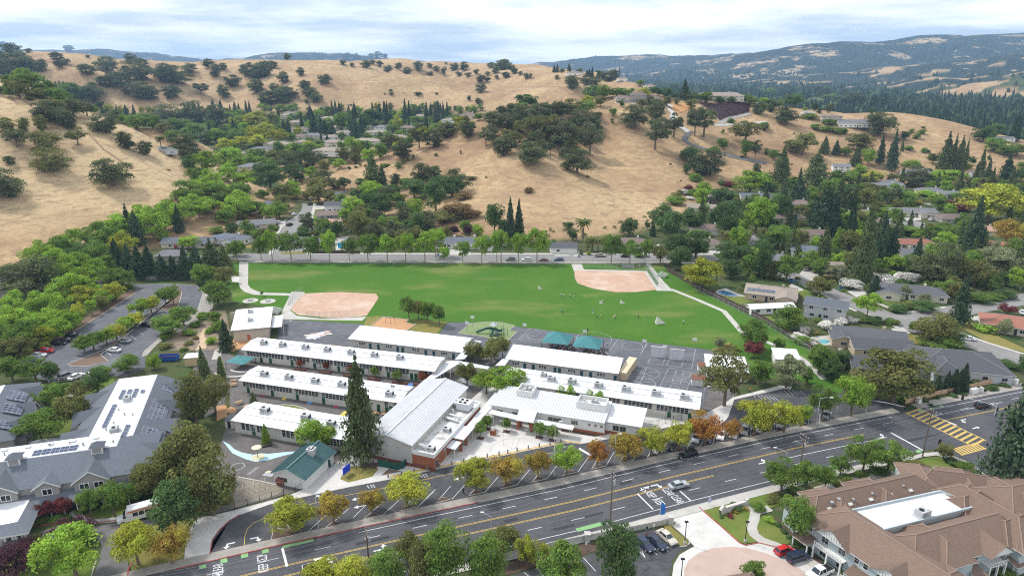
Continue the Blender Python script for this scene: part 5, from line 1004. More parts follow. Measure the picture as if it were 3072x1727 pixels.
def house(label,p,L,W,rot,roof='grey',wall='cream',kind='hip',h=2.9,r=1.7,wing=None,ch=1,win=3,garage=0,solar=0,group='houses',name='house',cat='house'):
    rz=math.radians(rot);ux=Vector((math.cos(rz),math.sin(rz),0));uy=Vector((-ux.y,ux.x,0));o=p-ux*L/2-uy*W/2
    t=empty(name,(o.x,o.y,p.z),rz);tag(t,label,cat,group);R,Wm=ROOFS[roof],WALLS[wall]
    a,b=body(t,L,W,h,r,R,Wm,kind)
    if wing:
        wx,wl_,ww,wk=wing
        body(t,wl_,ww,h*.985,r*.8,R,Wm,wk,.5,L*wx+ww/2,-wl_+W*.45,math.pi/2,('wing_wall','wing_roof'))
        window(t,L*wx,.9,min(1.8,ww*.4),1.2,'f',-wl_+W*.45-.01,bars=(2,1))
    used=[(wing[0]*L-wing[2]/2-.6,wing[0]*L+wing[2]/2+.6)]if wing else[]
    two=h>4.5
    for i in range(win):
        x=L*(i+.5)/win
        if any(u0<x<u1 for u0,u1 in used):continue
        if garage and i==win-1:link('garage_door',MB().box(x-2.3,x+2.3,-.06,.01,0,2.2,GARAGE).mesh('garage_door'),t);continue
        if i==win//2:door(t,x-1.4,1.0,2.1,'f',-.005,DOOR_D,.05)
        window(t,x+.5,.9,1.6,1.2,'f',-.005,bars=(2,1))
        if two:window(t,x,h-1.6,1.4,1.1,'f',-.005,bars=(2,1))
    window(t,W*.5,.9,1.3,1.1,'l',-.005,bars=(2,1));window(t,W*.5,.9,1.3,1.1,'r',L+.005,bars=(2,1))
    if ch:link('chimney',MB().box(L*.7,L*.7+.9,W*.55,W*.55+.7,h,h+r+.9,BRICK if ch==2 else Wm).mesh('chimney'),b)
    if solar:
        pm=panel_mesh();s=math.atan2(r,W/2)
        for i in range(solar):
            for j in range(2):q=link('solar_panel',pm,b,(L*.35+(i-solar/2)*1.75,W*.14+j*1.1,h+(W*.14+j*1.1)*r/(W/2)+.2));q.rotation_euler.x=s
    HOMES.append((p.x,p.y,L*.5))
    CLEAR.append([tuple((o+ux*i*L+uy*j*W).to_2d())for i,j in((0,0),(1,0),(1,1),(0,1))])
    return t
def H(label,tile,x,y,L,W,rot,*a,**k):
    h=k.get('h',2.9);q=pt(tile,x,y,h*.9);house(label,Vector((q.x,q.y,0)),L,W,rot,*a,**k)
G1='houses right of the field'
H('tan house with solar panels beside the oval pool','T8',120,935,19,13,-22,'tan','tan',solar=6,group=G1,wing=(.8,9,7,'gable'))
H('two-storey grey house with blue-grey gable roof and oleanders','T8',600,1050,14,8.5,-28,'slate','grey','gable',h=5.3,r=1.6,ch=0,win=3,group=G1)
H('long white shed with pale roof behind the field fence','T8',110,1065,17,4.6,8,'white','white','gable',h=2.6,r=.8,ch=0,win=4,group=G1)
H('grey-roofed corner house with green lawn at the junction','T8',1320,925,25,11,-20,'dark','cream',wing=(.16,9,8,'gable'),group=G1,win=5)
H('dark-roofed tan house wrapped round the kidney pool','B5',760,170,22,10,-17,'dark','tan','gable',wing=(.12,8,7,'gable'),group=G1,win=4)
H('dark-roofed tan wing with skylight below the kidney pool','B5',880,275,18,9,-8,'dark','tan','gable',group=G1,ch=0)
H('broad dark hip-roofed house behind the orange wall','B5',1620,430,25,17,-14,'dark','grey',h=3.2,r=3.0,group=G1,win=5,ch=0,wing=(.3,11,8,'hip'))
H('dark wing with white window left of the sycamore','B5',830,460,14,9,-14,'dark','taupe','gable',group=G1,ch=0)
H('red-tiled house at the right edge','T8',2270,1215,22,12,-28,'red','beige',r=2.2,group=G1)
H('grey house with white garage facing the cul-de-sac','T8',1340,240,26,11,-4,'grey','cream','gable',group=G1,garage=1,wing=(.72,9,9,'gable'))
H('brown-roofed house beside the white car in the cul-de-sac','T8',1710,295,17,11,-8,'brown','taupe',group=G1)
H('brown-roofed house with white garage at the cul-de-sac entry','T8',915,255,13,10,-8,'brown','white',group=G1,garage=1)
H('brown-roofed house half hidden by tall dark conifers','T8',360,170,15,11,5,'brown','beige',group=G1);H('low brown-roofed house under the dark conifers','T8',270,290,18,8,3,'brown','beige',group=G1)
H('white two-storey house with blue-grey solar roof','T8',415,575,11,9,-30,'slate','white','gable',h=5,solar=4,group=G1,ch=0);H('tan garage with white doors beside the olive tree','T8',610,715,12,7,-10,'tan','cream','gable',group=G1,garage=1,ch=0)
H('beige two-storey house above the solar house','T8',490,435,12,8,-8,'brown','beige','gable',h=4.8,group=G1);H('small grey-roofed house between conifers','T8',1290,600,10,8,15,'grey','beige','gable',group=G1)
H('red-roofed low house behind the conifers','T8',1360,515,20,8,-6,'red','cream',group=G1,ch=2);H('red-brown roofed house near the right edge','T8',2120,540,14,9,-20,'red','beige','gable',group=G1)
H('orange-roofed house in front of the tall dark conifer','T8',1960,400,16,9,-10,'pink','cream',group=G1);H('grey-roofed white house at the foot of the right hill','T7',2200,110,18,8,-3,'slate','white','gable',h=3.6,group=G1)
H('white house with long terrace above the cul-de-sac','T8',1110,20,24,10,-4,'grey','white','gable',group=G1,h=3.6,win=5);H('grey house under the big lime tree','T8',1660,90,15,9,-6,'grey','white','gable',group=G1);H('slate house at the upper left of the right-hand streets','T8',60,115,14,9,-4,'slate','beige','gable',group=G1)
H('grey flat-roofed house behind the mound of shrubs','T8',1500,60,18,8,-4,'grey','cream','hip',group=G1);H('brown gabled house left of the cul-de-sac','T8',1010,340,12,9,-20,'brown','beige','gable',group=G1);H('grey house beside the lane above the field corner','T8',170,650,14,9,12,'grey','taupe','hip',group=G1)
G2='houses behind the field'
H('white house with brown roof above the field corner','T7',1800,385,18,11,-12,'brown','white',group=G2,h=3.2);H('brown-roofed house with pink terrace above the field corner','T7',1740,510,21,9,-6,'brown','cream',group=G2)
H('beige house with wide gable below the brush','T7',1750,205,17,9,-14,'tan','cream','gable',group=G2);H('beige house highest under the central hill','T7',1830,110,14,9,4,'tan','beige','gable',h=4,group=G2)
H('dark-roofed house with white double garage facing the field','T7',548,545,13,9,0,'dark','white','gable',group=G2,garage=1,win=2,ch=0);H('brown-roofed house behind the street trees at the diamond','T7',1140,505,15,9,0,'brown','cream',group=G2)
H('grey gabled house with white van in its drive','T6',200,345,20,10,22,'grey','beige','gable',group=G2);H('grey solar-roofed corner house','T5',2010,470,20,12,-22,'slate','white','hip',solar=5,group=G2,wing=(.75,8,8,'gable'));H('grey-roofed house with red fence','T5',1640,500,24,10,4,'slate','cream','gable',group=G2,ch=0)
H('small grey pavilion behind the conifer row','T5',1480,610,11,9,5,'grey','taupe','hip',group=G2,ch=0,win=2);H('pink-tiled house on the close','T6',870,340,19,12,-18,'pink','cream',group=G2,wing=(.2,9,8,'gable'));H('brown-tiled house on the close','T6',850,265,16,9,8,'brown','taupe','gable',group=G2)
H('dark gabled house with white garage on the close','T6',900,185,15,9,12,'dark','white','gable',h=4.4,group=G2,garage=1);H('pale grey house at the head of the close','T6',930,95,18,10,8,'grey','grey','gable',group=G2);H('slate-roofed house left of the close','T6',320,180,15,10,5,'slate','grey',group=G2)
H('small brown house beside the bare plot','T6',1420,450,10,8,0,'brown','taupe','gable',group=G2,win=2);H('brown-roofed garage between street trees','T6',1610,520,9,8,0,'brown','beige','gable',group=G2,garage=1,win=1,ch=0)
for i,(x,L,c)in enumerate(((1870,13,'white garage doors'),(2040,14,'a low white porch'),(2250,14,'a steep front gable'))):H(f'slate-roofed house with {c} behind the street trees','T6',x,500,L,10,0,'slate','white','gable',group=G2,garage=1-i%2,h=3.1+.3*i,wing=(.3,8,6,'gable')if i==2 else None)
H('grey-roofed house before the blue pool','T6',630,500,15,9,0,'grey','beige',group=G2)
# valley houses behind, cream with tan hip roofs
VAL='370 690 19;330 722 17;395 775 16;430 850 20;255 965 24;470 900 22;490 950 18;705 905 16;725 952 20;700 1045 24;815 868 20;1095 862 22;1165 832 18;1020 952 26;1290 905 19;1372 835 16;680 738 18;1480 718 16;60 1045 28;110 1015 20;40 1185 22;1750 765 22;70 695 16;90 752 18;1900 728 14;1280 770 14;760 835 14;640 985 14;560 905 16;800 1040 12;1560 835 12;1090 812 12'
def valley():
    rnd=random.Random(9);x0,y0,k=TILES['T2'];E=sorted([[float(v)for v in e.split()]for e in VAL.split(';')])
    for i,(x,y,L)in enumerate(E):
        p=at(x0+x*k,y0+(y+18)*k);s=1.05 if p.y<700 else 1.2
        rf_=rnd.choice(['tan','tan','brown','grey']);wa=rnd.choice(['cream','white','cream','beige'])
        house(f'{wa} house with {rf_} hip roof in the valley behind, {ordinal(i + 1)} house from the left',p,L*s,L*.68,rnd.uniform(-25,25),rf_,wa,'hip',3.4 if i%3 else 5.2,2.1,ch=1,win=3,group='houses in the valley behind')
valley()
def HH(label,tile,x,y,L,W,rot,*a,**k):
    x0,y0,s=TILES[tile];house(label,at(x0+x*s,y0+y*s),L,W,rot,*a,**k)
G3='houses on the right hill'
HH('long cream mansion with many windows on the hilltop','T3',1900,590,46,14,-4,'tan','cream',h=5.6,r=3,win=9,group=G3,ch=1);HH('cream end wing of the hilltop mansion','T3',2180,592,20,11,-4,'grey','cream',h=3.6,win=4,group=G3)
HH('brown-roofed estate house with glazed tower','T3',1195,585,15,12,-4,'brown','taupe',h=5.8,r=2.2,group=G3);HH('low brown-roofed wing left of the glazed tower','T3',1070,585,16,10,4,'brown','beige','hip',group=G3);HH('low brown-roofed wing right of the glazed tower','T3',1310,585,16,10,-4,'brown','beige','hip',group=G3)
HH('flat-roofed two-storey house with dark glass on the right hill','T4',630,915,19,10,-4,'brown','beige','hip',h=5.6,r=.9,win=4,group=G3,ch=0);HH('grey-roofed white house with arches on the right hill','T4',840,960,34,12,-3,'grey','white','gable',h=4.4,r=2.6,win=8,group=G3)
HH('white gabled house under the right hill','T4',720,1345,13,9,-15,'grey','white','gable',h=4.6,group=G3);HH('grey-roofed house under the white gable','T4',790,1410,14,9,-5,'grey','grey','hip',group=G3);HH('long grey-roofed house below the dry terrace','T4',1380,1375,24,9,2,'grey','white','gable',group=G3,win=5);HH('grey-roofed house below the long grey one','T4',1150,1470,15,10,-4,'grey','cream','hip',group=G3)
HH('grey house behind the ragged conifers','T4',1930,1395,17,9,0,'grey','grey','gable',group=G3);HH('low pale shed in the valley at the right','T4',2120,1085,20,8,2,'grey','white','gable',group=G3,ch=0);HH('pale house half hidden on the central hilltop','T3',400,680,14,9,0,'grey','white','hip',group=G3);HH('small house in the left side valley','T1',700,505,22,10,0,'grey','white','hip',group=G3)
HH('grey-roofed house behind the palm on the left hill','T1',1455,1045,15,8,-40,'grey','grey','gable',group=G3,ch=0)
for i,(x,y,L)in enumerate(((1100,395,20),(1180,405,18),(1060,405,14),(650,355,26),(1290,470,16))):HH('cream house on the far spur, '+ordinal(i+1)+' of the far spur houses','T3',x,y+14,L,11,0,'brown','white','hip',h=4.5,group='houses on the far spur')

# ------------------------------------------------------------------ grey-roofed complex (left)
SHG=ROOFS['slate'];SIDING=wl('siding_grey',(.29,.275,.265));TRIM=FRAME_W
def mansard(mb,L,W,h,run,hr,roof,top,o=.5):
    """sloped skirts to a flat top; returns planes"""
    z=h-o*(hr-h)/run;c=[(-o,-o,z),(L+o,-o,z),(L+o,W+o,z),(-o,W+o,z)];d=[(run,run,hr),(L-run,run,hr),(L-run,W-run,hr),(run,W-run,hr)]
    for i in range(4):j=(i+1)%4;mb.poly([c[i],c[j],d[j],d[i]],roof)
    mb.poly(d,top)
def gable_dormer(t,x,w,h0,hr,depth,y=-1.0,wins=1,ww=2.2):
    """front gable: wall face, roof planes, barge boards, windows"""
    g=MB();g.poly([(x-w/2,y,0),(x+w/2,y,0),(x+w/2,y,h0),(x,y,hr),(x-w/2,y,h0)],SIDING);g.poly([(x-w/2,y+2,0),(x-w/2,y,0),(x-w/2,y,h0),(x-w/2,y+2,h0)],SIDING);g.poly([(x+w/2,y,0),(x+w/2,y+2,0),(x+w/2,y+2,h0),(x+w/2,y,h0)],SIDING)
    q=g.build('gable_wall',t);r=MB();e=.45;s=(hr-h0)/(w/2)
    r.poly([(x-w/2-e,y-e,h0-e*s+.06),(x,y-e,hr+.06),(x,y+depth,hr+.06),(x-w/2-e,y+depth*.25,h0-e*s+.06)],SHG);r.poly([(x,y-e,hr+.06),(x+w/2+e,y-e,h0-e*s+.06),(x+w/2+e,y+depth*.25,h0-e*s+.06),(x,y+depth,hr+.06)],SHG)
    for sg in(-1,1):r.poly([(x+sg*(w/2+e),y-e-.02,h0-e*s-.2),(x+sg*(w/2+e),y-e-.02,h0-e*s+.1),(x,y-e-.02,hr+.1),(x,y-e-.02,hr-.2)],TRIM)
    r.build('gable_roof',q)
    for i in range(wins):window(q,x+(i-(wins-1)/2)*(ww+.8),h0-2.0,ww,1.5,'f',y-.01,bars=(2,1),t=.14)
def vents(par,pts,z):
    for(x,y,s)in pts:link('roof_vent',shared(('vent',s),lambda:MB().lathe([(.18*s,0),(.18*s,.5*s),(.3*s,.52*s),(.28*s,.7*s),(.02,.74*s)],STEEL,8).mesh('roof_vent')),par,(x,y,z))
def rack(par,x,y,z,n,m,rx=0.,rz=0.,dx=1.72,dy=1.08):
    pm=panel_mesh()
    for i in range(n):
        for j in range(m):
            q=link('solar_panel',pm,par);v=Vector((i*dx,j*dy*math.cos(rx),j*dy*math.sin(rx)));v.rotate(Matrix.Rotation(rz,3,'Z'));q.location=Vector((x,y,z))+v;q.rotation_euler=(rx,0,rz)
def grey_complex():
    # front range: local x along the street front
    loc,rz,L=frame_of((-123.0,113.6),(-78.4,127.2));W=17.0;t=empty('care_home_front_range',loc,rz);tag(t,'grey shingled front range with white gables and flat white roof strip','building','ranges of the grey-roofed complex')
    MB().box(0,L,0,W,0,6.0,SIDING).build('wall',t);r=MB();mansard(r,L,W,6.0,6.6,9.0,SHG,ROOF_W);r=r.build('roof',t)
    link('white_flat_roof',MB().box(6.7,L-6.7,6.7,W-4.2,8.8,9.06,ROOF_W).mesh('white_flat_roof'),r)
    for x,w,hh,n in((21.5,6.8,8.2,2),(30.2,4.4,7.4,1),(38.3,6.4,8.2,2)):gable_dormer(t,x-2.0,w,6.0,hh,6.0,-1.0,n,1.9)
    window(t,L-3.2,3.9,1.0,1.3,'f',-.01,bars=(1,2),t=.14)
    pr=roof_slab([[(8,-3.2,3.0),(L+.4,-3.2,3.0),(L+.4,-.02,4.2),(8,-.02,4.2)]],.16,SHG,TRIM,'porch_roof',t)
    for i in range(9):link('porch_post',shared('ppost',lambda:MB().box(-.1,.1,-.1,.1,0,2.9,TRIM).mesh('porch_post')),t,(24+i*2.4,-3.0,0))
    for i in range(8):window(t,25+i*2.4,1.0,1.3,1.3,'f',-.01,bars=(1,2))
    for x in(21.0,36.5):
        q=link('roof_cupola',MB().box(x-1.1,x+1.1,5.4,7.4,7.6,10.0,SIDING).box(x-1.15,x-.9,5.35,5.42,7.9,10.0,TRIM).box(x+.9,x+1.15,5.35,5.42,7.9,10.0,TRIM).box(x-.9,x+.9,5.35,5.42,9.75,10.0,TRIM).box(x-.9,x+.9,5.35,5.42,8.3,8.5,TRIM).mesh('roof_cupola'),r)
        c=MB();c.poly([(x-1.5,5.0,10.0),(x+1.5,5.0,10.0),(x,6.4,11.0)],SHG);c.poly([(x+1.5,5.0,10.0),(x+1.5,7.8,10.0),(x,6.4,11.0)],SHG);c.poly([(x+1.5,7.8,10.0),(x-1.5,7.8,10.0),(x,6.4,11.0)],SHG);c.poly([(x-1.5,7.8,10.0),(x-1.5,5.0,10.0),(x,6.4,11.0)],SHG);c.build('cupola_roof',q)
    rack(r,24.5,7.6,9.1,5,2,.12);roof_unit(r,15.5,8.6,9.06,1.0);vents(r,[(12,8,1),(18,9.5,.8),(26,11,.8),(30,10.6,.8),(33,9,1),(39,8.5,.8)],9.06)
    for i in range(6):link('roof_hatch',shared('hatch',lambda:MB().box(-.5,.5,-.4,.4,0,.3,DUCT).mesh('roof_hatch')),r,(13+i*4.4,11.4,9.06))
    # porte cochere
    pc=P('C1','-120 960 180 900 330 630 20 640',3.6);q=empty('porte_cochere',(pc[1].x,pc[1].y,0));tag(q,'white flat-topped porch roof over the drive of the grey complex','porch');lp=[Vector((p.x-pc[1].x,p.y-pc[1].y))for p in pc];MB().prism(lp,3.3,3.75,ROOF_W).build('flat_roof',q)
    ot=P('C1','-120 1060 285 990 415 705 330 630',3.2);lo=[Vector((p.x-pc[1].x,p.y-pc[1].y))for p in ot];sk=MB()
    sk.poly([(lo[0].x,lo[0].y,2.9),(lo[1].x,lo[1].y,2.9),(lp[1].x,lp[1].y,3.7),(lp[0].x,lp[0].y,3.7)],SHG);sk.poly([(lo[1].x,lo[1].y,2.9),(lo[2].x,lo[2].y,2.9),(lp[2].x,lp[2].y,3.7),(lp[1].x,lp[1].y,3.7)],SHG)
    for a,b in((0,1),(1,2)):sk.poly([(lo[a].x,lo[a].y,2.55),(lo[b].x,lo[b].y,2.55),(lo[b].x,lo[b].y,2.9),(lo[a].x,lo[a].y,2.9)],TRIM)
    sk.build('roof_skirt',q)
    for p in P('C1','140 1075 170 1072 235 1055 265 1050 60 1090'):link('column',shared('pcol',lambda:MB().box(-.22,.22,-.22,.22,0,2.6,TRIM).mesh('column')),q,(p.x-pc[1].x,p.y-pc[1].y,0))
    # rear range going back
    a,b=Vector((-79.5,133.0)),Vector((-92.0,172.0));loc,rz,L=frame_of(a,b);W=19.5;t=empty('care_home_rear_range',loc,rz);tag(t,'grey shingled rear range with white flat roof and many solar panels','building','ranges of the grey-roofed complex')
    MB().box(0,L,0,W,0,5.2,SIDING).build('wall',t);r=MB();o=.5
    def sk(pl):r.poly(pl,SHG)
    y0,y1=5.2,14.6;z0,z1=5.0,8.0
    sk([(0,-o,z0),(0,y0,z1),(L,y0,z1),(L+o,-o,z0)]);sk([(L+o,W+o,z0),(L,y1,z1),(0,y1,z1),(0,W+o,z0)]);sk([(L+o,-o,z0),(L,y0,z1),(L,y1,z1),(L+o,W+o,z0)]);r.poly([(0,y0,z1),(0,y1,z1),(L,y1,z1),(L,y0,z1)],ROOF_W);r.poly([(0,-o,z0),(0,W+o,z0),(0,y1,z1),(0,y0,z1)],SIDING)
    r=r.build('roof',t);link('white_flat_roof',MB().box(.0,L-.6,y0+.2,y1-.2,z1-.1,z1+.12,ROOF_W).mesh('white_flat_roof'),r)
    for x in(4,15.5,26,36):
        g=MB()
        for sy,yy in((-1,-2.6),(1,W+2.6)):
            yw=0 if sy<0 else W
            for sx in(-3.6,3.6):g.poly([(x+sx,yy,0),(x+sx,yw,0),(x+sx,yw,5.2),(x+sx,yy,4.3)],SIDING)
            yb=y0 if sy<0 else y1;g.poly([(x-4,yy,4.2),(x,yy,6.6),(x,yb,z1+.1-.6)],SHG);g.poly([(x,yy,6.6),(x+4,yy,4.2),(x,yb,z1+.1-.6)],SHG);g.poly([(x-3.6,yy+.3*-sy,0),(x+3.6,yy+.3*-sy,0),(x+3.6,yy+.3*-sy,4.3),(x,yy+.3*-sy,6.4),(x-3.6,yy+.3*-sy,4.3)],SIDING)
            g.poly([(x-4,yy-.03,3.95),(x-4,yy-.03,4.25),(x,yy-.03,6.65),(x,yy-.03,6.35)],TRIM);g.poly([(x+4,yy-.03,3.95),(x+4,yy-.03,4.25),(x,yy-.03,6.65),(x,yy-.03,6.35)],TRIM)
        g=g.build('cross_gable',t);g['kind']='stuff'
    s=math.atan2(z1-z0,y0+o)
    for x,n,m in((16.8,4,4),(22.2,4,4),(33.5,3,3),(9,3,4)):rack(r,x,.8,5.75,n,m,s,0,1.2,1.02)
    for x,y,n in((30,7.0,1),(28,8.7,3),(28,10.2,3),(28,11.7,3),(13,12.2,7),(2.5,7.0,6)):
        rack(r,x,y,z1+.35,n,1,.12)
    roof_unit(r,26.0,9.8,z1+.12,1.1);roof_unit(r,9.5,9.4,z1+.12,1.2);vents(r,[(7,12,.8),(11,11.5,.8),(14,10.5,.8),(18,9,.8),(21,10.8,.8),(6,8.5,.8),(17,7,.8)],z1+.12)
    # left range at the picture edge
    a,b=Vector((-117.5,141.8)),Vector((-131.0,171.8));loc,rz,L=frame_of(a,b);W=20.0;t=empty('care_home_side_range',loc,rz);tag(t,'grey shingled range with solar panels at the left edge','building','ranges of the grey-roofed complex')
    MB().box(0,L,0,W,0,5.0,SIDING).build('wall',t);r=MB();mansard(r,L,W,5.0,6.0,8.0,SHG,ROOF_W);r=r.build('roof',t);s=math.atan2(3,6.5)
    rack(r,4.0,.9,5.9,3,3,s,0,1.2,1.02);rack(r,12,.7,5.85,4,4,s,0,1.2,1.02);rack(r,19.5,1.2,6.0,4,4,s,0,1.2,1.02);rack(r,16,8,8.1,2,3,.1);rack(r,21,8,8.1,1,3,.1)
    for x in(6,16,26):gable_dormer(t,x,5.5,4.0,6.6,5.0,-1.8,1,1.4)
    link('wall_arch',MB().box(-.08,-.01,4,5.6,.2,2.6,TRIM).mesh('wall_arch'),t)
    for nm,x,y in(('left',430,1060),('right',900,1030)):
        c=pt('B1',x+10,y+30,4);house(f'small grey hip-roofed pavilion at the {nm} of the courtyard',Vector((c.x,c.y,0)),8,7,17,'slate','taupe','hip',3.2,1.9,ch=0,win=1,group='pavilions of the grey-roofed complex',name='pavilion',cat='building')
grey_complex()

# ------------------------------------------------------------------ brown-roofed complex (right)
SHB=rf('shingle_brown',(.168,.116,.089),.12);SIDE_B=wl('siding_blue',(.40,.455,.475))
def brown_complex():
    G='ranges of the brown-roofed complex';ROOFS['shb']=SHB;WALLS['blue']=SIDE_B
    def cross(t,L,W,h,r,xs):
        for x in xs:body(t,W+2.6,6.4,h*.99,r*.78,SHB,SIDE_B,'hip',.5,x+3.2,-1.3,math.pi/2,('cross_wall','cross_roof'))
    def rng_(label,a,b,W,h,r,kind='hip',o=.6,nm='retirement_home_range',xs=()):
        loc,rz,L=frame_of(a,b);t=empty(nm,loc,rz);tag(t,label,'building',G);q=body(t,L,W,h,r,SHB,SIDE_B,kind,o);cross(t,L,W,h,r,xs);CLEAR.append([a,b,(b[0],b[1]+W),(a[0],a[1]+W)]);return t,L,q[1]
    # left range: its long side with balconies faces the turning circle
    loc,rz,L=frame_of((56.0,111.4),(70.5,82.5));t=empty('retirement_home_range',loc,rz);tag(t,'brown-shingled left range with white balconies beside the turning circle','building',G);a,r=body(t,L,10.8,5.8,2.8,SHB,SIDE_B,'hip',.6);cross(t,L,10,5.8,3.2,(24,))
    for x0,x1 in((4.2,10.2),(15.5,21.5)):
        c=(x0+x1)/2;g=MB();g.poly([(x0-.4,-1.0,5.5),(x1+.4,-1.0,5.5),(c,-1.0,7.6)],TRIM);g.poly([(x0-.7,-1.3,5.5),(c,-1.3,7.75),(c,4.2,7.75),(x0-.7,1.0,5.5)],SHB);g.poly([(c,-1.3,7.75),(x1+.7,-1.3,5.5),(x1+.7,1.0,5.5),(c,4.2,7.75)],SHB);g=g.build('balcony_gable',t)
        for k in range(9):link('lattice_bar',shared('lat',lambda:MB().box(-.05,.05,-.06,-.01,0,.9,SIDE_B).mesh('lattice_bar')),g,(x0+.9+k*(x1-x0-1.8)/8,-1.0,5.75))
        b=link('balcony',MB().box(x0,x1,-1.6,-.02,2.85,3.0,TRIM).box(x0,x1,-1.66,-1.58,3.75,3.85,TRIM).mesh('balcony'),t)
        for k in range(14):link('baluster',shared('balu',lambda:MB().box(-.05,.05,-.04,.04,3.0,3.75,TRIM).mesh('baluster')),b,(x0+.2+k*(x1-x0-.4)/13,-1.62,0))
        for x in(x0+.1,c,x1-.1):link('column',shared('bcol',lambda:MB().box(-.14,.14,-.14,.14,0,2.85,TRIM).mesh('column')),t,(x,-1.5,0))
        for x in(x0+1.2,x1-1.2):window(t,x,3.4,1.5,1.7,'f',-.01,bars=(2,2));window(t,x,.5,1.5,1.9,'f',-.01,bars=(2,2))
    for x in(2.0,12.0,13.8,24):window(t,x,3.8,1.1,1.5,'f',-.01,bars=(1,2),t=.12)
    for x0,x1 in((.2,3.8),(11.5,14.8)):
        roof_slab([[(x0,-2.6,2.5),(x1,-2.6,2.5),(x1,-.02,3.3),(x0,-.02,3.3)]],.14,SHB,TRIM,'porch_roof',t)
        for x in(x0+.2,x1-.2):link('column',shared('pc2',lambda:MB().box(-.1,.1,-.1,.1,0,2.4,TRIM).mesh('column')),t,(x,-2.4,0))
    t,L,r=rng_('brown-shingled back range with ventilator cowls facing the boulevard',(57.2,109.6),(88.0,119.3),8.0,5.4,2.6,xs=(8,19));vents(r,[(6,2.2,1.3),(8,2.6,1.4),(11,2,1),(16,2.4,1),(24,2.6,1)],6.7)
    for i in range(5):link('skylight',shared('sky',lambda:MB().box(-.45,.45,-.3,.3,0,.12,CONC_W).mesh('skylight')),r,(5+i*5.0,1.6,6.6)).rotation_euler.x=.5
    t,L,r=rng_('brown-shingled right range beyond the white flat roof',(99.5,105.0),(92.5,123.0),8.5,5.6,2.9,xs=(5,13))
    t,L,r=rng_('brown-shingled far right range at the picture edge',(95.0,109.2),(112.0,114.0),12,5.6,3.2,xs=(7,))
    t,L,r=rng_('brown-shingled front range with balcony over the entrance porch',(69.5,97.2),(96.5,106.0),8.6,5.5,2.8,xs=(9,25.5))
    for x in(14.5,21,24.5):window(t,x,3.6,1.2,1.6,'f',-.01,bars=(2,2),t=.12)
    b=link('balcony',MB().box(16.0,20.2,-1.8,-.02,2.85,3.0,TRIM).box(16.0,20.2,-1.86,-1.78,3.75,3.85,TRIM).mesh('balcony'),t)
    for k in range(11):link('baluster',shared('balu',None),b,(16.2+k*.39,-1.82,0))
    for x in(16.2,18.1,20.0,22.4,24.2):link('column',shared('bcol',None),t,(x,-1.7,0))
    g=MB();g.poly([(15.4,-2.0,5.4),(20.8,-2.0,5.4),(18.1,-2.0,7.3)],TRIM);g.poly([(15.0,-2.3,5.3),(18.1,-2.3,7.45),(18.1,4,7.45),(15.0,.6,5.3)],SHB);g.poly([(18.1,-2.3,7.45),(21.2,-2.3,5.3),(21.2,.6,5.3),(18.1,4,7.45)],SHB);g.build('balcony_gable',t)
    for x0,x1 in((11.8,14.6),(21.2,25.4)):roof_slab([[(x0,-3.0,2.5),(x1,-3.0,2.5),(x1,-.02,3.4),(x0,-.02,3.4)]],.14,SHB,TRIM,'porch_roof',t)
    rng_('brown-shingled corner range near the crossing',(82.6,121.0),(101.5,116.8),9.0,5.2,2.4,xs=(3,11));rng_('low brown-shingled entrance wing behind the gate lawn',(58.6,113.0),(67.5,115.2),6.5,4.2,2.2)
    rng_('brown-shingled link range under the courtyard lawn',(72.0,114.5),(84.0,119.2),7.5,4.9,2.4)
    w=[Vector(v)for v in((67.2,105.7,0),(90.6,113.3,0),(86.2,118.2,0),(63.6,111.4,0))];c=w[0];q=empty('flat_white_roof_well',(c.x,c.y,0));tag(q,'bright white flat roof sunk between the brown-shingled ranges','building',G)
    lw=[(p.x-c.x,p.y-c.y)for p in w];MB().prism(lw,4.2,6.5,SIDE_B,ROOF_W).build('flat_roof',q);kerb([Vector(p)for p in lw],.3,.5,SIDE_B,'parapet',q,True).location.z=6.45;u=pt('C5',1335,840,6.5);o=roof_unit(q,u.x-c.x,u.y-c.y,6.51,1.35);o.rotation_euler.z=.4
    # gatehouse roof at the lower edge
    c=pt('C4',1150,1440,5.5);house('brown-shingled porch roof in the turning circle',Vector((c.x,c.y-3.5,0)),11.0,9.0,12,'shb','blue','hip',4.2,2.4,ch=0,win=2,group=G,name='entrance_porch',cat='building')
brown_complex()

# ------------------------------------------------------------------ vehicles
TYRE=mat('tyre',(.015,.015,.016),.9,.1,5);RIM=mat('rim',(.4,.4,.42),.4,.1,5,metal=.6);LAMP_W=mat('headlight',(.7,.7,.7),.2);LAMP_R=mat('tail_light',(.4,.02,.02),.3);CGLASS=mat('car_glass',(.02,.026,.032),.06,.1,2,spec=.8)
CARC=dict(black=(.012,.012,.014),white=(.72,.72,.72),silver=(.36,.38,.40),grey=(.13,.135,.14),red=(.48,.018,.02),navy=(.02,.03,.06),maroon=(.12,.015,.02),tan=(.36,.31,.25),champagne=(.50,.46,.40),pink=(.40,.33,.32),blue=(.03,.06,.14))
def paint(c):return mat('car_paint_'+c,CARC[c],.25,.04,1,spec=.6)
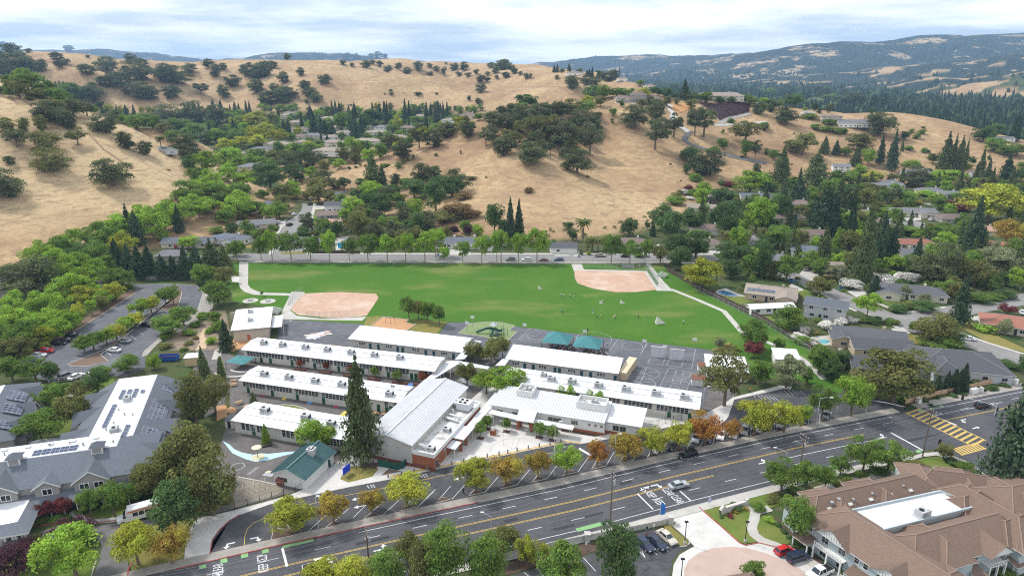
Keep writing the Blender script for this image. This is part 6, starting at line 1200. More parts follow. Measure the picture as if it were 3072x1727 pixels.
# half profiles: (x, z) of body, then greenhouse (x0,x1,x2,x3,z0,z1), length, width
CARS={'sedan':([(-2.3,.35),(-2.35,.75),(-2.2,.95),(-1.5,1.0),(.9,.95),(2.1,.80),(2.32,.6),(2.3,.3)],(-1.75,-1.05,.35,1.05,.97,1.42),1.78,1.42),'suv':([(-2.3,.4),(-2.35,.9),(-2.3,1.08),(-1.0,1.1),(1.0,1.08),(2.15,.98),(2.32,.7),(2.3,.35)],(-2.25,-2.0,.45,1.15,1.08,1.72),1.9,1.45),
        'pickup':([(-2.75,.45),(-2.78,1.02),(-.7,1.05),(1.1,1.08),(2.45,1.0),(2.68,.75),(2.65,.4)],(-.75,-.6,.75,1.35,1.06,1.78),1.95,1.7),'hatch':([(-1.9,.35),(-1.95,.85),(-1.85,1.0),(.9,.98),(1.75,.82),(1.95,.6),(1.92,.3)],(-1.85,-1.5,.35,1.2,.99,1.52),1.7,1.2)}
def car_meshes(kind,color):
    key=('car',kind,color)
    if key in CACHE:return CACHE[key]
    prof,(g0,g1,g2,g3,z0,z1),W,ax=CARS[kind];m=paint(color);h=W/2;b=MB();n=len(prof)
    ins=[(.06 if z>.7 else 0)for _,z in prof]
    Lf=[(x,-h+i,z)for(x,z),i in zip(prof,ins)];Rt=[(x,h-i,z)for(x,z),i in zip(prof,ins)]
    b.poly(Lf[::-1],m);b.poly(Rt,m)
    for i in range(n-1):b.poly([Lf[i],Lf[i+1],Rt[i+1],Rt[i]][::1],m)
    b.poly([Lf[-1],Lf[0],Rt[0],Rt[-1]],BLACK)
    c=h-.13;t=h-.3;g=MB();lo=[(g0,-c,z0),(g3,-c,z0),(g3,c,z0),(g0,c,z0)];up=[(g1,-t,z1),(g2,-t,z1),(g2,t,z1),(g1,t,z1)]
    for i in range(4):j=(i+1)%4;g.poly([lo[i],lo[j],up[j],up[i]],CGLASS)
    r=MB();r.box(g1-.05,g2+.05,-t-.02,t+.02,z1-.02,z1+.05,m)
    for sg in(-1,1):
        for xa,xb in((g0,g1),(g3,g2)):r.tube([(xa,sg*c,z0),(xb,sg*t,z1)],.05,m,4,False)
        xm=(g0+g3)/2-.1;r.tube([(xm,sg*(c+.01),z0),(xm,sg*(t+.01),z1)],.05,m,4,False)
    bed=None
    if kind=='pickup':bed=MB().box(-2.68,-.85,-h+.16,h-.16,1.045,1.075,BLACK).mesh('cargo_bed')
    wh=MB();wh.lathe([(.33,-.11),(.33,.11)],TYRE,12);wh.poly([(.33*math.cos(a*.5236),.33*math.sin(a*.5236),-.11)for a in range(12)][::-1],TYRE);wh.lathe([(.2,.111),(.19,.125),(.01,.13)],RIM,10)
    CACHE[key]=(b.mesh('body'),g.mesh('windows'),r.mesh('roof'),shared('wheel',lambda:wh.mesh('wheel')),MB().box(0,.06,-.2,.2,-.07,.07,LAMP_W).mesh('headlight'),MB().box(-.06,0,-.16,.16,-.08,.1,LAMP_R).mesh('tail_light'),bed,W,ax,prof)
    return CACHE[key]
def car(kind,color,p,ang,label,group='parked cars',z=.03,s=1.0):
    B,Gm,Rm,Wm,Hm,Tm,bed,W,ax,prof=car_meshes(kind,color);t=empty({'pickup':'pickup_truck','suv':'sport_utility_car'}.get(kind,'car'),(p.x,p.y,p.z+z),ang);t.scale=(s,s,s);tag(t,label,'pickup' if kind=='pickup' else 'car',group)
    link('body',B,t);link('windows',Gm,t);link('roof',Rm,t)
    if bed:link('cargo_bed',bed,t)
    for x in(-ax,ax):
        for sg in(-1,1):o=link('wheel',Wm,t,(x,sg*(W/2-.08),.33));o.rotation_euler.x=-sg*math.pi/2
    xf=max(q[0]for q in prof);xr=min(q[0]for q in prof)
    for sg in(-1,1):link('headlight',Hm,t,(xf-.03,sg*W*.34,.66));link('tail_light',Tm,t,(xr+.02,sg*W*.36,.8))
def carpx(kind,color,tile,x,y,head,label,group='parked cars',z=.03):
    """head: (dx,dy) a photo direction of the nose, or an angle in degrees"""
    p=pt(tile,x,y)
    if isinstance(head,tuple):q=pt(tile,x+head[0],y+head[1]);a=math.atan2(q.y-p.y,q.x-p.x)
    else:a=math.radians(head)
    car(kind,color,p,a,label,group,z)
RA=math.degrees(math.atan2(RU.y,RU.x))
for a in(('suv','black','B4',700,1385,RA+180,'black sport utility car driving beside the front pavement','cars on the boulevard'),('sedan','silver','C4',625,545,RA,'silver saloon driving past the KEEP CLEAR lettering','cars on the boulevard'),('suv','black','B5',1890,892,RA,'dark sport utility car driving beyond the crossing','cars on the boulevard'),('pickup','white','C2',1205,1375,RA,'white pickup truck at the lower edge of the boulevard','cars on the boulevard'),
          ('sedan','black','B1',720,30,12,'black saloon, topmost of the verge row in the upper car park'),('sedan','black','B1',665,82,12,'black saloon, second of the verge row in the upper car park'),('sedan','black','B1',575,112,12,'black saloon next to the red pickup'),('pickup','red','B1',440,190,10,'red pickup truck in the upper car park'),('sedan','white','B1',380,230,10,'white saloon below the red pickup'),('sedan','grey','B1',350,270,10,'grey saloon half under the trees by the upper car park'),
          ('sedan','silver','B1',1230,85,165,'silver saloon beside the median of the upper car park'),('sedan','white','B1',1130,178,165,'white saloon at the tip of the median'),('sedan','black','T5',1265,1240,165,'black saloon alone beside the median'),('suv','grey','B1',660,435,70,'dark grey car nosed up to the white rail'),('sedan','white','B1',755,440,70,'white saloon nosed up to the white rail'),('hatch','white','B1',925,415,70,'white hatchback half hidden by a courtyard tree'),
          ('sedan','navy','C4',280,1145,(70,60),'leftmost navy saloon in the near car park'),('sedan','navy','C4',408,1130,(70,60),'navy saloon between its navy and champagne neighbours'),('sedan','champagne','C4',508,1075,(70,60),'champagne saloon in the near car park'),('hatch','red','C4',1700,1215,(90,-30),'red hatchback in the turning circle'),('suv','navy','C4',1833,1280,(90,-30),'dark blue sport utility car in the turning circle'),('pickup','white','C4',2060,1440,(-90,40),'white pickup truck with dark bed at the lower right'),
          ('suv','grey','T7',92,672,180,'grey sport utility car, first parked beyond the field'),('suv','white','T7',230,675,180,'white sport utility car parked beyond the field'),('sedan','maroon','T7',378,678,180,'dark red saloon parked beyond the field'),('suv','blue','T7',510,675,180,'dark blue sport utility car parked beyond the field'),('pickup','tan','T7',872,638,0,'tan pickup truck across the street from the diamond'),('sedan','black','T7',1090,642,0,'black saloon across the street behind a street tree'),('sedan','silver','T7',1260,640,0,'silver saloon at the right end of the field street'),
          ('sedan','white','T6',603,132,95,'white car at the head of the close'),('suv','grey','T6',685,152,80,'dark grey car on the right of the close'),('suv','black','T6',668,188,80,'black car on the right of the close'),('sedan','white','T6',530,274,80,'white saloon on the left kerb of the close'),('hatch','white','T6',635,284,100,'white car in the middle of the close'),('suv','white','T6',400,350,0,'white sport utility car in a drive left of the close'),('suv','black','T6',490,368,75,'black car nearest the field on the left kerb of the close'),('sedan','black','T6',715,335,20,'black saloon beside the pink-tiled house'),
          ('sedan','white','T8',1508,322,40,'white saloon in the cul-de-sac'),('suv','pink','T8',425,754,55,'pale pink car in a drive beside the olive tree'),('sedan','black','T8',530,780,10,'black saloon beside the tan garage'),('sedan','white','B5',1740,228,160,'white saloon on the right-hand street'),('sedan','white','T8',2295,1130,60,'white car at the right edge beside the red roof'),('sedan','grey','T8',1850,612,140,'grey car on the sloping street')):
    carpx(*a)
b0,b1=pt('B4',1190,1215),pt('B4',1220,1105);BAYA=math.degrees(math.atan2(b1.y-b0.y,b1.x-b0.x))
for i,(x,y,k,c)in enumerate(((385,1315,'suv','white'),(540,1285,'sedan','black'),(785,1215,'suv','silver'),(910,1215,'sedan','navy'),(1030,1185,'suv','white'),(1155,1170,'suv','white'),(1265,1140,'suv','grey'),(1395,1110,'sedan','silver'),(1500,1090,'suv','black'),(1612,1075,'suv','grey'),(1840,1030,'sedan','black'),(2060,985,'sedan','grey'))):
    carpx(k,c,'B4',x,y,BAYA+180,f'{c} car under the front car park trees, {ordinal(i + 1)} from the left','cars under the front car park trees')
def minibus():
    p,q=pt('C1',1250,905),pt('C1',1560,820);a=math.atan2(p.y-q.y,p.x-q.x);c=(p+q)/2;t=empty('minibus',(c.x,c.y,.03),a);tag(t,'white minibus with orange stripe waiting in the drive','bus');w=paint('white');og=mat('bus_orange',(.62,.13,.03),.4)
    b=MB();b.box(-3.9,1.7,-1.15,1.15,.55,2.9,w);b.box(-3.8,1.6,-1.1,1.1,2.9,3.0,w);b.box(-3.85,1.68,-1.16,1.16,.4,.56,BLACK);b.build('body',t)
    n=MB();n.poly([(1.7,-1.0,.5),(3.6,-1.0,.5),(3.65,-1.0,1.15),(2.6,-1.0,1.35),(2.0,-1.0,2.2),(1.7,-1.0,2.3)],w);n.poly([(1.7,1.0,.5),(3.6,1.0,.5),(3.65,1.0,1.15),(2.6,1.0,1.35),(2.0,1.0,2.2),(1.7,1.0,2.3)][::-1],w)
    for(xa,za),(xb,zb),m in(((3.6,.5),(3.65,1.15),w),((3.65,1.15),(2.6,1.35),w),((2.6,1.35),(2.0,2.2),CGLASS),((2.0,2.2),(1.7,2.3),w)):n.poly([(xa,-1,za),(xa,1,za),(xb,1,zb),(xb,-1,zb)],m)
    n.build('cab',t);link('stripe',MB().box(-3.92,1.72,-1.165,1.165,2.45,2.72,og).mesh('stripe'),t)
    for x in(-3.0,-1.9,-.8,.3):
        for sg in(-1,1):link('window',MB().box(x-.45,x+.45,min(sg*1.14,sg*1.17),max(sg*1.14,sg*1.17),1.45,2.3,CGLASS).mesh('window'),t)
    for sg in(-1,1):
        for x in(-2.4,2.7):o=link('wheel',shared('wheel',None),t,(x,sg*.95,.4));o.rotation_euler.x=-sg*math.pi/2;o.scale=(1.2,1.2,1.6)
        link('side_window',MB().box(1.95,2.5,min(sg*.99,sg*1.02),max(sg*.99,sg*1.02),1.4,1.9,CGLASS).mesh('side_window'),t)
minibus()

# ------------------------------------------------------------------ street and school furniture
WOOD_POLE=mat('pole_wood',(.13,.10,.08),.9,.2,3,stretch=(1,1,.2));WIRE=mat('wire',(.30,.30,.31),.5);CHAIN=mat('chain_link',(.36,.37,.38),.6);BLKMETAL=BLACK;TEALCLOTH=mat('shade_cloth_teal',(.055,.19,.20),.8,.12,.8)
def simple(name,label,cat,p,rz=0.,group=None):t=empty(name,(p.x,p.y,p.z),rz);tag(t,label,cat,group);return t
def height_of(tile,x,y,tx,ty):
    """metres of an upright whose foot and top are seen at two photo spots"""
    x0,y0,k=TILES[tile];p=pt(tile,x,y);d=ray(x0+tx*k,y0+ty*k);return CAM_H+d[2]*(p.y/d[1])
TOPS=[]
def utility_pole(label,tile,x,y,tx,ty,arms=2,lamp=None,white=False):
    p=pt(tile,x,y);h=height_of(tile,x,y,tx,ty);t=simple('utility_pole',label,'pole',p,math.atan2(RU.y,RU.x),'utility poles');m=WOOD_POLE if not white else DUCT
    MB().tube([(0,0,0),(0,0,h)],[.17,.11],m,8).build('pole',t)
    for i in range(arms):
        z=h-.5-i*1.0;a=MB().box(-.07,.07,-1.25,1.25,z-.07,z+.07,WOOD_POLE).build('crossarm',t)
        for yy in(-1.1,-.4,.4,1.1):link('insulator',shared('insul',lambda:MB().lathe([(.05,0),(.07,.08),(.03,.2)],FRAME_W,6).mesh('insulator')),a,(0,yy,z+.07))
    if arms>1:link('transformer',MB().lathe([(.24,h-3.2),(.24,h-2.3),(.1,h-2.2)],DUCT,8,(.42,0)).mesh('transformer'),t)
    if lamp:MB().tube([(0,0,h-2.6),(0,-lamp,h-2.2)],.05,STEEL,5).build('lamp_arm',t);link('lamp_head',MB().box(-.15,.15,-lamp-.6,-lamp,h-2.25,h-2.1,DUCT).mesh('lamp_head'),t)
    TOPS.append((p,h));return t
utility_pole('wooden utility pole at the lower left rising from the near verge','C2',1715,1280,1703,950);utility_pole('tall utility pole behind the dark green verge tree','C3',1968,925,1975,375);utility_pole('dark utility pole among the trees before the brown complex','C4',1838,525,1868,5);utility_pole('dark wooden pole at the zebra crossing','B5',1300,1380,1348,905,1)
_p,_h=TOPS[0];TOPS.insert(0,(Vector((_p.x-32,_p.y-12.5,0)),_h));_p,_h=TOPS[-1];TOPS.append((Vector((_p.x+46,_p.y+15,0)),_h))
SPAN=['at the lower left','across the lower centre','before the brown complex','up to the crossing','beyond the crossing'];WN=['nearest strand','third strand','farthest strand','low strand']
def wires():
    n=0
    for(a,ha),(b,hb)in zip(TOPS,TOPS[1:]):
        for off,dz in((-1.1,-.4),(.4,-.4),(1.1,-.4),(0,-1.9)):
            v=Vector((-RU.y,RU.x,0))*off;A=a+v+Vector((0,0,ha+dz));B=b+v+Vector((0,0,hb+dz));pts=[]
            for i in range(11):f=i/10;q=A.lerp(B,f);q.z-=4*f*(1-f)*(.9 if dz>-1 else 1.3);pts.append(q)
            n+=1;o=MB().tube(pts,.015,WIRE,4,False).build('overhead_wire');tag(o,f'thin overhead wire along the boulevard, span {SPAN[(n - 1) // 4]}, {WN[(n - 1) % 4]}','wire','overhead wires')
wires()
def lamp_post(label,tile,x,y,tx,ty,arm=(1.6,0),style=0,m=None):
    p=pt(tile,x,y);h=max(4,height_of(tile,x,y,tx,ty));m=m or(DUCT if style==0 else BLACK);t=simple('street_lamp',label,'lamp',p,0,'street lamps');MB().tube([(0,0,0),(0,0,h-.3)],[.1,.07],m,7).build('post',t)
    if style==0:MB().tube([(0,0,h-.4),(arm[0]*.5,arm[1]*.5,h),(arm[0],arm[1],h+.1)],.045,m,5).build('arm',t);link('lamp_head',MB().box(arm[0]-.35,arm[0]+.35,arm[1]-.15,arm[1]+.15,h+.05,h+.2,FRAME_W).mesh('lamp_head'),t)
    else:MB().box(-.35,.35,-.2,.2,h-.3,h-.1,m).build('lamp_head',t);link('plinth',MB().lathe([(.3,0),(.3,.7),(.1,.72)],CONC,8).mesh('plinth'),t)
for a in(('street lamp leaning over the near lanes beside the verge trees','C3',760,1010,720,830,(-1.8,.8)),('street lamp behind the round trees of the brown complex','C4',1715,330,1645,175,(-2.4,1.2)),('lamp post on the island at the left of the front car park','C2',1207,972,1185,630,(.6,-.3)),('tall pale lamp post in the front car park','C3',1398,440,1412,-110,(1.2,.4)),('thin lamp post by the orange car park trees','C3',2012,305,2015,0,(.9,-.3)),('lamp post in the right end of the front car park','B5',252,1065,270,790,(2.6,-.6)),('tall lamp beside the right classroom wing','B4',843,950,850,695,(1.2,.2)),('old lamp with long arm on the far playground','T6',445,1350,440,1205,(2.4,1.0))):lamp_post(*a)
for a in(('black lamp on the right lawn of the entrance drive','C4',1305,1105,1325,885),('black lamp on the left lawn of the entrance drive','C4',690,1125,700,885),('black lamp beside the turning circle','C4',650,1520,652,1262)):lamp_post(*a,(0,0),1)
def signal(label,tile,x,y,ty,ex,ey,n=2):
    p=pt(tile,x,y);h=height_of(tile,x,y,x,ty);t=simple('traffic_signal',label,'traffic light',p,0,'traffic signals');MB().tube([(0,0,0),(0,0,h)],[.14,.1],DUCT,7).build('mast',t);x0,y0,k=TILES[tile]
    d=ray(x0+ex*k,y0+ey*k);s=(h-.5-CAM_H)/d[2];e=Vector((d[0]*s-p.x,d[1]*s-p.y,h-.1));MB().tube([(0,0,h-.7),e*.5+Vector((0,0,(h-.3)*.5)),e],[.09,.07,.05],DUCT,6).build('arm',t)
    for i,q in enumerate((Vector((e.x,e.y,h-.9)),Vector((.35,0,h-2.2)))[:n]):
        o=link('signal_head',shared('sigh',lambda:MB().box(-.2,.2,-.15,.15,0,1.1,BLACK).box(-.32,.32,.151,.17,-.1,1.2,BLACK).mesh('signal_head')),t,q)
        for j,c in enumerate(((.35,.02,.02),(.25,.15,.02),(.02,.2,.1))):link('lens',shared(('lens',j),lambda:MB().lathe([(.1,0),(.1,.03),(.02,.05)],mat('lens%d'%j,c,.3),8).mesh('lens')),o,(0,-.15,.9-j*.35)).rotation_euler.x=math.pi/2
signal('traffic signal with long arm at the school exit','B5',738,965,795,1135,905);signal('traffic signal with arm at the far side of the crossing','B5',2010,985,860,1700,805);signal('short traffic signal with dark heads at the near corner','C5',1500,190,60,1520,90)
# bollards at the drop-off
for i,(x,y)in enumerate(((105,372),(235,345),(357,320),(478,294),(600,268),(718,245),(838,222),(927,203),(1022,182),(1135,160),(1247,138),(1357,118),(1467,96))):
    p=pt('C3',x,y);o=link('bollard',shared('boll',lambda:MB().lathe([(.16,0),(.16,.95),(.12,1.05),(.02,1.08)],mat('bollard_grey',(.22,.21,.20),.7),8).mesh('bollard')),None,(p.x,p.y,.1));tag(o,f'grey bollard along the yellow drop-off edge, {ordinal(i + 1)} from the left','bollard','bollards at the drop-off')
for i,(x,y)in enumerate(((1915,452),(2050,425),(2180,398),(2310,370))):p=pt('C2',x,y);o=link('bollard',CACHE['boll'],None,(p.x,p.y,.1));tag(o,f'grey bollard left of the hall, {ordinal(i + 1)} from the left','bollard','bollards at the drop-off')
def pole_thing(name,label,cat,tile,x,y,ty,m,r=.05,flag=None,group=None):
    p=pt(tile,x,y);h=max(1.5,height_of(tile,x,y,x,ty));t=simple(name,label,cat,p,0,group);MB().tube([(0,0,0),(0,0,h)],[r,r*.7],m,6).build('pole',t)
    if flag:link('flag',flag(h),t)
def drape_flag(m):return lambda h:MB().poly([(0,.02,h-.1),(.7,.1,h-.5),(.55,.2,h-2.0),(.05,.05,h-1.6)],m).poly([(.05,.05,h-1.6),(.55,.2,h-2.0),(.7,.1,h-2.3),(.2,.0,h-2.4)],mat('flag_red',(.45,.05,.05))).mesh('flag')
def feather(m,w=.9):return lambda h:MB().poly([(0,.03,.8),(w,.03,1.0),(w,.03,h*.75),(w*.6,.03,h*.95),(0,.03,h)],m).poly([(0,.0,h),(w*.6,.0,h*.95),(w,.0,h*.75),(w,.0,1.0),(0,.0,.8)],m).mesh('flag')
pole_thing('flagpole','white flagpole on the school forecourt','flagpole','B3',855,1270,1005,FRAME_W);pole_thing('flagpole','flagpole with hanging flag among the purple trees','flagpole','C1',560,1240,1000,FRAME_W,.05,drape_flag(mat('flag_blue',(.2,.22,.42))))
pole_thing('feather_banner','blue feather banner at the entrance drive','banner','C4',440,860,700,FRAME_W,.04,feather(mat('banner_blue',(.03,.16,.5),.7),1.0),'feather banners');pole_thing('feather_banner','lilac banner on the entrance lawn','banner','C4',930,735,640,FRAME_W,.04,feather(mat('banner_lilac',(.42,.40,.66),.7),.6),'feather banners');pole_thing('feather_banner','green and white banner on the left verge','banner','C1',1820,1230,1120,FRAME_W,.04,feather(mat('banner_green',(.2,.5,.3),.7),.6),'feather banners')
def board(name,label,cat,tile,x,y,w,h,z,m,posts=2,rz=None,t_=.12,group=None):
    p=pt(tile,x,y);q=simple(name,label,cat,p,math.atan2(RU.y,RU.x)if rz is None else rz,group);MB().box(-w/2,w/2,-t_/2,t_/2,z,z+h,m).build('panel',q)
    for i in range(posts):link('post',MB().box(-.06,.06,-.05,.05,0,z,STEEL).mesh('post'),q,((i+.5)*w/posts-w/2,0,0))
board('school_sign','blue and green school sign on the front lawn','sign','C2',1495,425,2.4,1.7,.8,mat('sign_blue',(.02,.05,.55),.5),rz=1.1);board('road_sign','blue street sign at the left drive','sign','C1',1358,1340,.7,.9,1.6,mat('sign_pale_blue',(.25,.4,.5)),1)
for i,(tile,x,y)in enumerate((('C4',305,1030),('C4',375,1005),('C3',1722,1190),('C3',2335,1030),('B4',1952,985),('B4',2172,950))):board('parking_sign','small white parking sign, '+ordinal(i+1)+' of the car park signs','sign',tile,x,y,.45,.6,1.4,FRAME_W,1,0,.04,'parking signs')
# fences and walls
def fence(name,label,line,h,post,panel,gap=3.0,rails=2,solid=False,zf=None,cat='fence'):
    p0=line[0];t=simple(name,label,cat,Vector((p0.x,p0.y,0)));T=total(line);n=max(1,int(T/gap));pm=shared(('fp',name,h),lambda:MB().box(-.05,.05,-.05,.05,0,h,post).mesh('post'))
    for i in range(n+1):q,_=along(line,T*i/n);link('post',pm,t,(q.x-p0.x,q.y-p0.y,0))
    for i in range(n):
        a,d=along(line,T*i/n);b,_=along(line,T*(i+1)/n);L=(b-a).length
        def mk():
            m=MB()
            if solid:m.box(.05,L-.05,-.03,.03,.05,h-.1,panel)
            else:
                for r in range(rails):z=.1+(h-.15)*r/max(1,rails-1);m.box(.05,L-.05,-.02,.02,z-.02,z+.02,panel)
                k=int(L/.45)
                for j in range(1,k):m.box(L*j/k-.012,L*j/k+.012,-.012,.012,.1,h-.05,panel)
            return m.mesh('panel')
        o=link('panel',shared(('fpan',name,round(L,1),h),mk),t,(a.x-p0.x,a.y-p0.y,0));o.rotation_euler.z=math.atan2(b.y-a.y,b.x-a.x)
fence('chain_fence','grey chain-link fence along the far side of the field',P('N','752 789 1712 792'),1.8,CHAIN,CHAIN,3.2);fence('chain_fence','grey chain-link fence behind the right diamond',P('N','1715 791 1990 793'),2.2,CHAIN,CHAIN,3.2)
WOODF=mat('fence_wood_dark',(.085,.06,.048),.9,.2,3);fence('wooden_fence','long dark wooden fence on the right edge of the field',P('N','2000 812 2101 868 2294 964 2440 1052 2530 1120'),1.9,WOODF,WOODF,2.6,solid=True);fence('chain_fence','pale chain-link fence before the dark wooden fence',P('N','2085 868 2190 920 2290 972 2430 1056'),1.9,CHAIN,CHAIN,3.0)
fence('iron_fence','black iron fence round the preschool yard',P('C2','95 828 350 770 560 705 780 640 1030 592 1062 555'),1.6,BLACK,BLACK,2.4);fence('iron_fence','black iron fence beside the right classroom wing',P('B4','140 1055 260 1075 340 1090 575 1030 640 1020'),1.7,BLACK,BLACK,2.2);fence('iron_fence','dark green gate fence before the hall end',P('C2','1815 335 1905 350 2050 385 2115 300'),2.0,GREEN_M,GREEN_M,2.0,solid=True)
fence('iron_fence','dark metal enclosure before the brick annex',P('C2','2150 290 2210 310 2300 325 2325 285'),2.0,DOOR_D,DOOR_D,1.6,solid=True);fence('wooden_fence','red wooden fence behind the upper car park',P('T5','1395 545 1540 570'),2.0,REDWOOD,mat('fence_red',(.30,.03,.03),.8),2.4,solid=True);fence('wooden_fence','red-brown fence behind the corner houses',P('T5','1620 400 1760 440 1920 445'),1.8,REDWOOD,REDWOOD,3,solid=True)
fence('rear_wall','pale block wall behind the conifer row',P('T5','1190 840 1400 838 1690 830'),1.8,CONC,CONC_D,3,solid=True,cat='wall');fence('wooden_fence','dark fence along the houses across the field street',P('T6','680 610 900 610 1100 612'),1.7,WOODF,WOODF,2.6,solid=True);fence('white_rail_fence','white rail fence along the lower edge of the upper car park',P('B1','480 480 700 460 930 425 1110 405'),1.3,FRAME_W,FRAME_W,2.4,rails=3)
ORW=mat('wall_orange',(.50,.335,.21),.9,.1,1,dirt=(.40,.26,.17),dirt_scale=.6);fence('garden_wall','orange garden wall with dark piers beside the boulevard',P('B5','1125 862 1300 815 1480 770 1760 715 1900 680 2170 615'),1.6,WOODF,ORW,4.6,solid=True,cat='wall');fence('garden_fence','dark lattice fence on top of the orange wall line',P('B5','1110 800 1250 775 1480 735 1780 680 2170 600'),2.2,WOODF,WOODF,4.6,cat='fence')
WALLW=mat('wall_weathered',(.46,.45,.42),.9,.1,1,dirt=(.33,.32,.30),dirt_scale=.8);fence('verge_wall','weathered pale wall along the near verge',P('C3','930 1260 1250 1190 1480 1135 1730 1085 1950 1040 2240 985 2520 930 2580 912'),1.4,WALLW,WALLW,5,solid=True,cat='wall')
for lab,q in(('stone pier at the end of the near verge wall','1735 1090'),('stone pier beside the blue banner','2580 915')):p=P('C3',q)[0];o=MB().box(-.5,.5,-.5,.5,0,1.7,WALLW).box(-.6,.6,-.6,.6,1.7,1.85,WALLW).build('wall_pier');o.location=p;tag(o,lab,'pier','piers of the verge wall')
def monument():
    p=pt('C4',1090,810);t=simple('monument_sign','slanted stone entrance sign on the lawn','sign',p,math.atan2(RU.y,RU.x)+.1);b=MB();b.poly([(-1,-.3,0),(6,-.3,0),(6,-.3,1.1),(.3,-.3,1.5),(-.4,-.3,2.2),(-1.2,-.3,1.2)],WALLW);b.poly([(-1,.3,0),(6,.3,0),(6,.3,1.1),(.3,.3,1.5),(-.4,.3,2.2),(-1.2,.3,1.2)][::-1],WALLW);b.poly([(6,-.3,1.1),(6,.3,1.1),(.3,.3,1.5),(.3,-.3,1.5)],CONC_W);b.poly([(.3,-.3,1.5),(.3,.3,1.5),(-.4,.3,2.2),(-.4,-.3,2.2)],CONC_W);b.poly([(-.4,-.3,2.2),(-.4,.3,2.2),(-1.2,.3,1.2),(-1.2,-.3,1.2)],CONC_W);b.build('stone',t);link('end_pier',MB().box(5.9,6.6,-.35,.35,0,1.5,WALLW).mesh('end_pier'),t)
monument()
# shade canopies over the lunch benches, with the class seated beneath
def shade(label,c,w,d,rz,z=2.9,pk=5.0,ridge=.25,group='shade canopies'):
    t=simple('shade_canopy',label,'canopy',c,rz,group);m=MB();K=[(-w/2,-d/2,z),(w/2,-d/2,z),(w/2,d/2,z),(-w/2,d/2,z)];A,B=(-w*ridge/2,0,pk),(w*ridge/2,0,pk)
    m.poly([K[0],K[1],B,A],TEALCLOTH);m.poly([K[1],K[2],B],TEALCLOTH);m.poly([K[2],K[3],A,B],TEALCLOTH);m.poly([K[3],K[0],A],TEALCLOTH);m.build('shade_cloth',t)
    for k in K:link('post',shared(('shpost',z),lambda:MB().tube([(0,0,0),(0,0,z)],.08,BLACK,6).mesh('post')),t,(k[0],k[1],0))
    MB().tube([A,B],.09,BLACK,5).build('ridge_beam',t)
SRZ=math.radians(-16.5)
shade('left teal shade canopy over seated children',pt('B3',1390,295),8.8,8.4,SRZ,2.8,5.4,.08);shade('right teal shade canopy over seated children',pt('B3',1690,338),8.8,8.4,SRZ,2.8,5.4,.08);shade('small teal shade sail by the left classroom end',pt('B2',245,500),6.4,5.6,SRZ,2.6,3.5,.1)
def playset():
    p=pt('B3',760,165);t=simple('playground_climber','green climbing frame with tube slide on the turf','playground',p,SRZ,'play equipment');G=GREEN_M
    for x in(-1,1,3.2):
        for y in(-1,1):link('post',shared('plp',lambda:MB().tube([(0,0,0),(0,0,3.2)],.08,G,6).mesh('post')),t,(x,y,0))
    for x0,z in((-1,1.7),(1.0,1.3)):MB().box(x0,x0+2.1,-1,1,z,z+.1,BLACK).build('deck',t);MB().box(x0,x0+2.1,-1.04,-.98,z+.1,z+.9,G).build('guard_panel',t)
    MB().lathe([(1.7,3.2),(.9,3.8),(.05,4.5)],mat('play_roof',(.42,.44,.45),.6),4).build('roof',t).rotation_euler.z=math.pi/4
    MB().tube([(-1,-.2,2.0),(-2.6,-.6,1.9),(-4.4,-1.2,1.1),(-5.8,-1.8,.55)],.42,G,10).build('tube_slide',t);MB().tube([(.2,-1,1.6),(.0,-2.2,.8),(-.1,-3.2,.25)],.4,G,8).build('chute_slide',t)
    l=MB().tube([(3.2,-1,2.6),(5.4,-1.4,2.6)],.06,G,6).build('ladder_rail',t);MB().lathe([(.9,.2),(1.0,.9),(.6,1.6),(.1,1.8)],mat('play_rock',(.10,.13,.11),.9),9,(1.6,-1.9)).build('climbing_rock',t)
    for x in(4.2,5.4):link('ladder_post',shared('lp',lambda:MB().tube([(0,0,0),(0,0,2.6)],.06,G,6).mesh('ladder_post')),t,(x,-1.3,0))
playset()
HOOP_B=FRAME_W
for i,(tile,x,y,ty)in enumerate((('B3',1068,165,75),('B3',1660,215,140),('B3',2245,320,232),('B4',270,320,232),('B4',277,555,470),('B4',232,650,565),('B4',765,290,245),('B3',500,145,55),('B3',555,105,0),('B4',470,400,290))):
    p=pt(tile,x,y);h=max(2.6,min(4.4,height_of(tile,x,y,x,ty)));t=simple('ball_hoop','playground ball post, '+ordinal(i+1)+' listed across the asphalt','ball post',p,SRZ,'playground ball posts');MB().tube([(0,0,0),(0,0,h)],.07,STEEL,6).build('post',t)
    if i not in(4,5):link('backboard',MB().box(-.7,.7,-.35,-.3,h-.5,h+.5,HOOP_B).mesh('backboard'),t)
for lab,q in(('left grey handball wall on the playground','335 395 478 410'),('right grey handball wall on the playground','518 422 662 435')):
    a,b=P('B4',q);loc,rz,L=frame_of(a,b);t=empty('handball_wall',loc,rz);tag(t,lab,'wall','handball walls');MB().box(0,L,0,.3,0,3.6,mat('wall_handball',(.52,.53,.57),.9,.15,.5,dirt=(.36,.36,.39),dirt_scale=.4)).build('slab',t);MB().box(-.1,L+.1,-.05,.35,3.6,3.7,CONC_W).build('coping',t)
def bleacher(label,p,rz,n=4,L=5):
    t=simple('bleachers',label,'bleachers',p,rz,'bleachers')
    for i in range(n):link('bench_row',shared(('brow',L),lambda:MB().box(0,L,0,.32,0,.05,DUCT).mesh('bench_row')),t,(0,i*.65,.45+i*.38));link('foot_row',shared(('frow',L),lambda:MB().box(0,L,0,.25,0,.04,STEEL).mesh('foot_row')),t,(0,i*.65-.35,.2+i*.38))
    for x in(.3,L-.3):MB().tube([(x,0,0),(x,n*.65,n*.38+.3)],.05,STEEL,4).build('support',t)
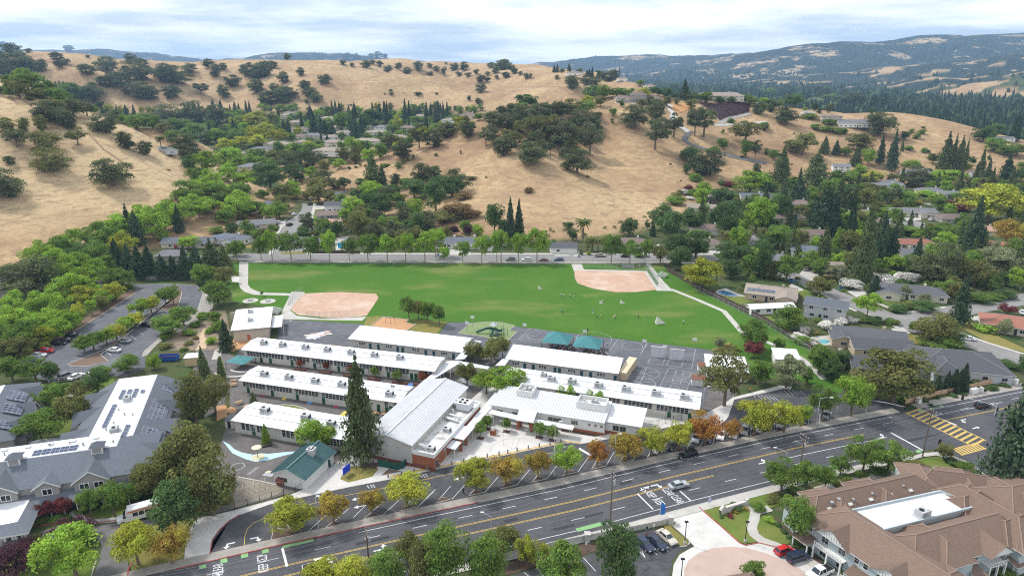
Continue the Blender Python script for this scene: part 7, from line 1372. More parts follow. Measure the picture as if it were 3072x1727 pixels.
bleacher('silver bleachers left of the left infield',pt('T6',310,1120),-.5);bleacher('silver bleachers beyond the right diamond',pt('T7',1360,800),-1.0);bleacher('silver bleachers behind the right diamond fence',pt('T7',1070,735),0)
def backstop(label,tile,q,h):fence('backstop',label,P(tile,q),h,CHAIN,CHAIN,2.4,4)
backstop('tall chain-link backstop left of the left infield','T6','480 1060 540 990 600 960',3.0);backstop('tall chain-link backstop beside the right diamond','T7','1270 755 1310 800 1370 900',4.0);backstop('chain-link fence on the lower side of the left infield','T6','640 1155 780 1165 910 1165 1050 1150',2.4);backstop('low chain-link fence behind the right infield','T7','720 740 840 742 1060 748 1260 762',3.2)
def table(label,p,rz=0.,m=WOODPLANK,group='picnic tables'):
    t=simple('picnic_table',label,'table',p,rz,group);link('table_top',shared(('ttop',m.name),lambda:MB().box(-.9,.9,-.38,.38,.7,.76,m).mesh('table_top')),t)
    for s in(-1,1):link('bench',shared(('tb',m.name),lambda:MB().box(-.9,.9,-.14,.14,.42,.47,m).mesh('bench')),t,(0,s*.72,0));link('leg',shared('tleg',lambda:MB().box(-.05,.05,-.8,.8,0,.08,STEEL).box(-.05,.05,-.06,.06,.08,.7,STEEL).mesh('leg')),t,(s*.65,0,0))
for i,(x,y)in enumerate(((165,645),(170,680),(222,858),(292,900),(1655,970),(1570,965))):table(f'wooden picnic table beside the left classroom wings, {ordinal(i + 1)} from the top',pt('B2',x,y),.4*i)
for i,(tile,x,y)in enumerate((('T6',148,1018),('T6',300,1024),('B4',215,985),('B3',2195,985),('B3',450,640),('B3',470,665),('B3',520,690),('B3',740,470),('B3',700,480))):table('dark metal picnic table in the school grounds, '+ordinal(i+1)+' from the top left',pt(tile,x,y),.5*i,STEEL)
for i,(x,y,w)in enumerate(((830,522,3.6),(1072,552,3.6),(1310,585,3.4),(1555,618,3.8),(1810,655,4.6),(1995,675,3.0))):
    p=pt('B2',x,y);t=simple('planter',f'brown slatted planter bench along the top classroom wing, {ordinal(i + 1)} from the left','planter',p,SRZ,'planters');link('frame',MB().box(-w/2,w/2,-.7,-.6,0,.5,REDWOOD).box(-w/2,w/2,.6,.7,0,.5,REDWOOD).box(-w/2,-w/2+.1,-.6,.6,0,.5,REDWOOD).box(w/2-.1,w/2,-.6,.6,0,.5,REDWOOD).mesh('frame'),t);link('soil',MB().box(-w/2+.1,w/2-.1,-.6,.6,0,.4,MULCH).mesh('soil'),t)
def misc():
    p=pt('B1',1670,262);t=simple('dumpster','blue roll-off dumpster with red rim','dumpster',p,.12);bl=mat('dumpster_blue',(.02,.10,.36),.6,.15,2);MB().box(-2.8,2.8,-1.2,-1.1,.2,1.7,bl).box(-2.8,2.8,1.1,1.2,.2,1.7,bl).box(-2.8,-2.7,-1.1,1.1,.2,1.7,bl).box(2.7,2.8,-1.1,1.1,.2,1.7,bl).box(-2.7,2.7,-1.1,1.1,.2,.9,mat('rubbish',(.25,.2,.18),.9,.5,4)).build('body',t)
    for i in range(9):link('rib',shared('drib',lambda:MB().box(-.06,.06,-1.28,-1.2,.2,1.6,bl).mesh('rib')),t,(-2.5+i*.62,0,0))
    link('rim',MB().box(-2.85,2.85,-1.25,-1.1,1.7,1.8,REDWOOD).box(-2.85,2.85,1.1,1.25,1.7,1.8,REDWOOD).mesh('rim'),t)
    a,b=pt('B1',1830,325),pt('B1',1960,318);shed('wooden_shed','tan shed with white flat roof beside the dumpster',tuple(a)[:2],tuple(b)[:2],3.6,2.8,ROOF_W,mat('ply_tan',(.5,.38,.22),.85),rise=.15)
    p=pt('B2',405,1385);t=simple('shade_mushroom','cream mushroom-shaped shade on a dark post in the preschool yard','shade',p);MB().tube([(0,0,0),(0,0,2.4)],.1,STEEL,7).build('post',t);MB().lathe([(.1,2.3),(1.1,2.55),(1.15,2.7),(.6,2.8),(.05,2.82)],mat('cream_disc',(.6,.56,.42),.7),14).build('disc',t)
    p=pt('B2',495,1262);t=simple('planter','square dark planter holding the yellow-green cypress','planter',p,.4);link('frame',MB().box(-1.1,1.1,-1.1,1.1,0,.4,DOOR_D).mesh('frame'),t);link('soil',MB().box(-1,1,-1,1,.4,.43,MULCH).mesh('soil'),t)
    p=pt('B3',755,1165);t=simple('brick_pillar','square brick pillar with white rounded top on the forecourt','pillar',p,SRZ);MB().box(-.7,.7,-.5,.5,0,1.4,BRICK).build('shaft',t);MB().lathe([(.55,1.4),(.55,1.9),(.4,2.2),(.05,2.35)],CONC_W,10).build('cap',t)
    for i,(x,y)in enumerate(((630,1200),(700,1110),(885,1135),(1210,1195),(1340,1222))):c=pt('B3',x,y);o=MB().box(-.9,.9,-.7,.7,0,.13,MULCH).build('tree_pit');o.location=(c.x,c.y,.02);o.rotation_euler.z=SRZ;o['kind']='structure'
    p=pt('C2',540,590);t=simple('climbing_arches','cream climbing arches on the preschool sand','playground',p,.3,'play equipment');cr=mat('cream_bar',(.55,.5,.38),.6)
    for i in range(6):x=-3+i*1.1;link('arch',shared('arch',lambda:MB().tube([(0,-.8,0),(0,-.8,1.6),(0,0,2.2),(0,.8,1.6),(0,.8,0)],.06,cr,5).mesh('arch')),t,(x,.2*i,0))
    MB().tube([(-3,-.8,1.7),(2.5,.2,1.7)],.05,cr,5).build('top_rail',t);p=pt('C2',825,510);shed('play_house','tiny red play house against the preschool wall',(p.x-.8,p.y-.6),(p.x+.8,p.y-1.0),1.2,1.2,ROOF_RB,REDWOOD)
    for i,(tile,x,y)in enumerate((('T8',285,848),('T8',300,850),('T8',332,855),('T8',720,918),('T8',735,915),('T7',685,640),('T6',1780,628))):c=pt(tile,x,y);o=MB().box(-.35,.35,-.35,.35,0,1.0,mat('bin_blue',(.03,.13,.36),.5)).box(-.38,.38,-.4,.36,1.0,1.1,DOOR_D).build('wheelie_bin');o.location=c;tag(o,f'blue wheelie bin by the kerb of the side streets, {ordinal(i + 1)} of seven','bin','wheelie bins')
    for i,(x,y,w)in enumerate(((1805,755,2.6),(1260,850,1.2),(2215,665,1.2),(1880,745,.4))):c=pt('B5',x,y);o=MB().box(-w/2,w/2,-.5,.5,0,1.5,STUCCO_W).box(-w/2-.04,w/2+.04,-.54,.54,1.5,1.58,STUCCO_W).build('utility_cabinet');o.location=c;o.rotation_euler.z=math.atan2(RU.y,RU.x);tag(o,f'white utility cabinet along the orange wall pavement, {ordinal(i + 1)} in order of distance','cabinet','utility cabinets')
    p=pt('T6',1365,1245);t=simple('swing_bars','dark chin-up bars on the bark play area','playground',pt('T6',1365,1220),.2,'play equipment')
    for x in(-1.6,0,1.6):link('upright',shared('upr',lambda:MB().tube([(0,0,0),(0,0,2.3)],.06,BLACK,6).mesh('upright')),t,(x,0,0))
    MB().tube([(-1.6,0,2.3),(1.6,0,2.3)],.05,BLACK,5).build('bar',t)
    for s_,(x,y)in enumerate(((130,545),(210,520))):
        c=pt('B2',x+60,y);pts=[Vector((c.x+(6-s_*2.2)*math.cos(a),c.y+(4.2-s_*1.6)*math.sin(a),0))for a in[3.5+i*.25 for i in range(11)]];o=kerb(pts,.7,.5,CONC_W,'curved_seat_wall');tag(o,('outer' if s_==0 else 'inner')+' curved white seat wall beneath the small shade sail','bench');o['kind']='thing'
misc()

# ------------------------------------------------------------------ people
SKIN=mat('skin',(.42,.26,.18),.7,.05,4);HAIR=mat('hair_dark',(.03,.022,.018),.8)
def person_mesh(shirt,legs,pose):
    """one continuous skinned figure, 1 unit tall, textured by height: legs, shirt, skin, hair"""
    key=('pm',shirt,legs,pose)
    if key in CACHE:return CACHE[key]
    if pose=='sit':J=[(0,0,.30),(0,-.01,.45),(0,0,.60),(0,0,.70),(0,-.01,.78),(.09,-.2,.34),(.09,-.24,.05),(-.09,-.2,.34),(-.09,-.24,.05),(.16,-.02,.56),(.17,-.14,.42),(-.16,-.02,.56),(-.17,-.14,.42)]
    else:
        st=.10 if pose=='walk' else.0;J=[(0,0,.50),(0,0,.64),(0,0,.79),(0,0,.86),(0,-.01,.94),(.055,-st,.27),(.06,-st*.7,.02),(-.055,st,.27),(-.06,st*1.5,.03),(.125,0,.77),(.16,st,.56),(-.125,0,.77),(-.16,-st,.56)]
    E=[(0,1),(1,2),(2,3),(3,4),(0,5),(5,6),(0,7),(7,8),(2,9),(9,10),(2,11),(11,12)];R=[.075,.08,.085,.035,.062,.05,.03,.05,.03,.036,.024,.036,.024]
    me=bpy.data.meshes.new('tmp');me.from_pydata(J,E,[]);o=bpy.data.objects.new('tmp',me);COL.objects.link(o);sk=o.modifiers.new('s','SKIN')
    for i,r in enumerate(R):me.skin_vertices[0].data[i].radius=(r,r)
    me.skin_vertices[0].data[0].use_root=True;o.modifiers.new('d','SUBSURF').levels=1
    out=bpy.data.meshes.new_from_object(o.evaluated_get(bpy.context.evaluated_depsgraph_get()));bpy.data.objects.remove(o);out.materials.clear()
    for m in(mat('cloth_'+shirt,CLOTH[shirt],.9),mat('cloth_'+legs,CLOTH[legs],.9),SKIN,HAIR):out.materials.append(m)
    zl,zs,zh_,hw=(.36,.63,.79,.13)if pose=='sit' else(.50,.82,.955,.135)
    for p in out.polygons:z=p.center.z;p.material_index=3 if z>zh_ or(z>zs+.07 and p.center.y>.01)else 2 if z>zs or(abs(p.center.x)>hw and z<(.52 if pose=='sit' else.68))else 0 if z>zl else 1
    out.name='person';CACHE[key]=out;return out
CLOTH=dict(white=(.7,.7,.7),navy=(.02,.03,.08),blue=(.05,.15,.4),black=(.02,.02,.02),red=(.4,.04,.04),orange=(.7,.2,.03),yellow=(.6,.5,.08),grey=(.25,.25,.26))
def person(tile,x,y,shirt,legs,pose,h,label,group='people',rz=0.):p=pt(tile,x,y);o=link('person',person_mesh(shirt,legs,pose),None,p+Vector((0,0,.04)));o.scale=(h,h,h);o.rotation_euler.z=rz;tag(o,label,'person',group)
for i,(x,y,c,l,ps)in enumerate(((533,985,'white','navy','walk'),(556,988,'white','grey','walk'),(603,992,'white','navy','stand'),(640,986,'navy','white','walk'),(545,1132,'blue','navy','stand'),(806,1130,'blue','white','walk'),(842,1170,'blue','navy','walk'),(872,1172,'yellow','grey','walk'),(984,1178,'yellow','white','walk'),(1000,1172,'white','black','walk'),(1203,1174,'black','navy','stand'),(1275,1170,'grey','blue','stand'),(1593,1222,'white','black','stand'),(760,1290,'navy','black','walk'),(890,1038,'white','grey','walk'))):
    person('T7',x,y,c,l,ps,1.65,f'child in {c} top playing on the field, {ordinal(i + 1)} of the field players listed','children on the field',i*.7)
person('B4',1313,752,'orange','black','stand',1.75,'person in orange vest standing at the car park gate');person('C3',476,612,'black','black','walk',1.75,'person in black walking through the front car park');person('B3',1882,285,'white','navy','walk',1.4,'child in white top running on the ball court')
def crowd():
    rnd=random.Random(4);i=0
    for r in range(4):
        for k in range(18):
            x=1310+k*33+r*9+rnd.uniform(-7,7);y=282+k*5.3+r*12+rnd.uniform(-3,3)
            if rnd.random()<.16:continue
            person('B3',x,y,rnd.choice(['white','white','navy','black','grey','blue','red']),rnd.choice(['navy','black','grey']),'sit',1.45,'child sitting in the crowd beneath the teal shade canopies','children seated beneath the shade canopies',rnd.uniform(-.6,.6))
crowd()
def goals():
    for i,(x,y,s)in enumerate(((345,918,1.3),(880,1045,1.1),(1062,1045,1.4),(1390,1222,2.6))):
        p=pt('T7',x,y);t=simple('soccer_goal','white pop-up goal on the field, '+ordinal(i+1)+' from the left','goal',p,.3,'goals');m=mat('goal_net',(.62,.6,.52),.8);MB().poly([(-.6*s,0,0),(.9*s,-.2,0),(-.5*s,.3,1.2*s)],m).poly([(-.6*s,0,0),(-.5*s,.3,1.2*s),(-.3*s,.9*s,0)],m).poly([(.9*s,-.2,0),(-.3*s,.9*s,0),(-.5*s,.3,1.2*s)],m).build('net',t);MB().tube([(-.6*s,0,0),(-.5*s,.3,1.2*s),(.9*s,-.2,0)],.04,FRAME_W,5).build('frame',t)
goals()

# ------------------------------------------------------------------ trees
BARK=mat('bark',(.16,.12,.09),.95,.3,8,.5,20)
BARK_PALE=mat('bark_pale',(.34,.29,.23),.95,.3,8,.4,20)
_LC=dict(oak=(.122,.148,.068),olive=(.183,.195,.065),mid=(.150,.242,.052),bright=(.235,.375,.055),dark=(.100,.165,.058),lime=(.342,.378,.053),gold=(.366,.301,.059),orange=(.45,.265,.060),rust=(.30,.120,.055),
    con=(.062,.098,.052),conmid=(.109,.144,.057),conblue=(.071,.112,.088),maroon=(.085,.040,.046),wine=(.189,.059,.053),pale=(.248,.277,.147),white=(.700,.680,.630),brown=(.236,.171,.077),palm=(.153,.189,.065),frond=(.330,.224,.106))
LEAF={k:leaf_mat('leaf_'+k,c,.3,.045 if k in('gold','orange')else.015 if k.startswith('con')else.022,.15 if k.startswith('con')else.38)for k,c in _LC.items()}
rng_t=np.random.default_rng(7)
def leaves(cent,rad,n_each,size,rng,squash=1.0,up=.25,shell=.55):
    """quads scattered through clumps: cent (k,3), rad (k,)"""
    k=len(cent);N=k*n_each
    d=rng.normal(size=(N,3));d/=np.linalg.norm(d,axis=1,keepdims=True);d[:,2]=np.where(d[:,2]<-.35,-d[:,2],d[:,2])
    rr=shell+(1-shell)*rng.random(N)**.7
    c=np.repeat(cent,n_each,0);r=np.repeat(rad,n_each)
    p=c+d*(r*rr)[:,None]*np.array([1,1,squash])
    nrm=d+rng.normal(size=(N,3))*.55+np.array([0,0,up]);nrm/=np.linalg.norm(nrm,axis=1,keepdims=True)
    t=np.cross(nrm,rng.normal(size=(N,3)));t/=np.linalg.norm(t,axis=1,keepdims=True);b=np.cross(nrm,t)
    s=size*(.6+.8*rng.random(N));a=s*(.7+.6*rng.random(N))
    q=np.stack([p-t*s[:,None],p-b*a[:,None]*.6,p+t*s[:,None],p+b*a[:,None]*.6],1)
    return q.reshape(-1,3)
def quads(verts):n=len(verts)//4;return np.arange(n*4).reshape(n,4)
def trunk_mb(top,r0,limbs,m,rng,z_split=None):
    mb=MB();zs=z_split if z_split else top*.6
    mb.tube([(0,0,-.06),(.004,.003,zs*.5),(.0,-.004,zs)],[r0*1.35,r0,r0*.85],m,6)
    for e in limbs:
        e=Vector(e);mid=Vector((e.x*.45,e.y*.45,zs+(e.z-zs)*.55));mb.tube([(0,0,zs-.01),mid,e],[r0*.62,r0*.45,r0*.18],m,5,False)
    return mb
def crown_round(seed,n,leaf,nclump,rx=.5,z0=.25,z1=1.0,clump=.16,flatb=.0,power=1.0,gaps=0.0):
    """rounded crown of leaf clumps, unit tree: width 1, height 1"""
    rng=np.random.default_rng(seed);cs=[]
    zc,hz=(z0+z1)/2,(z1-z0)/2
    while len(cs)<nclump:
        p=rng.normal(size=3);p/=np.linalg.norm(p)
        s=(.55+.45*rng.random())if rng.random()<.82 else rng.random()*.6
        q=np.array([p[0]*(rx-clump*.75)*s,p[1]*(rx-clump*.75)*s,zc+p[2]*(hz-clump*.62)*s])
        if flatb and q[2]<z0+flatb*(z1-z0)*.5 and rng.random()<.7:continue
        if power!=1.0:
            f=((z1-q[2])/(z1-z0))**power;q[0]*=.45+.75*min(1,f*1.3);q[1]*=.45+.75*min(1,f*1.3)
        cs.append(q)
    cs=np.array(cs);rad=clump*(.65+.7*rng.random(nclump))
    v=leaves(cs,rad,max(4,n//nclump),leaf,rng,squash=.85)
    lim=[cs[i]for i in rng.choice(nclump,6,replace=False)]
    return v,lim
def crown_cone(seed,n,leaf,rx=.5,z0=.06,ragged=.25,tiers=16,top=.02):
    rng=np.random.default_rng(seed);cs,rad=[],[]
    for i in range(tiers):
        f=i/(tiers-1);z=z0+(1-z0)*f**.92;R=rx*((1-f)**.8*(1-top)+top)
        m=max(1,int(4+11*(1-f)))
        for j in range(m):
            a=2*math.pi*(j+rng.random()*.9)/m;rr=R*(.55+.45*rng.random())*(1-ragged*rng.random())
            cs.append((rr*.8*math.cos(a),rr*.8*math.sin(a),z-rr*.10-.02*rng.random()));rad.append(max(.022,R*.42*(.7+.5*rng.random())))
    cs,rad=np.array(cs),np.array(rad)
    v=leaves(cs,rad,max(3,n//len(cs)),leaf,rng,squash=.55,up=.1)
    v[:,2]=np.clip(v[:,2],0.01,1.02)
    return v,[]
def palm_parts(seed):
    rng=np.random.default_rng(seed);mb=MB()
    for i in range(34):
        a=2*math.pi*i*.381966;el=1.25-1.9*(i/33);L=.5;pts=[]
        for k in range(5):
            f=k/4;rr=L*f*math.cos(el*(1-.55*f)-.5*f);zz=.80+L*.52*(math.sin(el)*f-.62*f*f)
            pts.append(Vector((rr*math.cos(a),rr*math.sin(a),zz)))
        sd=Vector((-math.sin(a),math.cos(a),0))
        for k in range(4):
            w0,w1=(.075,.095,.08,.05,.01)[k],(.075,.095,.08,.05,.01)[k+1]
            dr=Vector((0,0,-.035))
            for sg in(-1,1):
                mb.poly([pts[k],pts[k]+sd*w0*sg+dr,pts[k+1]+sd*w1*sg+dr,pts[k+1]],LEAF['palm']if i<27 else LEAF['frond'])
    return mb
PROTO={}
def proto(kind,var,lod):
    key=(kind,var,lod)
    if key in PROTO:return PROTO[key]
    sd=hash_seed(kind)+var*17+lod*131;rng=np.random.default_rng(sd)
    n={0:6500,1:4200,2:1000}[lod];lf={0:.022,1:.028,2:.052}[lod];pale=kind in('street','plane','birch')
    if kind=='oak':v,lim=crown_round(sd,n,lf,40,.54,-.10,1,.17);v[:,2]=np.maximum(v[:,2],.015);r0=.035
    elif kind=='openoak':v,lim=crown_round(sd,int(n*.7),lf,28,.53,.14,1,.135,flatb=.2);r0=.03
    elif kind=='broad':v,lim=crown_round(sd,n,lf,40,.53,.0,1,.16);r0=.028
    elif kind=='plane':v,lim=crown_round(sd,n,lf,38,.54,.0,1,.15,power=.5);r0=.024
    elif kind=='street':v,lim=crown_round(sd,n,lf,32,.54,.22,1,.16,power=.45);r0=.026
    elif kind=='ball':v,lim=crown_round(sd,n,lf*.95,42,.54,.18,1,.15,flatb=.15);r0=.026
    elif kind=='shrub':v,lim=crown_round(sd,int(n*.8),lf*1.15,18,.5,-.15,1,.22);v[:,2]=np.maximum(v[:,2],.0);r0=0
    elif kind=='conifer':v,lim=crown_cone(sd,n,lf*1.05,.5,.05,.34,16);r0=.022
    elif kind=='redwood':v,lim=crown_cone(sd,n,lf*1.0,.52,.08,.68,15);r0=.022
    elif kind=='cypress':v,lim=crown_cone(sd,n,lf*1.1,.5,.02,.1,16,.12);r0=.03
    elif kind=='palm':v,lim=None,[];r0=.045
    cm=palm_parts(sd).mesh('crown')if kind=='palm' else mesh_np('crown',v,quads(v),[LEAF['mid']])
    tm=None
    if r0:
        top=.8 if kind in('conifer','redwood','cypress','palm')else.45
        tb=trunk_mb(top,r0,lim,BARK_PALE if pale else BARK,rng,z_split=(.8 if kind in('conifer','redwood','cypress')else.78 if kind=='palm' else.3 if kind in('oak','openoak')else.36))
        tm=tb.mesh('trunk')
    PROTO[key]=(cm,tm);return PROTO[key]
def hash_seed(s):return sum((i+3)*ord(c)for i,c in enumerate(s))%9973
# code -> kind, foliage, name, look, noun
CODE={
    'o':('oak','oak','oak_tree','dark green','oak'),'O':('oak','olive','oak_tree','olive green','oak'),'q':('openoak','oak','oak_tree','open-crowned dark','oak'),'Q':('openoak','olive','oak_tree','open-crowned olive','oak'),
    'p':('plane','bright','plane_tree','bright green','plane tree'),'P':('plane','mid','plane_tree','mid green','plane tree'),'l':('plane','lime','plane_tree','yellow-green','plane tree'),
    'd':('broad','dark','broadleaf_tree','dark green','broadleaf tree'),'m':('broad','mid','broadleaf_tree','mid green','broadleaf tree'),'b':('broad','bright','garden_tree','bright green','garden tree'),
    'v':('broad','olive','garden_tree','olive green','garden tree'),'x':('broad','pale','garden_tree','pale grey-green','garden tree'),'L':('broad','lime','garden_tree','yellow-green','garden tree'),
    'h':('broad','brown','garden_tree','brownish','garden tree'),  # b v x L h: broadleaf too, named apart by leaf colour, many outside gardens
    't':('street','bright','street_tree','bright green','street tree'),'T':('street','mid','street_tree','mid green','street tree'),
    'r':('ball','lime','round_tree','yellow-green','round-headed tree'),'R':('ball','olive','round_tree','olive green','round-headed tree'),'B':('ball','mid','round_tree','mid green','round-headed tree'),'E':('ball','bright','round_tree','bright green','round-headed tree'),
    'g':('ball','gold','round_tree','golden','round-headed tree'),'n':('ball','orange','round_tree','orange','round-headed tree'),'u':('ball','rust','round_tree','rust red','round-headed tree'),'M':('ball','maroon','purple_tree','purple-leaved','tree'),'W':('ball','wine','purple_tree','wine-red','tree'),
    'c':('conifer','con','conifer_tree','dark green','conifer'),'C':('conifer','conmid','conifer_tree','olive green','conifer'),'k':('redwood','con','conifer_tree','ragged dark','conifer'),'K':('redwood','conmid','conifer_tree','ragged olive','conifer'),'J':('conifer','conblue','conifer_tree','blue-green','conifer'),
    'y':('cypress','conmid','cypress_tree','narrow green','cypress'),'Y':('cypress','bright','cypress_tree','narrow bright green','cypress'),'Z':('cypress','con','cypress_tree','narrow dark','cypress'),
    's':('shrub','mid','shrub','mid green','shrub'),'S':('shrub','olive','shrub','olive green','shrub'),'D':('shrub','dark','shrub','dark green','shrub'),'w':('shrub','white','flowering_shrub','white flowering','shrub'),'i':('shrub','bright','shrub','bright green','shrub'),'j':('shrub','gold','shrub','golden','shrub'),'H':('shrub','brown','shrub','brownish','shrub'),'z':('shrub','wine','shrub','reddish','shrub'),
    'a':('palm',None,'palm_tree','feathery','palm tree'),
}


TREES=[]
def plant(tile,group,place,data):
    """data: code x y width height; ... x,y the foot, all in photo tile units"""
    x0,y0,s=TILES[tile]
    for e in data.replace('\n',' ').split(';'):
        e=e.split()
        if len(e)<5:continue
        TREES.append((e[0],x0+float(e[1])*s,y0+float(e[2])*s,float(e[3])*s,float(e[4])*s,group,place))
def grow_trees():
    rnd=random.Random(5);byk={}
    for t in TREES:
        byk.setdefault((CODE[t[0]][3],CODE[t[0]][4],t[6]),[]).append(t)
    for(look,noun,place),L in byk.items():
        L.sort(key=lambda t:t[1])
        for i,(code,px,py,w,h,group,_)in enumerate(L):
            kind,lf,name,_,_=CODE[code]
            if px<0 and px+w/2<0:continue
            p=at(px,py);dep=p.y*CP-(p.z-CAM_H)*SP
            W=w*dep/FPX*1.17;el=math.atan2(CAM_H-p.z-3,p.y);H=h*dep/FPX/max(.6,math.cos(el))*1.06
            if kind not in('shrub',):H=max(H-W*.18*math.sin(el),W*.62)if kind not in('conifer','redwood','cypress','palm')else H
            else:H=max(h*dep/FPX-W*.6*math.sin(el),W*.32)
            lod=0 if w>75 else 1 if w>24 else 2
            cm,tm=proto(kind,rnd.randrange(3 if lod<2 else 4),lod)
            rz=rnd.random()*6.283
            lab=f'{look} {noun} {place}'+(f', {ordinal(i + 1)} from the left' if len(L)>1 else '')
            if lod==2 or kind=='shrub':
                o=link(name,merged(cm,tm)if lod==2 and tm else cm,None,p);crown=o
            else:
                o=empty(name,p);crown=link('crown',cm,o)
                if tm:link('trunk',tm,o)
            o.rotation_euler.z=rz;o.scale=(W,W*rnd.uniform(.88,1.1),H);tag(o,lab,'shrub' if kind=='shrub' else 'tree',group)
            if lf:
                sl=crown.material_slots[0];sl.link='OBJECT';sl.material=LEAF[lf]
MERGED={}
def merged(cm,tm):
    """far trees: crown and trunk in one small mesh"""
    if cm.name not in MERGED:
        bm=bmesh.new();bm.from_mesh(cm);nf=len(bm.faces);bm.from_mesh(tm)
        bm.faces.ensure_lookup_table()
        for f in bm.faces[nf:]:f.material_index=1
        me=bpy.data.meshes.new('tree');bm.to_mesh(me);bm.free();me.materials.append(LEAF['mid']);me.materials.append(BARK);MERGED[cm.name]=me
    return MERGED[cm.name]

def fill(poly,n,codes,lo,hi,group,place,seed,hill=False):
    """more trees of a belt: inside a photo polygon, off the streets and houses, not crowding the ones already set"""
    rnd=random.Random(seed);v=[float(t)for t in poly.split()];Q=[(v[i],v[i+1])for i in range(0,len(v),2)];k=0;tries=0
    xs,ys=[q[0]for q in Q],[q[1]for q in Q];near=[(t[1],t[2],t[3])for t in TREES]
    while k<n and tries<n*40:
        tries+=1;x,y=rnd.uniform(min(xs),max(xs)),rnd.uniform(min(ys),max(ys))
        if not inside(Q,x,y):continue
        p=at(x,y)
        if not bush_ok(p)or(not hill and hill_at(p,HA)>1.2)or any(abs(p.x-a)<r+1 and-r*2.2<p.y-b<r for a,b,r in HOMES):continue
        c=rnd.choice(codes);H=rnd.uniform(lo,hi)*(1.35 if c in 'ckKC' else 1);W=H*(.42 if c in 'ckKC' else rnd.uniform(.8,1.05));dep=p.y*CP-(p.z-CAM_H)*SP;w,h=W*FPX/dep,H*FPX/dep
        if any(abs(x-a)<(w+b)*.3 and abs(y-d)<(w+b)*.16 for a,d,b in near):continue
        near.append((x,y,w));TREES.append((c,x,y,w,h,group,place));k+=1
G_BACK,P_BACK='oaks on the back hills','on the golden back hills'
plant('T1',G_BACK,P_BACK,'''o 40 150 110 60;o 110 190 150 90;o 60 300 200 140;o 160 330 200 150;o 260 330 180 130;o 350 340 130 110;o 20 360 140 110;o 120 370 150 80;o 190 240 110 90;o 245 170 60 40;
o 495 250 110 85;o 515 305 90 60;o 570 275 80 30;o 600 165 90 25;o 765 215 40 15;o 1140 250 105 60;o 1225 295 115 65;o 755 365 140 75;o 930 335 190 60;q 965 400 100 60;o 1295 328 55 15;o 1465 305 50 30;
o 1190 410 250 80;o 1050 470 200 80;o 1440 420 220 110;o 1560 440 220 110;o 1650 350 130 75;o 920 470 150 60;o 1130 540 120 110;o 1230 570 200 150;o 1310 580 150 120;o 1490 565 170 85;o 1400 380 140 60;
o 1810 300 110 65;o 1870 380 110 110;o 1935 320 80 60;q 1750 535 150 100;o 1955 560 120 115;o 2020 465 150 90;o 2110 340 90 70;o 2190 380 150 90;o 2160 290 60 40;o 2230 400 100 70;O 2230 515 140 110;o 2290 380 130 110;o 2290 620 70 70''')
plant('T2',G_BACK,P_BACK,'''o 325 235 70 60;o 100 380 200 130;o 190 310 100 70;o 60 510 130 110;o 290 435 110 100;o 440 370 70 70;o 645 440 120 80;o 215 505 95 70;o 480 500 110 90;o 530 560 130 90;o 300 560 150 90;o 180 620 180 80;o 300 610 160 140;q 395 570 90 80;o 580 600 110 90;o 490 610 45 40;
o 850 233 90 24;o 910 233 80 24;o 950 230 60 20;o 1050 215 60 16;o 1110 215 80 20;o 1170 215 60 18;o 805 275 60 30;o 885 290 50 30;o 1010 300 90 60;o 1065 270 60 40;o 1130 295 60 60;o 1195 340 90 60;o 1285 310 80 40;o 1370 355 90 50;o 1465 325 90 80;o 1565 300 60 30;o 1565 370 60 40;o 1620 330 60 50;o 1685 370 50 80;o 1770 320 90 60;o 1815 375 60 40;o 1860 330 80 80;o 1895 380 60 40;o 1965 360 50 50;o 2005 430 100 60;o 2060 420 60 40;o 2065 370 50 40;o 2130 350 80 60;o 2145 400 40 40;o 2180 320 120 60;o 2230 385 70 30;o 2260 320 80 40;o 2300 350 60 50;o 1705 272 30 20;o 2095 300 70 40;
o 2000 515 110 85;o 1905 590 40 50;o 1985 610 70 30;o 1780 670 45 45;D 1225 500 40 14;D 1225 530 50 14;D 1465 535 70 24;D 1620 530 36 18;D 875 628 30 14;D 1170 530 20 14''')
plant('T3',G_BACK,P_BACK,'''o 40 310 120 50;o 50 385 70 30;o 120 350 70 40;o 175 370 50 40;o 230 395 60 50;o 265 395 40 50;o 630 480 150 110;o 490 400 50 40;c 470 340 40 60;c 497 340 40 64;c 600 330 45 60;o 540 345 60 30;c 755 378 50 54;c 775 378 50 60;c 800 380 40 80;o 860 360 50 40;o 900 400 100 70;o 960 420 150 80;c 1035 400 50 100;c 1000 400 60 70;c 1100 400 44 60;m 1220 460 80 60;o 750 450 120 40;o 820 460 120 40;o 690 345 60 26;c 850 395 40 60''')
plant('T1','trees in the far side valley','in the side valley behind the left hill','''m 250 500 260 120;v 180 510 170 70;m 340 540 160 110;c 400 490 60 110;c 430 500 60 90;c 500 530 60 100;c 535 535 60 110;c 570 540 60 110;c 600 535 50 90;m 480 600 180 100;m 560 590 130 80;d 700 595 200 100;o 820 600 220 130;m 600 560 200 60;m 800 480 70 60;S 330 560 220 60;S 450 640 200 70;m 540 620 120 60;S 260 580 90 40;S 520 660 120 50''')
plant('T1','oaks on the left hill','on the near left hill','''D 20 520 130 70;o 420 760 250 110;o 520 800 220 120;o 610 830 160 100;O 370 860 110 150;O 60 880 170 150;O 210 850 110 120;q 150 990 220 170;O 400 1030 260 160;O 450 1200 300 180;Q 680 970 150 150;o 90 1140 100 80;o 60 1430 310 260;o 980 1320 340 230;o 1110 1005 170 155;o 1265 1055 150 125;H 1465 1190 30 14;D 1570 1380 30 50''')
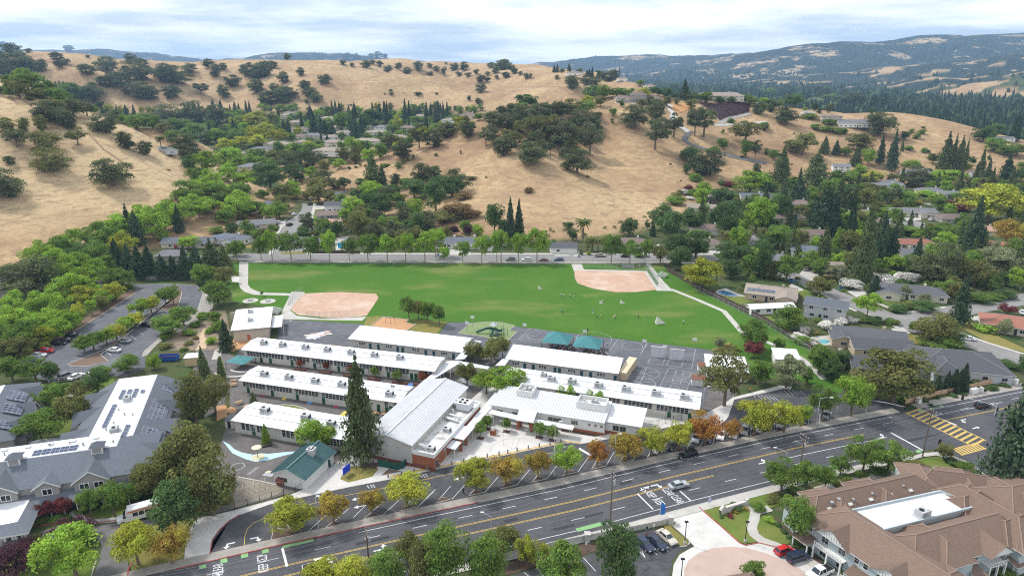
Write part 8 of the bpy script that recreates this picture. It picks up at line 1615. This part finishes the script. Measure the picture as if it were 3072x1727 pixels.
plant('T1','trees along the creek behind the left hill','along the creek behind the left hill','''o 640 720 220 130;q 760 720 150 120;o 900 860 220 160;o 1000 760 150 60;o 960 865 100 140;m 820 700 100 60;a 1405 1020 84 130;
m 1190 840 200 110;m 1330 830 180 80;v 1430 860 140 80;m 1550 860 200 120;m 1700 900 180 140;o 1900 780 230 110;o 1480 770 220 120;o 1700 770 260 110;m 1250 800 160 70;m 1100 790 140 80;
l 920 690 50 70;l 970 690 46 70;l 1050 700 50 70;l 1100 700 50 64;l 1230 700 50 66;l 1290 700 50 66;l 1340 700 50 60;l 1400 690 50 60;c 895 695 40 70;c 1020 710 40 80;c 1170 730 45 100;c 1100 720 60 90;
c 1605 660 30 60;c 1640 660 30 60;c 1685 660 40 70;c 1730 665 30 70;c 1850 640 45 60;c 1930 740 70 150;c 2045 690 50 90;c 2145 720 40 130;c 2175 720 40 120;c 1870 820 50 100;c 1910 830 50 110;c 1980 830 40 100;c 2030 850 50 110;c 2130 800 50 120;
p 2010 760 120 90;l 2150 820 160 120;l 2260 760 100 90;l 2290 900 150 130;l 2240 980 160 90;l 2100 1000 160 120;l 1960 1020 140 120;m 1880 960 180 60;
o 1600 1050 250 120;o 1660 1100 170 100;o 1800 960 170 100;o 1960 900 120 80;d 1660 960 140 80;m 1500 930 130 60''')
G_AV,P_AV='plane trees of the left avenue','in the long avenue below the left hill'
plant('T1',G_AV,P_AV,'''p 1800 1200 200 180;p 1970 1150 170 170;p 2040 1140 160 160;d 1650 1210 120 130;P 1690 1290 160 140;p 1830 1330 190 170;p 1990 1290 170 160;p 2120 1350 180 160;P 2240 1300 150 140;p 1720 1400 180 150;p 1900 1430 200 170;P 2060 1440 190 160;d 2270 1230 120 110;d 1640 1140 120 90''')
plant('T5',G_AV,P_AV,'''P 1650 170 260 200;p 1800 120 220 180;P 1960 200 260 200;p 1730 290 240 200;p 1600 330 230 220;m 2100 180 200 180;p 1440 420 220 260;p 1340 480 260 300;p 1230 380 200 200;p 1450 300 170 180;p 1000 480 260 220;p 1080 520 200 180;P 870 560 260 230;p 640 620 270 230;p 560 780 270 230;d 720 700 200 200;P 900 640 180 200;p 830 860 220 210;p 740 920 260 200;p 650 1020 300 260;l 730 1060 220 180;
p 130 1120 220 200;p 300 1170 240 230;p 120 1290 280 240;P 230 1430 320 260;P 40 1460 220 260;p 430 1260 280 200;l 360 1420 260 200;p 500 1350 200 200;p 610 1270 200 180;P 1030 900 170 200;P 1090 920 180 190;p 900 1060 170 150;l 1000 1010 170 170;P 940 780 180 170;p 800 1000 150 160''')
plant('T5','conifers at the end of the upper car park','behind the upper car park','''k 1130 480 120 280;k 1200 540 180 280;k 1560 430 120 220;k 1030 760 180 260;k 1130 790 170 250;k 1220 830 190 270;k 1310 820 180 270;k 1420 830 150 200;k 1510 830 150 190;k 1620 830 180 260;k 1720 810 200 260;K 1850 780 230 280;K 1960 780 180 230''')
plant('T5','trees round the upper car park','by the upper car park','''m 1770 870 190 200;m 1900 1060 290 220;v 1950 880 180 170;o 300 990 520 300;o 90 900 200 200;B 1440 1060 150 170;B 1510 1050 150 170;r 1320 1130 160 160;E 1230 1160 170 160;r 1180 1250 170 130;E 1110 1290 180 150;r 1020 1370 180 160;E 930 1400 170 140;B 820 1450 200 160;B 740 1470 180 150;
r 700 1220 130 190;E 800 1140 100 150;v 900 1100 130 150;r 990 1030 140 150;E 470 1370 170 180;B 1600 1240 230 180;B 1420 1310 200 180;B 1500 1330 200 150;s 1560 1180 180 120''')
plant('T5','plants of the school garden','in the school garden','''c 1970 1450 150 250;m 1860 1220 130 120;s 1760 1170 140 80;i 1830 1290 120 70;s 1650 1310 130 80;s 1700 1240 120 70;m 1900 1290 110 110;S 1640 1400 90 60;S 1440 1430 120 70;i 1840 1390 100 90;s 1600 1450 80 50;H 1700 1350 70 40;s 1450 1340 140 80''')
plant('T5','trees of the corner houses','beside the corner houses','''E 1420 500 120 90;E 1640 570 180 130;v 2050 630 150 140;m 1950 340 180 110;m 2180 280 150 110;s 1880 430 150 60;m 1820 260 130 130;D 2080 490 60 40''')
plant('T6','street trees along the field fence','along the far field fence','''T 245 670 130 200;t 340 675 140 260;T 505 675 190 260;T 675 675 150 230;t 840 685 130 270;T 1010 680 110 210;T 1172 685 170 260;t 1340 685 170 240;t 1500 685 150 260;t 1667 690 160 250;t 1760 640 160 260;t 1830 690 100 150;T 1993 690 120 200;t 2157 690 130 250;t 2290 690 110 260;T 30 670 150 170''')
plant('T7','street trees along the field fence','along the far field fence','t 10 690 150 280;t 160 690 140 250;t 320 690 180 290;T 965 695 160 270;T 1127 695 150 200;T 1258 690 110 200')
G_CT,P_CT='trees of the street behind the field','in the street behind the field'
plant('T6',G_CT,P_CT,'''p 30 290 260 240;P 200 280 200 150;m 400 300 160 160;v 430 200 140 110;p 520 130 150 100;v 740 170 190 180;m 420 150 120 90;b 1040 250 200 150;v 1090 500 240 260;d 1290 290 240 200;m 1200 150 200 100;m 1420 190 160 120;d 1600 450 160 230;b 1590 300 150 180;d 1760 240 220 260;d 1900 120 240 150;d 1700 120 160 130;s 1400 350 170 60;d 1480 260 150 120;s 880 420 120 100;H 1950 290 300 180;S 1850 330 280 90;H 2060 300 200 110;M 1920 460 90 100;M 2040 470 90 120;d 2270 440 160 280;S 80 320 90 80;s 230 440 90 60;i 340 400 80 40;s 700 380 90 60;s 740 260 70 40;m 60 120 180 120;d 1520 420 120 120;m 260 130 120 90;H 1870 440 80 90;x 1270 480 120 130;s 100 500 50 24;s 60 495 50 30;v 640 140 120 80''')
plant('T7',G_CT,P_CT,'''c 90 480 110 330;c 165 470 110 310;d 20 470 90 170;d 590 400 100 60;a 720 500 130 200;d 630 500 90 110;a 800 590 110 130;a 850 600 110 140;a 760 590 100 110;d 1115 460 160 170;Z 1325 460 60 130;d 1280 400 50 90;i 770 620 50 40;D 710 620 40 50;d 455 560 60 80;s 1210 640 90 40;m 1000 600 120 90''')
plant('T7','trees beside the field corner','by the corner of the field','''d 1400 410 220 230;d 1480 500 220 260;d 1660 420 200 230;d 1540 650 230 220;d 1700 640 230 220;R 1390 700 160 170;d 1560 750 220 200;L 1740 920 330 280;v 1690 850 200 140;a 1880 890 90 200;d 1980 700 240 200;d 2120 680 200 160;m 2150 800 180 200;d 1950 480 260 320;b 2070 610 160 250;b 2220 430 220 320;d 2260 620 180 160;d 2000 820 220 160;d 2250 800 200 160;s 1730 470 200 40;m 1770 280 100 110;s 1520 180 200 90;s 1680 110 160 90;z 1630 70 80 60;d 1930 180 200 100;w 1650 140 80 40;w 1390 560 80 50;d 2020 250 150 100''')
plant('T2','conifers of the valley houses','among the valley houses behind','''c 455 850 50 150;c 715 700 40 110;c 745 700 40 110;c 780 720 60 110;c 910 730 70 120;c 1130 770 60 150;c 1170 790 50 180;c 1195 790 50 180;c 1225 790 40 140;c 1350 760 60 170;c 1385 750 50 150;C 1425 760 50 130;J 1475 700 50 70;c 1535 750 55 140;c 1610 780 45 150;c 1640 780 50 160;c 1680 760 45 150;c 1715 760 50 150;k 530 790 90 150;k 555 880 100 200;c 620 890 70 150;c 660 900 90 140;c 720 900 80 130;k 870 870 60 130;k 915 940 120 260;k 970 890 90 170;d 1010 840 100 150;c 340 900 60 140;c 10 820 50 120;k 300 920 90 150''')
plant('T2','trees of the valley houses','among the valley houses behind','''l 60 830 180 150;l 150 900 160 130;l 230 960 180 140;l 60 960 160 150;p 260 680 100 60;m 370 690 130 80;p 120 670 100 40;m 620 680 60 40;m 800 860 120 180;d 1050 780 180 120;m 1240 860 120 80;l 1290 830 80 120;m 1430 800 120 60;m 1500 790 100 60;m 600 1000 120 70;m 520 970 90 70;b 880 970 90 70;b 970 950 60 40;m 700 1040 60 70;v 200 1110 130 100;b 350 1010 60 60;m 840 1080 60 60;m 420 1040 140 60;s 1000 990 160 30;m 740 840 100 90;d 1090 830 90 70;v 180 780 120 90;d 660 820 80 70;m 1740 770 90 50;d 1800 780 100 60;m 1990 760 90 70;m 1880 730 70 40;m 90 1080 120 60;l 370 1000 60 50;m 460 960 70 50;d 640 700 60 40;d 1320 800 90 60''')
plant('T2','oaks below the central hill','below the central hill','''o 330 1170 220 140;o 540 1180 240 150;d 180 1350 300 220;d 400 1300 220 160;v 280 1450 200 120;o 640 1290 140 110;q 820 1370 160 130;v 590 1390 200 150;o 730 1350 120 100;K 1070 1340 200 280;k 1150 1330 110 180;D 960 1330 100 90;o 1260 1340 110 130;o 1500 1340 230 220;o 1800 1400 240 230;d 1650 1440 250 200;d 1430 1440 250 150;b 1060 1440 220 130;d 930 1448 160 110;d 1230 1430 180 110;d 1600 1260 150 110;s 1340 1310 120 70;S 1920 1270 90 40;H 1850 1440 160 70''')
G_CH,P_CH='oaks on the central hill','on the central hill'
plant('T2',G_CH,P_CH,'''o 1200 1010 150 150;o 1320 1090 190 160;q 1470 1000 160 200;o 1600 990 170 150;o 1690 910 190 130;o 1890 900 190 150;o 1740 860 120 60;o 2120 810 200 130;q 2050 980 150 160;o 2200 1060 180 150;o 2290 690 120 80;s 1170 1160 80 40;s 1290 1170 70 60;S 1330 1130 50 50;S 1420 1100 30 60;S 1375 1110 40 40;D 1615 1065 36 30;D 1830 1050 20 40;D 860 1180 40 30;D 920 1170 36 24;D 1000 1160 30 24;D 960 1155 30 30;D 2050 1255 24 14''')
plant('T3',G_CH,P_CH,'''d 230 650 180 110;c 310 640 60 70;o 100 720 150 100;o 60 830 200 140;o 200 800 220 180;o 330 740 180 130;o 500 720 190 130;O 620 700 190 120;m 750 700 170 110;o 700 810 220 130;o 540 1000 290 240;O 430 900 200 200;O 300 900 220 180;o 840 850 140 110;q 780 1050 220 260;o 280 1140 280 200;o 670 1220 270 220;q 60 1060 180 180;O 130 980 150 130;q 440 1050 100 120;O 600 960 200 180;c 480 670 50 70;c 530 670 50 80;o 400 680 120 70;m 180 690 130 50;
o 1160 820 230 200;o 1350 740 180 170;q 1345 1010 250 270;q 1510 900 190 200;q 1690 890 170 250;q 1770 900 250 250;m 980 720 70 70;v 860 750 60 70;S 975 780 40 50;
D 1480 1140 24 14;D 1570 1285 20 14;D 760 1250 40 20;H 250 1380 120 30;D 830 200 10 10''')
plant('T3','trees in the gully right of the central hill','in the gully right of the central hill','''D 1650 1110 220 150;o 1800 1240 260 230;o 1720 1170 180 120;m 1860 1080 140 80;d 1620 1220 80 90;o 2235 1235 90 110;m 1930 1015 100 110;s 1935 870 30 40;Q 2130 960 280 180;m 2135 1080 100 160;q 2215 1080 100 150;s 2290 830 80 70;s 2010 780 70 50;D 1920 1080 30 20;D 2100 1080 50 20;D 2310 1050 40 60''')
plant('T3','shrubs at the foot of the central hill','at the right foot of the central hill','''s 1700 1290 120 90;s 1760 1360 140 90;d 1920 1340 60 80;b 2170 1400 300 150;z 1640 1370 90 70;w 1600 1400 80 60;z 1990 1330 130 60;S 1560 1400 70 50;s 1850 1400 120 70;s 2020 1440 150 70;i 1690 1260 100 60;S 1530 1440 120 80''')
plant('T3','trees round the hilltop estate','by the hilltop estate','''m 790 570 180 130;m 900 570 150 130;m 1010 560 130 90;v 870 640 110 100;l 760 620 110 80;m 1080 560 130 80;L 1240 570 120 110;d 1330 540 90 80;d 1510 560 90 130;k 1600 580 110 170;o 1650 590 110 90;d 1520 570 60 60;m 1790 610 150 80;d 1910 610 100 60;d 2010 610 90 60;m 2130 610 120 80;o 2240 700 140 110;d 1430 510 80 50;d 1380 540 90 70;d 1450 560 100 90;d 1560 560 90 100;b 2290 620 90 60;m 1140 520 70 40;d 1700 590 90 70;m 1950 590 90 70;m 2070 600 90 60;m 2190 610 100 70''')
G_RH,P_RH='trees on the right hill','on the right hill around its houses'
plant('T4',G_RH,P_RH,'''d 560 700 150 90;d 310 790 180 120;o 790 800 210 130;k 1000 830 110 150;k 1090 830 120 150;m 620 760 130 70;x 500 790 120 90;o 250 940 220 160;m 30 850 80 100;o 120 830 80 70;o 1060 1040 260 210;d 1280 1075 80 80;m 1390 1060 60 60;d 990 850 50 60;w 640 790 120 50;w 430 860 110 50;i 410 830 40 50;s 500 980 100 60;s 600 1000 120 60;s 700 1015 120 60;s 620 940 140 50;s 450 890 140 50;v 60 990 90 60;S 760 1020 70 60;s 1340 1010 60 40;s 1430 1020 70 50;S 1370 1060 60 40;D 1480 1180 50 30;D 320 1020 20 14;D 380 1020 20 14;D 74 1200 40 60;D 1440 970 40 20;m 110 700 120 50;i 30 740 80 50;m 170 760 100 60;d 700 770 120 60''')
plant('T4','conifers below the right hill','below the right hill','''K 200 1460 220 300;K 500 1460 280 260;C 580 1190 100 140;c 680 1200 80 120;k 1060 1280 90 240;k 1160 1340 130 330;C 850 1300 120 150;K 1620 1330 160 300;K 1740 1340 110 280;K 1790 1330 70 240;K 1690 1300 80 260;K 1930 1400 90 240;K 1990 1448 80 200;k 2150 1448 170 230;C 1255 1170 40 90''')
plant('T4','trees below the right hill','below the right hill','''v 390 1200 250 160;m 760 1210 100 90;v 890 1180 240 160;b 960 1290 130 150;b 890 1390 110 120;L 1010 1440 170 120;v 1520 1280 100 100;d 2010 1260 40 60;m 2270 1450 120 160;b 1650 1460 200 120;o 1360 1470 260 90;m 820 1470 200 90;m 1360 1330 60 70;m 2050 1170 180 90;m 2150 1210 160 80;m 2250 1210 160 90;d 1960 1090 180 150;c 2230 1080 100 220;d 2060 1060 150 140;v 300 1180 160 110;m 140 1240 110 90;m 460 1070 90 60;s 1310 1160 90 50;s 1450 1180 80 50;d 1860 1290 70 80;m 2290 1320 90 60;L 1830 1320 70 40;i 1330 1300 160 36''')
plant('T8','conifers of the right-hand houses','among the houses on the right','''k 560 440 300 400;c 790 540 120 400;K 900 860 220 640;k 1050 700 180 420;k 1150 700 150 300;c 310 460 80 200;K 290 640 140 260;K 570 680 160 300;Y 690 560 90 170;k 1010 980 140 170;k 1380 710 120 230;c 1520 540 60 100;c 1860 580 190 430;k 1740 1230 200 420;k 640 430 200 300;k 480 400 180 260;C 700 240 180 260;k 350 160 200 200''')
plant('T8','trees of the right-hand houses','among the houses on the right','''b 50 430 180 330;d 210 320 180 250;m 690 620 80 60;m 180 560 260 200;d 40 820 150 330;m 250 840 250 220;v 110 830 150 170;x 670 840 200 130;v 540 970 210 190;b 1200 740 180 80;t 950 1170 190 220;x 1270 1000 90 130;x 1450 1040 80 100;o 1560 840 360 330;L 2000 330 480 340;g 2150 560 260 260;m 2240 690 200 220;x 2050 610 100 130;x 2070 800 360 230;v 1880 890 300 230;v 1720 1010 150 170;m 1650 970 180 140;v 1550 1400 340 270;v 1440 1310 180 170;B 1340 1300 70 100;m 280 1270 280 210;o 1160 180 150 150;m 1260 180 180 130;v 930 220 200 190;v 980 120 180 130;d 120 440 200 120;W 2160 1140 140 80;x 2150 1320 120 150;d 1700 1410 180 110;d 80 560 160 130;m 400 480 130 110;m 1390 700 120 110;d 1480 720 140 120;m 1680 300 120 60;L 2250 300 150 120;d 2260 200 120 200;d 760 150 160 160;m 840 300 80 120''')
plant('T8','shrubs of the right-hand houses','in the gardens on the right','''w 810 910 180 120;w 1020 860 130 110;w 1120 890 140 140;w 1240 830 120 90;w 1330 850 140 110;s 1930 1030 220 110;s 2060 1010 150 90;D 2130 990 200 60;s 1160 1220 120 80;S 1200 1230 70 70;w 600 1260 140 110;w 720 1220 140 90;w 810 1210 110 90;w 400 1310 110 110;D 380 1290 70 70;s 1310 450 250 110;S 1240 430 120 70;H 1450 440 120 60;i 1980 1280 190 80;s 2050 1310 60 40;s 900 1200 120 50;D 1000 1210 160 30;s 520 1200 80 60;S 1330 190 120 60;j 1400 180 80 50;i 1090 260 140 60;s 1140 270 120 50;S 1560 430 160 50;s 1680 420 140 60;s 1610 380 120 60;w 1480 200 60 40;S 1520 280 80 40;z 1760 240 180 60;s 1280 620 70 50;i 1180 800 80 60;s 1000 720 80 40;w 470 1400 150 100;w 380 1360 130 90;S 300 1330 110 60;s 560 1440 120 60;j 510 1310 50 36;D 1640 820 120 60;s 1560 900 90 60;S 960 1010 90 40;D 1440 1100 240 36;D 1220 1110 180 30;S 1260 1080 140 40;s 1960 840 80 60;s 1780 920 70 80''')
plant('T8','shrubs of the right-hand houses','in the gardens on the right','''i 1290 140 200 90;i 1450 110 160 80;i 1550 150 180 90;S 1050 210 130 70;i 1150 230 100 60;s 1730 140 130 80;z 1660 190 120 50;s 560 760 90 50;s 1010 700 90 40;S 1110 290 90 30;s 1530 1010 80 50;s 1680 470 110 50;z 1500 380 80 40;S 350 830 60 30;D 440 920 70 24;s 330 960 60 30''')
plant('B4','trees at the right edge of the school','at the right edge of the school','''m 1350 330 270 300;W 1350 400 200 170;m 1600 350 110 150;x 1010 320 110 130;H 1090 330 100 90;i 1180 330 90 80;x 1090 400 110 80;Q 1060 880 430 540;m 1410 680 240 270;x 1670 700 320 330;m 1880 660 130 170;m 1990 560 250 270;d 2100 620 220 200;B 2020 1010 250 330''')
plant('B4','trees of the front car park','in the front car park','''r 1360 1160 400 350;r 1650 1140 300 320;E 1850 1050 150 200;n 870 1270 340 320;n 1130 1230 170 220;g 85 1400 270 250;r 340 1370 290 290;r 610 1320 290 280''')
plant('B5','trees by the right-hand crossing','by the crossing','''E 590 980 380 420;v 1000 840 700 530;d 380 610 200 220;m 280 560 260 270;d 480 500 240 200;s 1470 300 380 80;s 120 260 200 110;w 90 230 180 90''')
plant('B5','conifers behind the garden wall','behind the orange garden wall','Z 1690 720 120 240;Z 1600 735 110 205;Z 1530 740 100 190;Z 1440 745 110 160;Z 1370 760 90 120;Z 1650 725 90 190')
plant('B5','plants along the orange wall','along the orange wall','''D 1320 830 100 60;D 1450 810 50 60;D 1610 790 80 60;D 1700 770 70 50;D 1900 730 70 60;D 1990 720 120 50;D 2120 690 90 50;s 1830 650 100 50;D 1930 450 80 60;s 2060 540 90 50;D 2160 500 200 60;d 2290 560 130 200;s 1100 830 120 90;s 2150 570 60 40;S 1880 620 90 50;D 1390 880 60 40''')
plant('N','conifers of the brown-roofed complex','at the right edge beside the crossing','k 3035 1475 205 330')
plant('C5','trees before the brown-roofed complex','before the brown-roofed complex','B 150 590 250 340;B 350 560 260 230;B 500 430 200 210;B 730 390 330 340;B 980 390 340 320;R 1550 260 190 170;v 570 640 190 200;B 20 500 90 190')
plant('C4','trees before the brown-roofed complex','before the brown-roofed complex','B 1670 610 330 330;B 1790 1110 330 480')
plant('C5','shrubs of the brown-roofed complex','around the brown-roofed complex','''s 900 400 190 90;s 720 430 150 70;S 1160 350 180 100;S 1290 330 160 90;s 1780 360 190 110;s 1850 430 130 80;D 1640 300 150 60;s 950 580 110 70;S 650 690 90 70;s 20 580 130 60;D 150 1190 120 70;D 350 1330 60 60;s 540 1400 140 110;s 2180 1430 180 80;s 2290 1360 140 80;s 560 460 120 80;s 840 560 120 60;S 470 520 120 60''')
plant('C4','shrubs of the brown-roofed complex','around the brown-roofed complex','''i 1550 890 110 90;s 1440 770 160 80;D 1210 760 140 60;S 1620 670 160 80;j 1210 800 80 60;j 1300 770 80 60;z 1160 850 70 70;D 1640 930 90 60;D 1700 1000 90 60;S 1560 700 110 60;s 1700 700 130 60;D 1820 1130 130 60;D 1910 1200 110 70;s 1650 660 120 50;D 1760 1060 90 50;D 1060 850 60 40''')
plant('C4','trees of the near car park','by the near car park','m 1390 1500 240 190')
plant('C3','trees of the near verge','on the near verge below the road','''m 270 1560 520 600;v 60 1600 320 450;m 700 1560 460 500;v 880 1230 330 270;L 1120 1340 220 300;L 1290 1290 150 180;m 1480 1640 480 480;d 2030 1600 470 640''')
plant('C2','trees of the near verge','on the near verge below the road','L 1250 1580 420 260;L 1560 1600 420 330;m 1900 1600 420 400;v 2120 1300 260 280')
plant('C3','trees of the front car park','in the front car park','r 600 600 370 340;g 910 530 350 310;g 1235 460 260 290;E 1525 415 270 290;n 1833 340 240 270;g 2130 285 350 280')
plant('C2','trees of the front car park','in the front car park','r 960 1010 460 350;g 1365 915 310 320;g 1750 800 260 230;r 2110 750 400 330')
plant('C1','trees of the grey-roofed complex','before the grey-roofed complex','''v 2000 560 640 650;v 1700 600 520 420;v 2180 830 540 580;v 1520 640 320 320;d 1800 1010 480 540;r 1410 1330 430 420;g 1760 1320 360 340;E 780 1470 570 500;M 180 1480 430 340;M 330 1310 300 250;M 790 1080 360 200;M 560 1180 240 210;B 930 830 220 260;B 1170 840 300 360;W 660 840 180 210;W 480 870 180 180;B 1400 715 200 240''')
plant('C1','shrubs of the grey-roofed complex','beside the drive of the grey-roofed complex','''s 430 900 150 60;s 570 880 150 60;s 680 870 90 60;s 820 800 120 70;s 960 740 120 60;D 1280 690 130 60;D 1440 670 130 50;S 360 1060 130 50;D 1050 750 110 60;s 890 790 90 50;D 1550 660 120 60''')
plant('B1','trees round the grey-roofed complex','around the grey-roofed complex','''B 130 480 300 260;B 360 480 300 250;d 500 460 180 190;m 1270 380 250 130;b 1530 350 150 170;m 1010 430 180 100;d 970 580 250 230;R 800 640 230 170;B 470 740 290 240;R 740 950 320 340;B 420 1080 400 330;n 800 1020 150 120;C 2020 440 150 290;Y 2200 440 70 200;v 1950 920 380 520;v 2130 780 300 360;m 1870 800 150 220;v 60 260 260 200;v 250 230 260 220;B 620 650 200 150;W 780 560 120 60''')
plant('B2','trees of the school yard','in the school yard','''K 1440 1400 430 880;Y 490 1250 95 180;b 980 1300 340 290;b 1090 1290 190 220;C 370 880 100 130;y 50 610 90 200;u 830 500 90 90;u 1085 530 80 100;u 1325 570 80 100;B 1560 600 90 110;B 1785 640 100 120;u 2035 660 100 120''')
plant('B3','trees of the school yard','in the school yard','''R 560 440 190 210;R 640 440 150 140;R 740 470 170 230;R 770 420 200 240;R 850 400 150 210;R 500 690 200 250;E 690 760 280 250;E 870 780 360 280;E 1480 850 190 180;E 1760 900 210 180;B 630 1190 110 160;B 700 1110 100 150;B 885 1130 110 150;B 1215 1190 120 150;B 1340 1220 130 160''')
plant('T6','trees of the school yard','in the school yard','B 1525 1180 150 200;R 1610 1190 120 190;B 1690 1210 150 210;B 1790 1240 120 200;B 250 980 30 50')
fill('20 1000 150 770 330 640 560 500 720 370 830 400 760 520 640 640 420 720 300 850 120 1050',115,'ppppPPl',10,15,G_AV,P_AV,1)
fill('560 340 1450 330 1330 430 1000 520 880 570 700 480',150,'mPpvPlpk',8,14,'trees of the valley houses','among the valley houses behind',2,True)
fill('880 560 1180 480 1300 540 1330 700 1200 740 900 740',40,'doovm',8,13,'oaks below the central hill','below the central hill',8)
fill('1420 410 1500 345 1700 335 1800 385 1780 470 1560 480',20,'ooOq',8,12,G_CH,P_CH,9,True)
fill('640 590 1480 555 1560 720 700 745',45,'mPvdb',6,11,G_CT,P_CT,3)
fill('2060 580 2300 500 3072 560 3072 900 2700 900 2300 800 2120 760',175,'PmvdpPbvK',6,12,'trees of the right-hand houses','among the houses on the right',4)
fill('640 600 830 560 870 720 700 740',14,'mPpv',7,11,G_CT,P_CT,11)
fill('2250 450 3072 500 3072 580 2300 560',65,'PvpvK',6,12,'trees below the right hill','below the right hill',5)
fill('1850 295 2150 290 2650 325 2640 350 2100 330 1850 325',26,'mdvo',6,11,'trees round the hilltop estate','by the hilltop estate',6,True)
fill('0 255 120 270 330 330 320 345 100 300 0 290',20,'mov',7,11,'trees in the far side valley','in the side valley behind the left hill',7,True)
grow_trees()

# ------------------------------------------------------------------ the wooded valley beyond the right hill: uncountable, one mass
def build_forest():
    rng=np.random.default_rng(11);N=19000
    y=np.exp(rng.uniform(math.log(820),math.log(5200),N));u=rng.uniform(.02,.98,N);x=u*y
    a,b,c=hills(x,y);keep=(a<1.0)&(b<3)&(c<60)&(u>.10+.06*rng.random(N))
    lowfar=np.maximum.reduce([r.h(x,y)for r in R_FAR[4:]]);keep&=(lowfar<10)|(rng.random(N)<.12)
    keep&=~((wob(x*.8,y*.8)>.62)&(y<1900))
    x,y=x[keep],y[keep];z=height(x,y);n=len(x)
    con=rng.random(n)<.45
    H=np.where(con,rng.uniform(12,27,n),rng.uniform(8,15,n));W=np.where(con,H*.36,H*.9)*rng.uniform(.8,1.2,n)*np.where(y>2200,1.5,1.0)
    V,F,MI=[],[],[]
    # conifer: ragged cone of 3 skirts with 7 points; broadleaf: two jittered domes
    k=0
    for i in range(n):
        ang=rng.random()*6.28;m=7
        if con[i]:
            prof=[(.5,.05),(.40,.30),(.30,.55),(.16,.78),(.02,1.0)];mi=0 if rng.random()<.6 else 1
        else:
            prof=[(.34,.08),(.5,.38),(.42,.70),(.22,.92),(.04,1.0)];mi=2 if rng.random()<.6 else 3
        for(r,h)in prof:
            a=ang+np.arange(m)*2*math.pi/m;rr=r*W[i]*rng.uniform(.62,1.15,m)
            V.append(np.stack([x[i]+rr*np.cos(a),y[i]+rr*np.sin(a),z[i]+h*H[i]+rng.uniform(-.06,.06,m)*H[i]*(h<1)],1))
        for l in range(len(prof)-1):
            j=np.arange(m);q=k+l*m
            F.append(np.stack([q+j,q+(j+1)%m,q+m+(j+1)%m,q+m+j],1));MI+=[mi]*m
        k+=len(prof)*m
    mats=[leaf_mat('forest_%d'%i,c,.3,.02,.1)for i,c in enumerate(((.026,.042,.028),(.040,.058,.032),(.038,.062,.030),(.060,.090,.036)))]
    o=link('distant_forest',mesh_np('distant_forest',np.concatenate(V),np.concatenate(F),mats,MI));o['kind']='stuff';o['label']='dark wooded valley stretching to the blue mountains'
build_forest()
def build_undergrowth():
    """garden shrubs too many to count, between the houses and along the fences"""
    rng=np.random.default_rng(23);C,R=[],[]
    zones=[(640,1440,300,560,520),(1560,2300,560,760,160),(2200,3070,520,900,520),(820,1500,590,770,200),(0,420,820,1080,130),(2150,3070,430,560,260),(1850,2650,280,380,120),(350,760,350,640,300)]
    for(xa,xb,ya,yb,n)in zones:
        for _ in range(n):
            p=at(rng.uniform(xa,xb),rng.uniform(ya,yb))
            if p.y>1300 or not bush_ok(p):continue
            if hill_at(p,HA)>2 or hill_at(p,HB)>5:continue
            s=rng.uniform(.7,2.2)*(1+max(0,p.y-400)/500);C.append((p.x,p.y,p.z+s*.3));R.append(s)
    C,R=np.array(C),np.array(R);per=34
    v=np.concatenate([leaves(C[i:i+1],R[i:i+1],per,R[i]*.26,rng,squash=.7)for i in range(len(C))])
    me=mesh_np('garden_shrubbery',v,quads(v),[LEAF['mid'],LEAF['olive'],LEAF['dark']],np.repeat(rng.integers(0,3,len(C)),per))
    o=link('garden_shrubbery',me);o['kind']='stuff';o['label']='low garden shrubbery between the houses'
vineyard(vy);build_undergrowth()
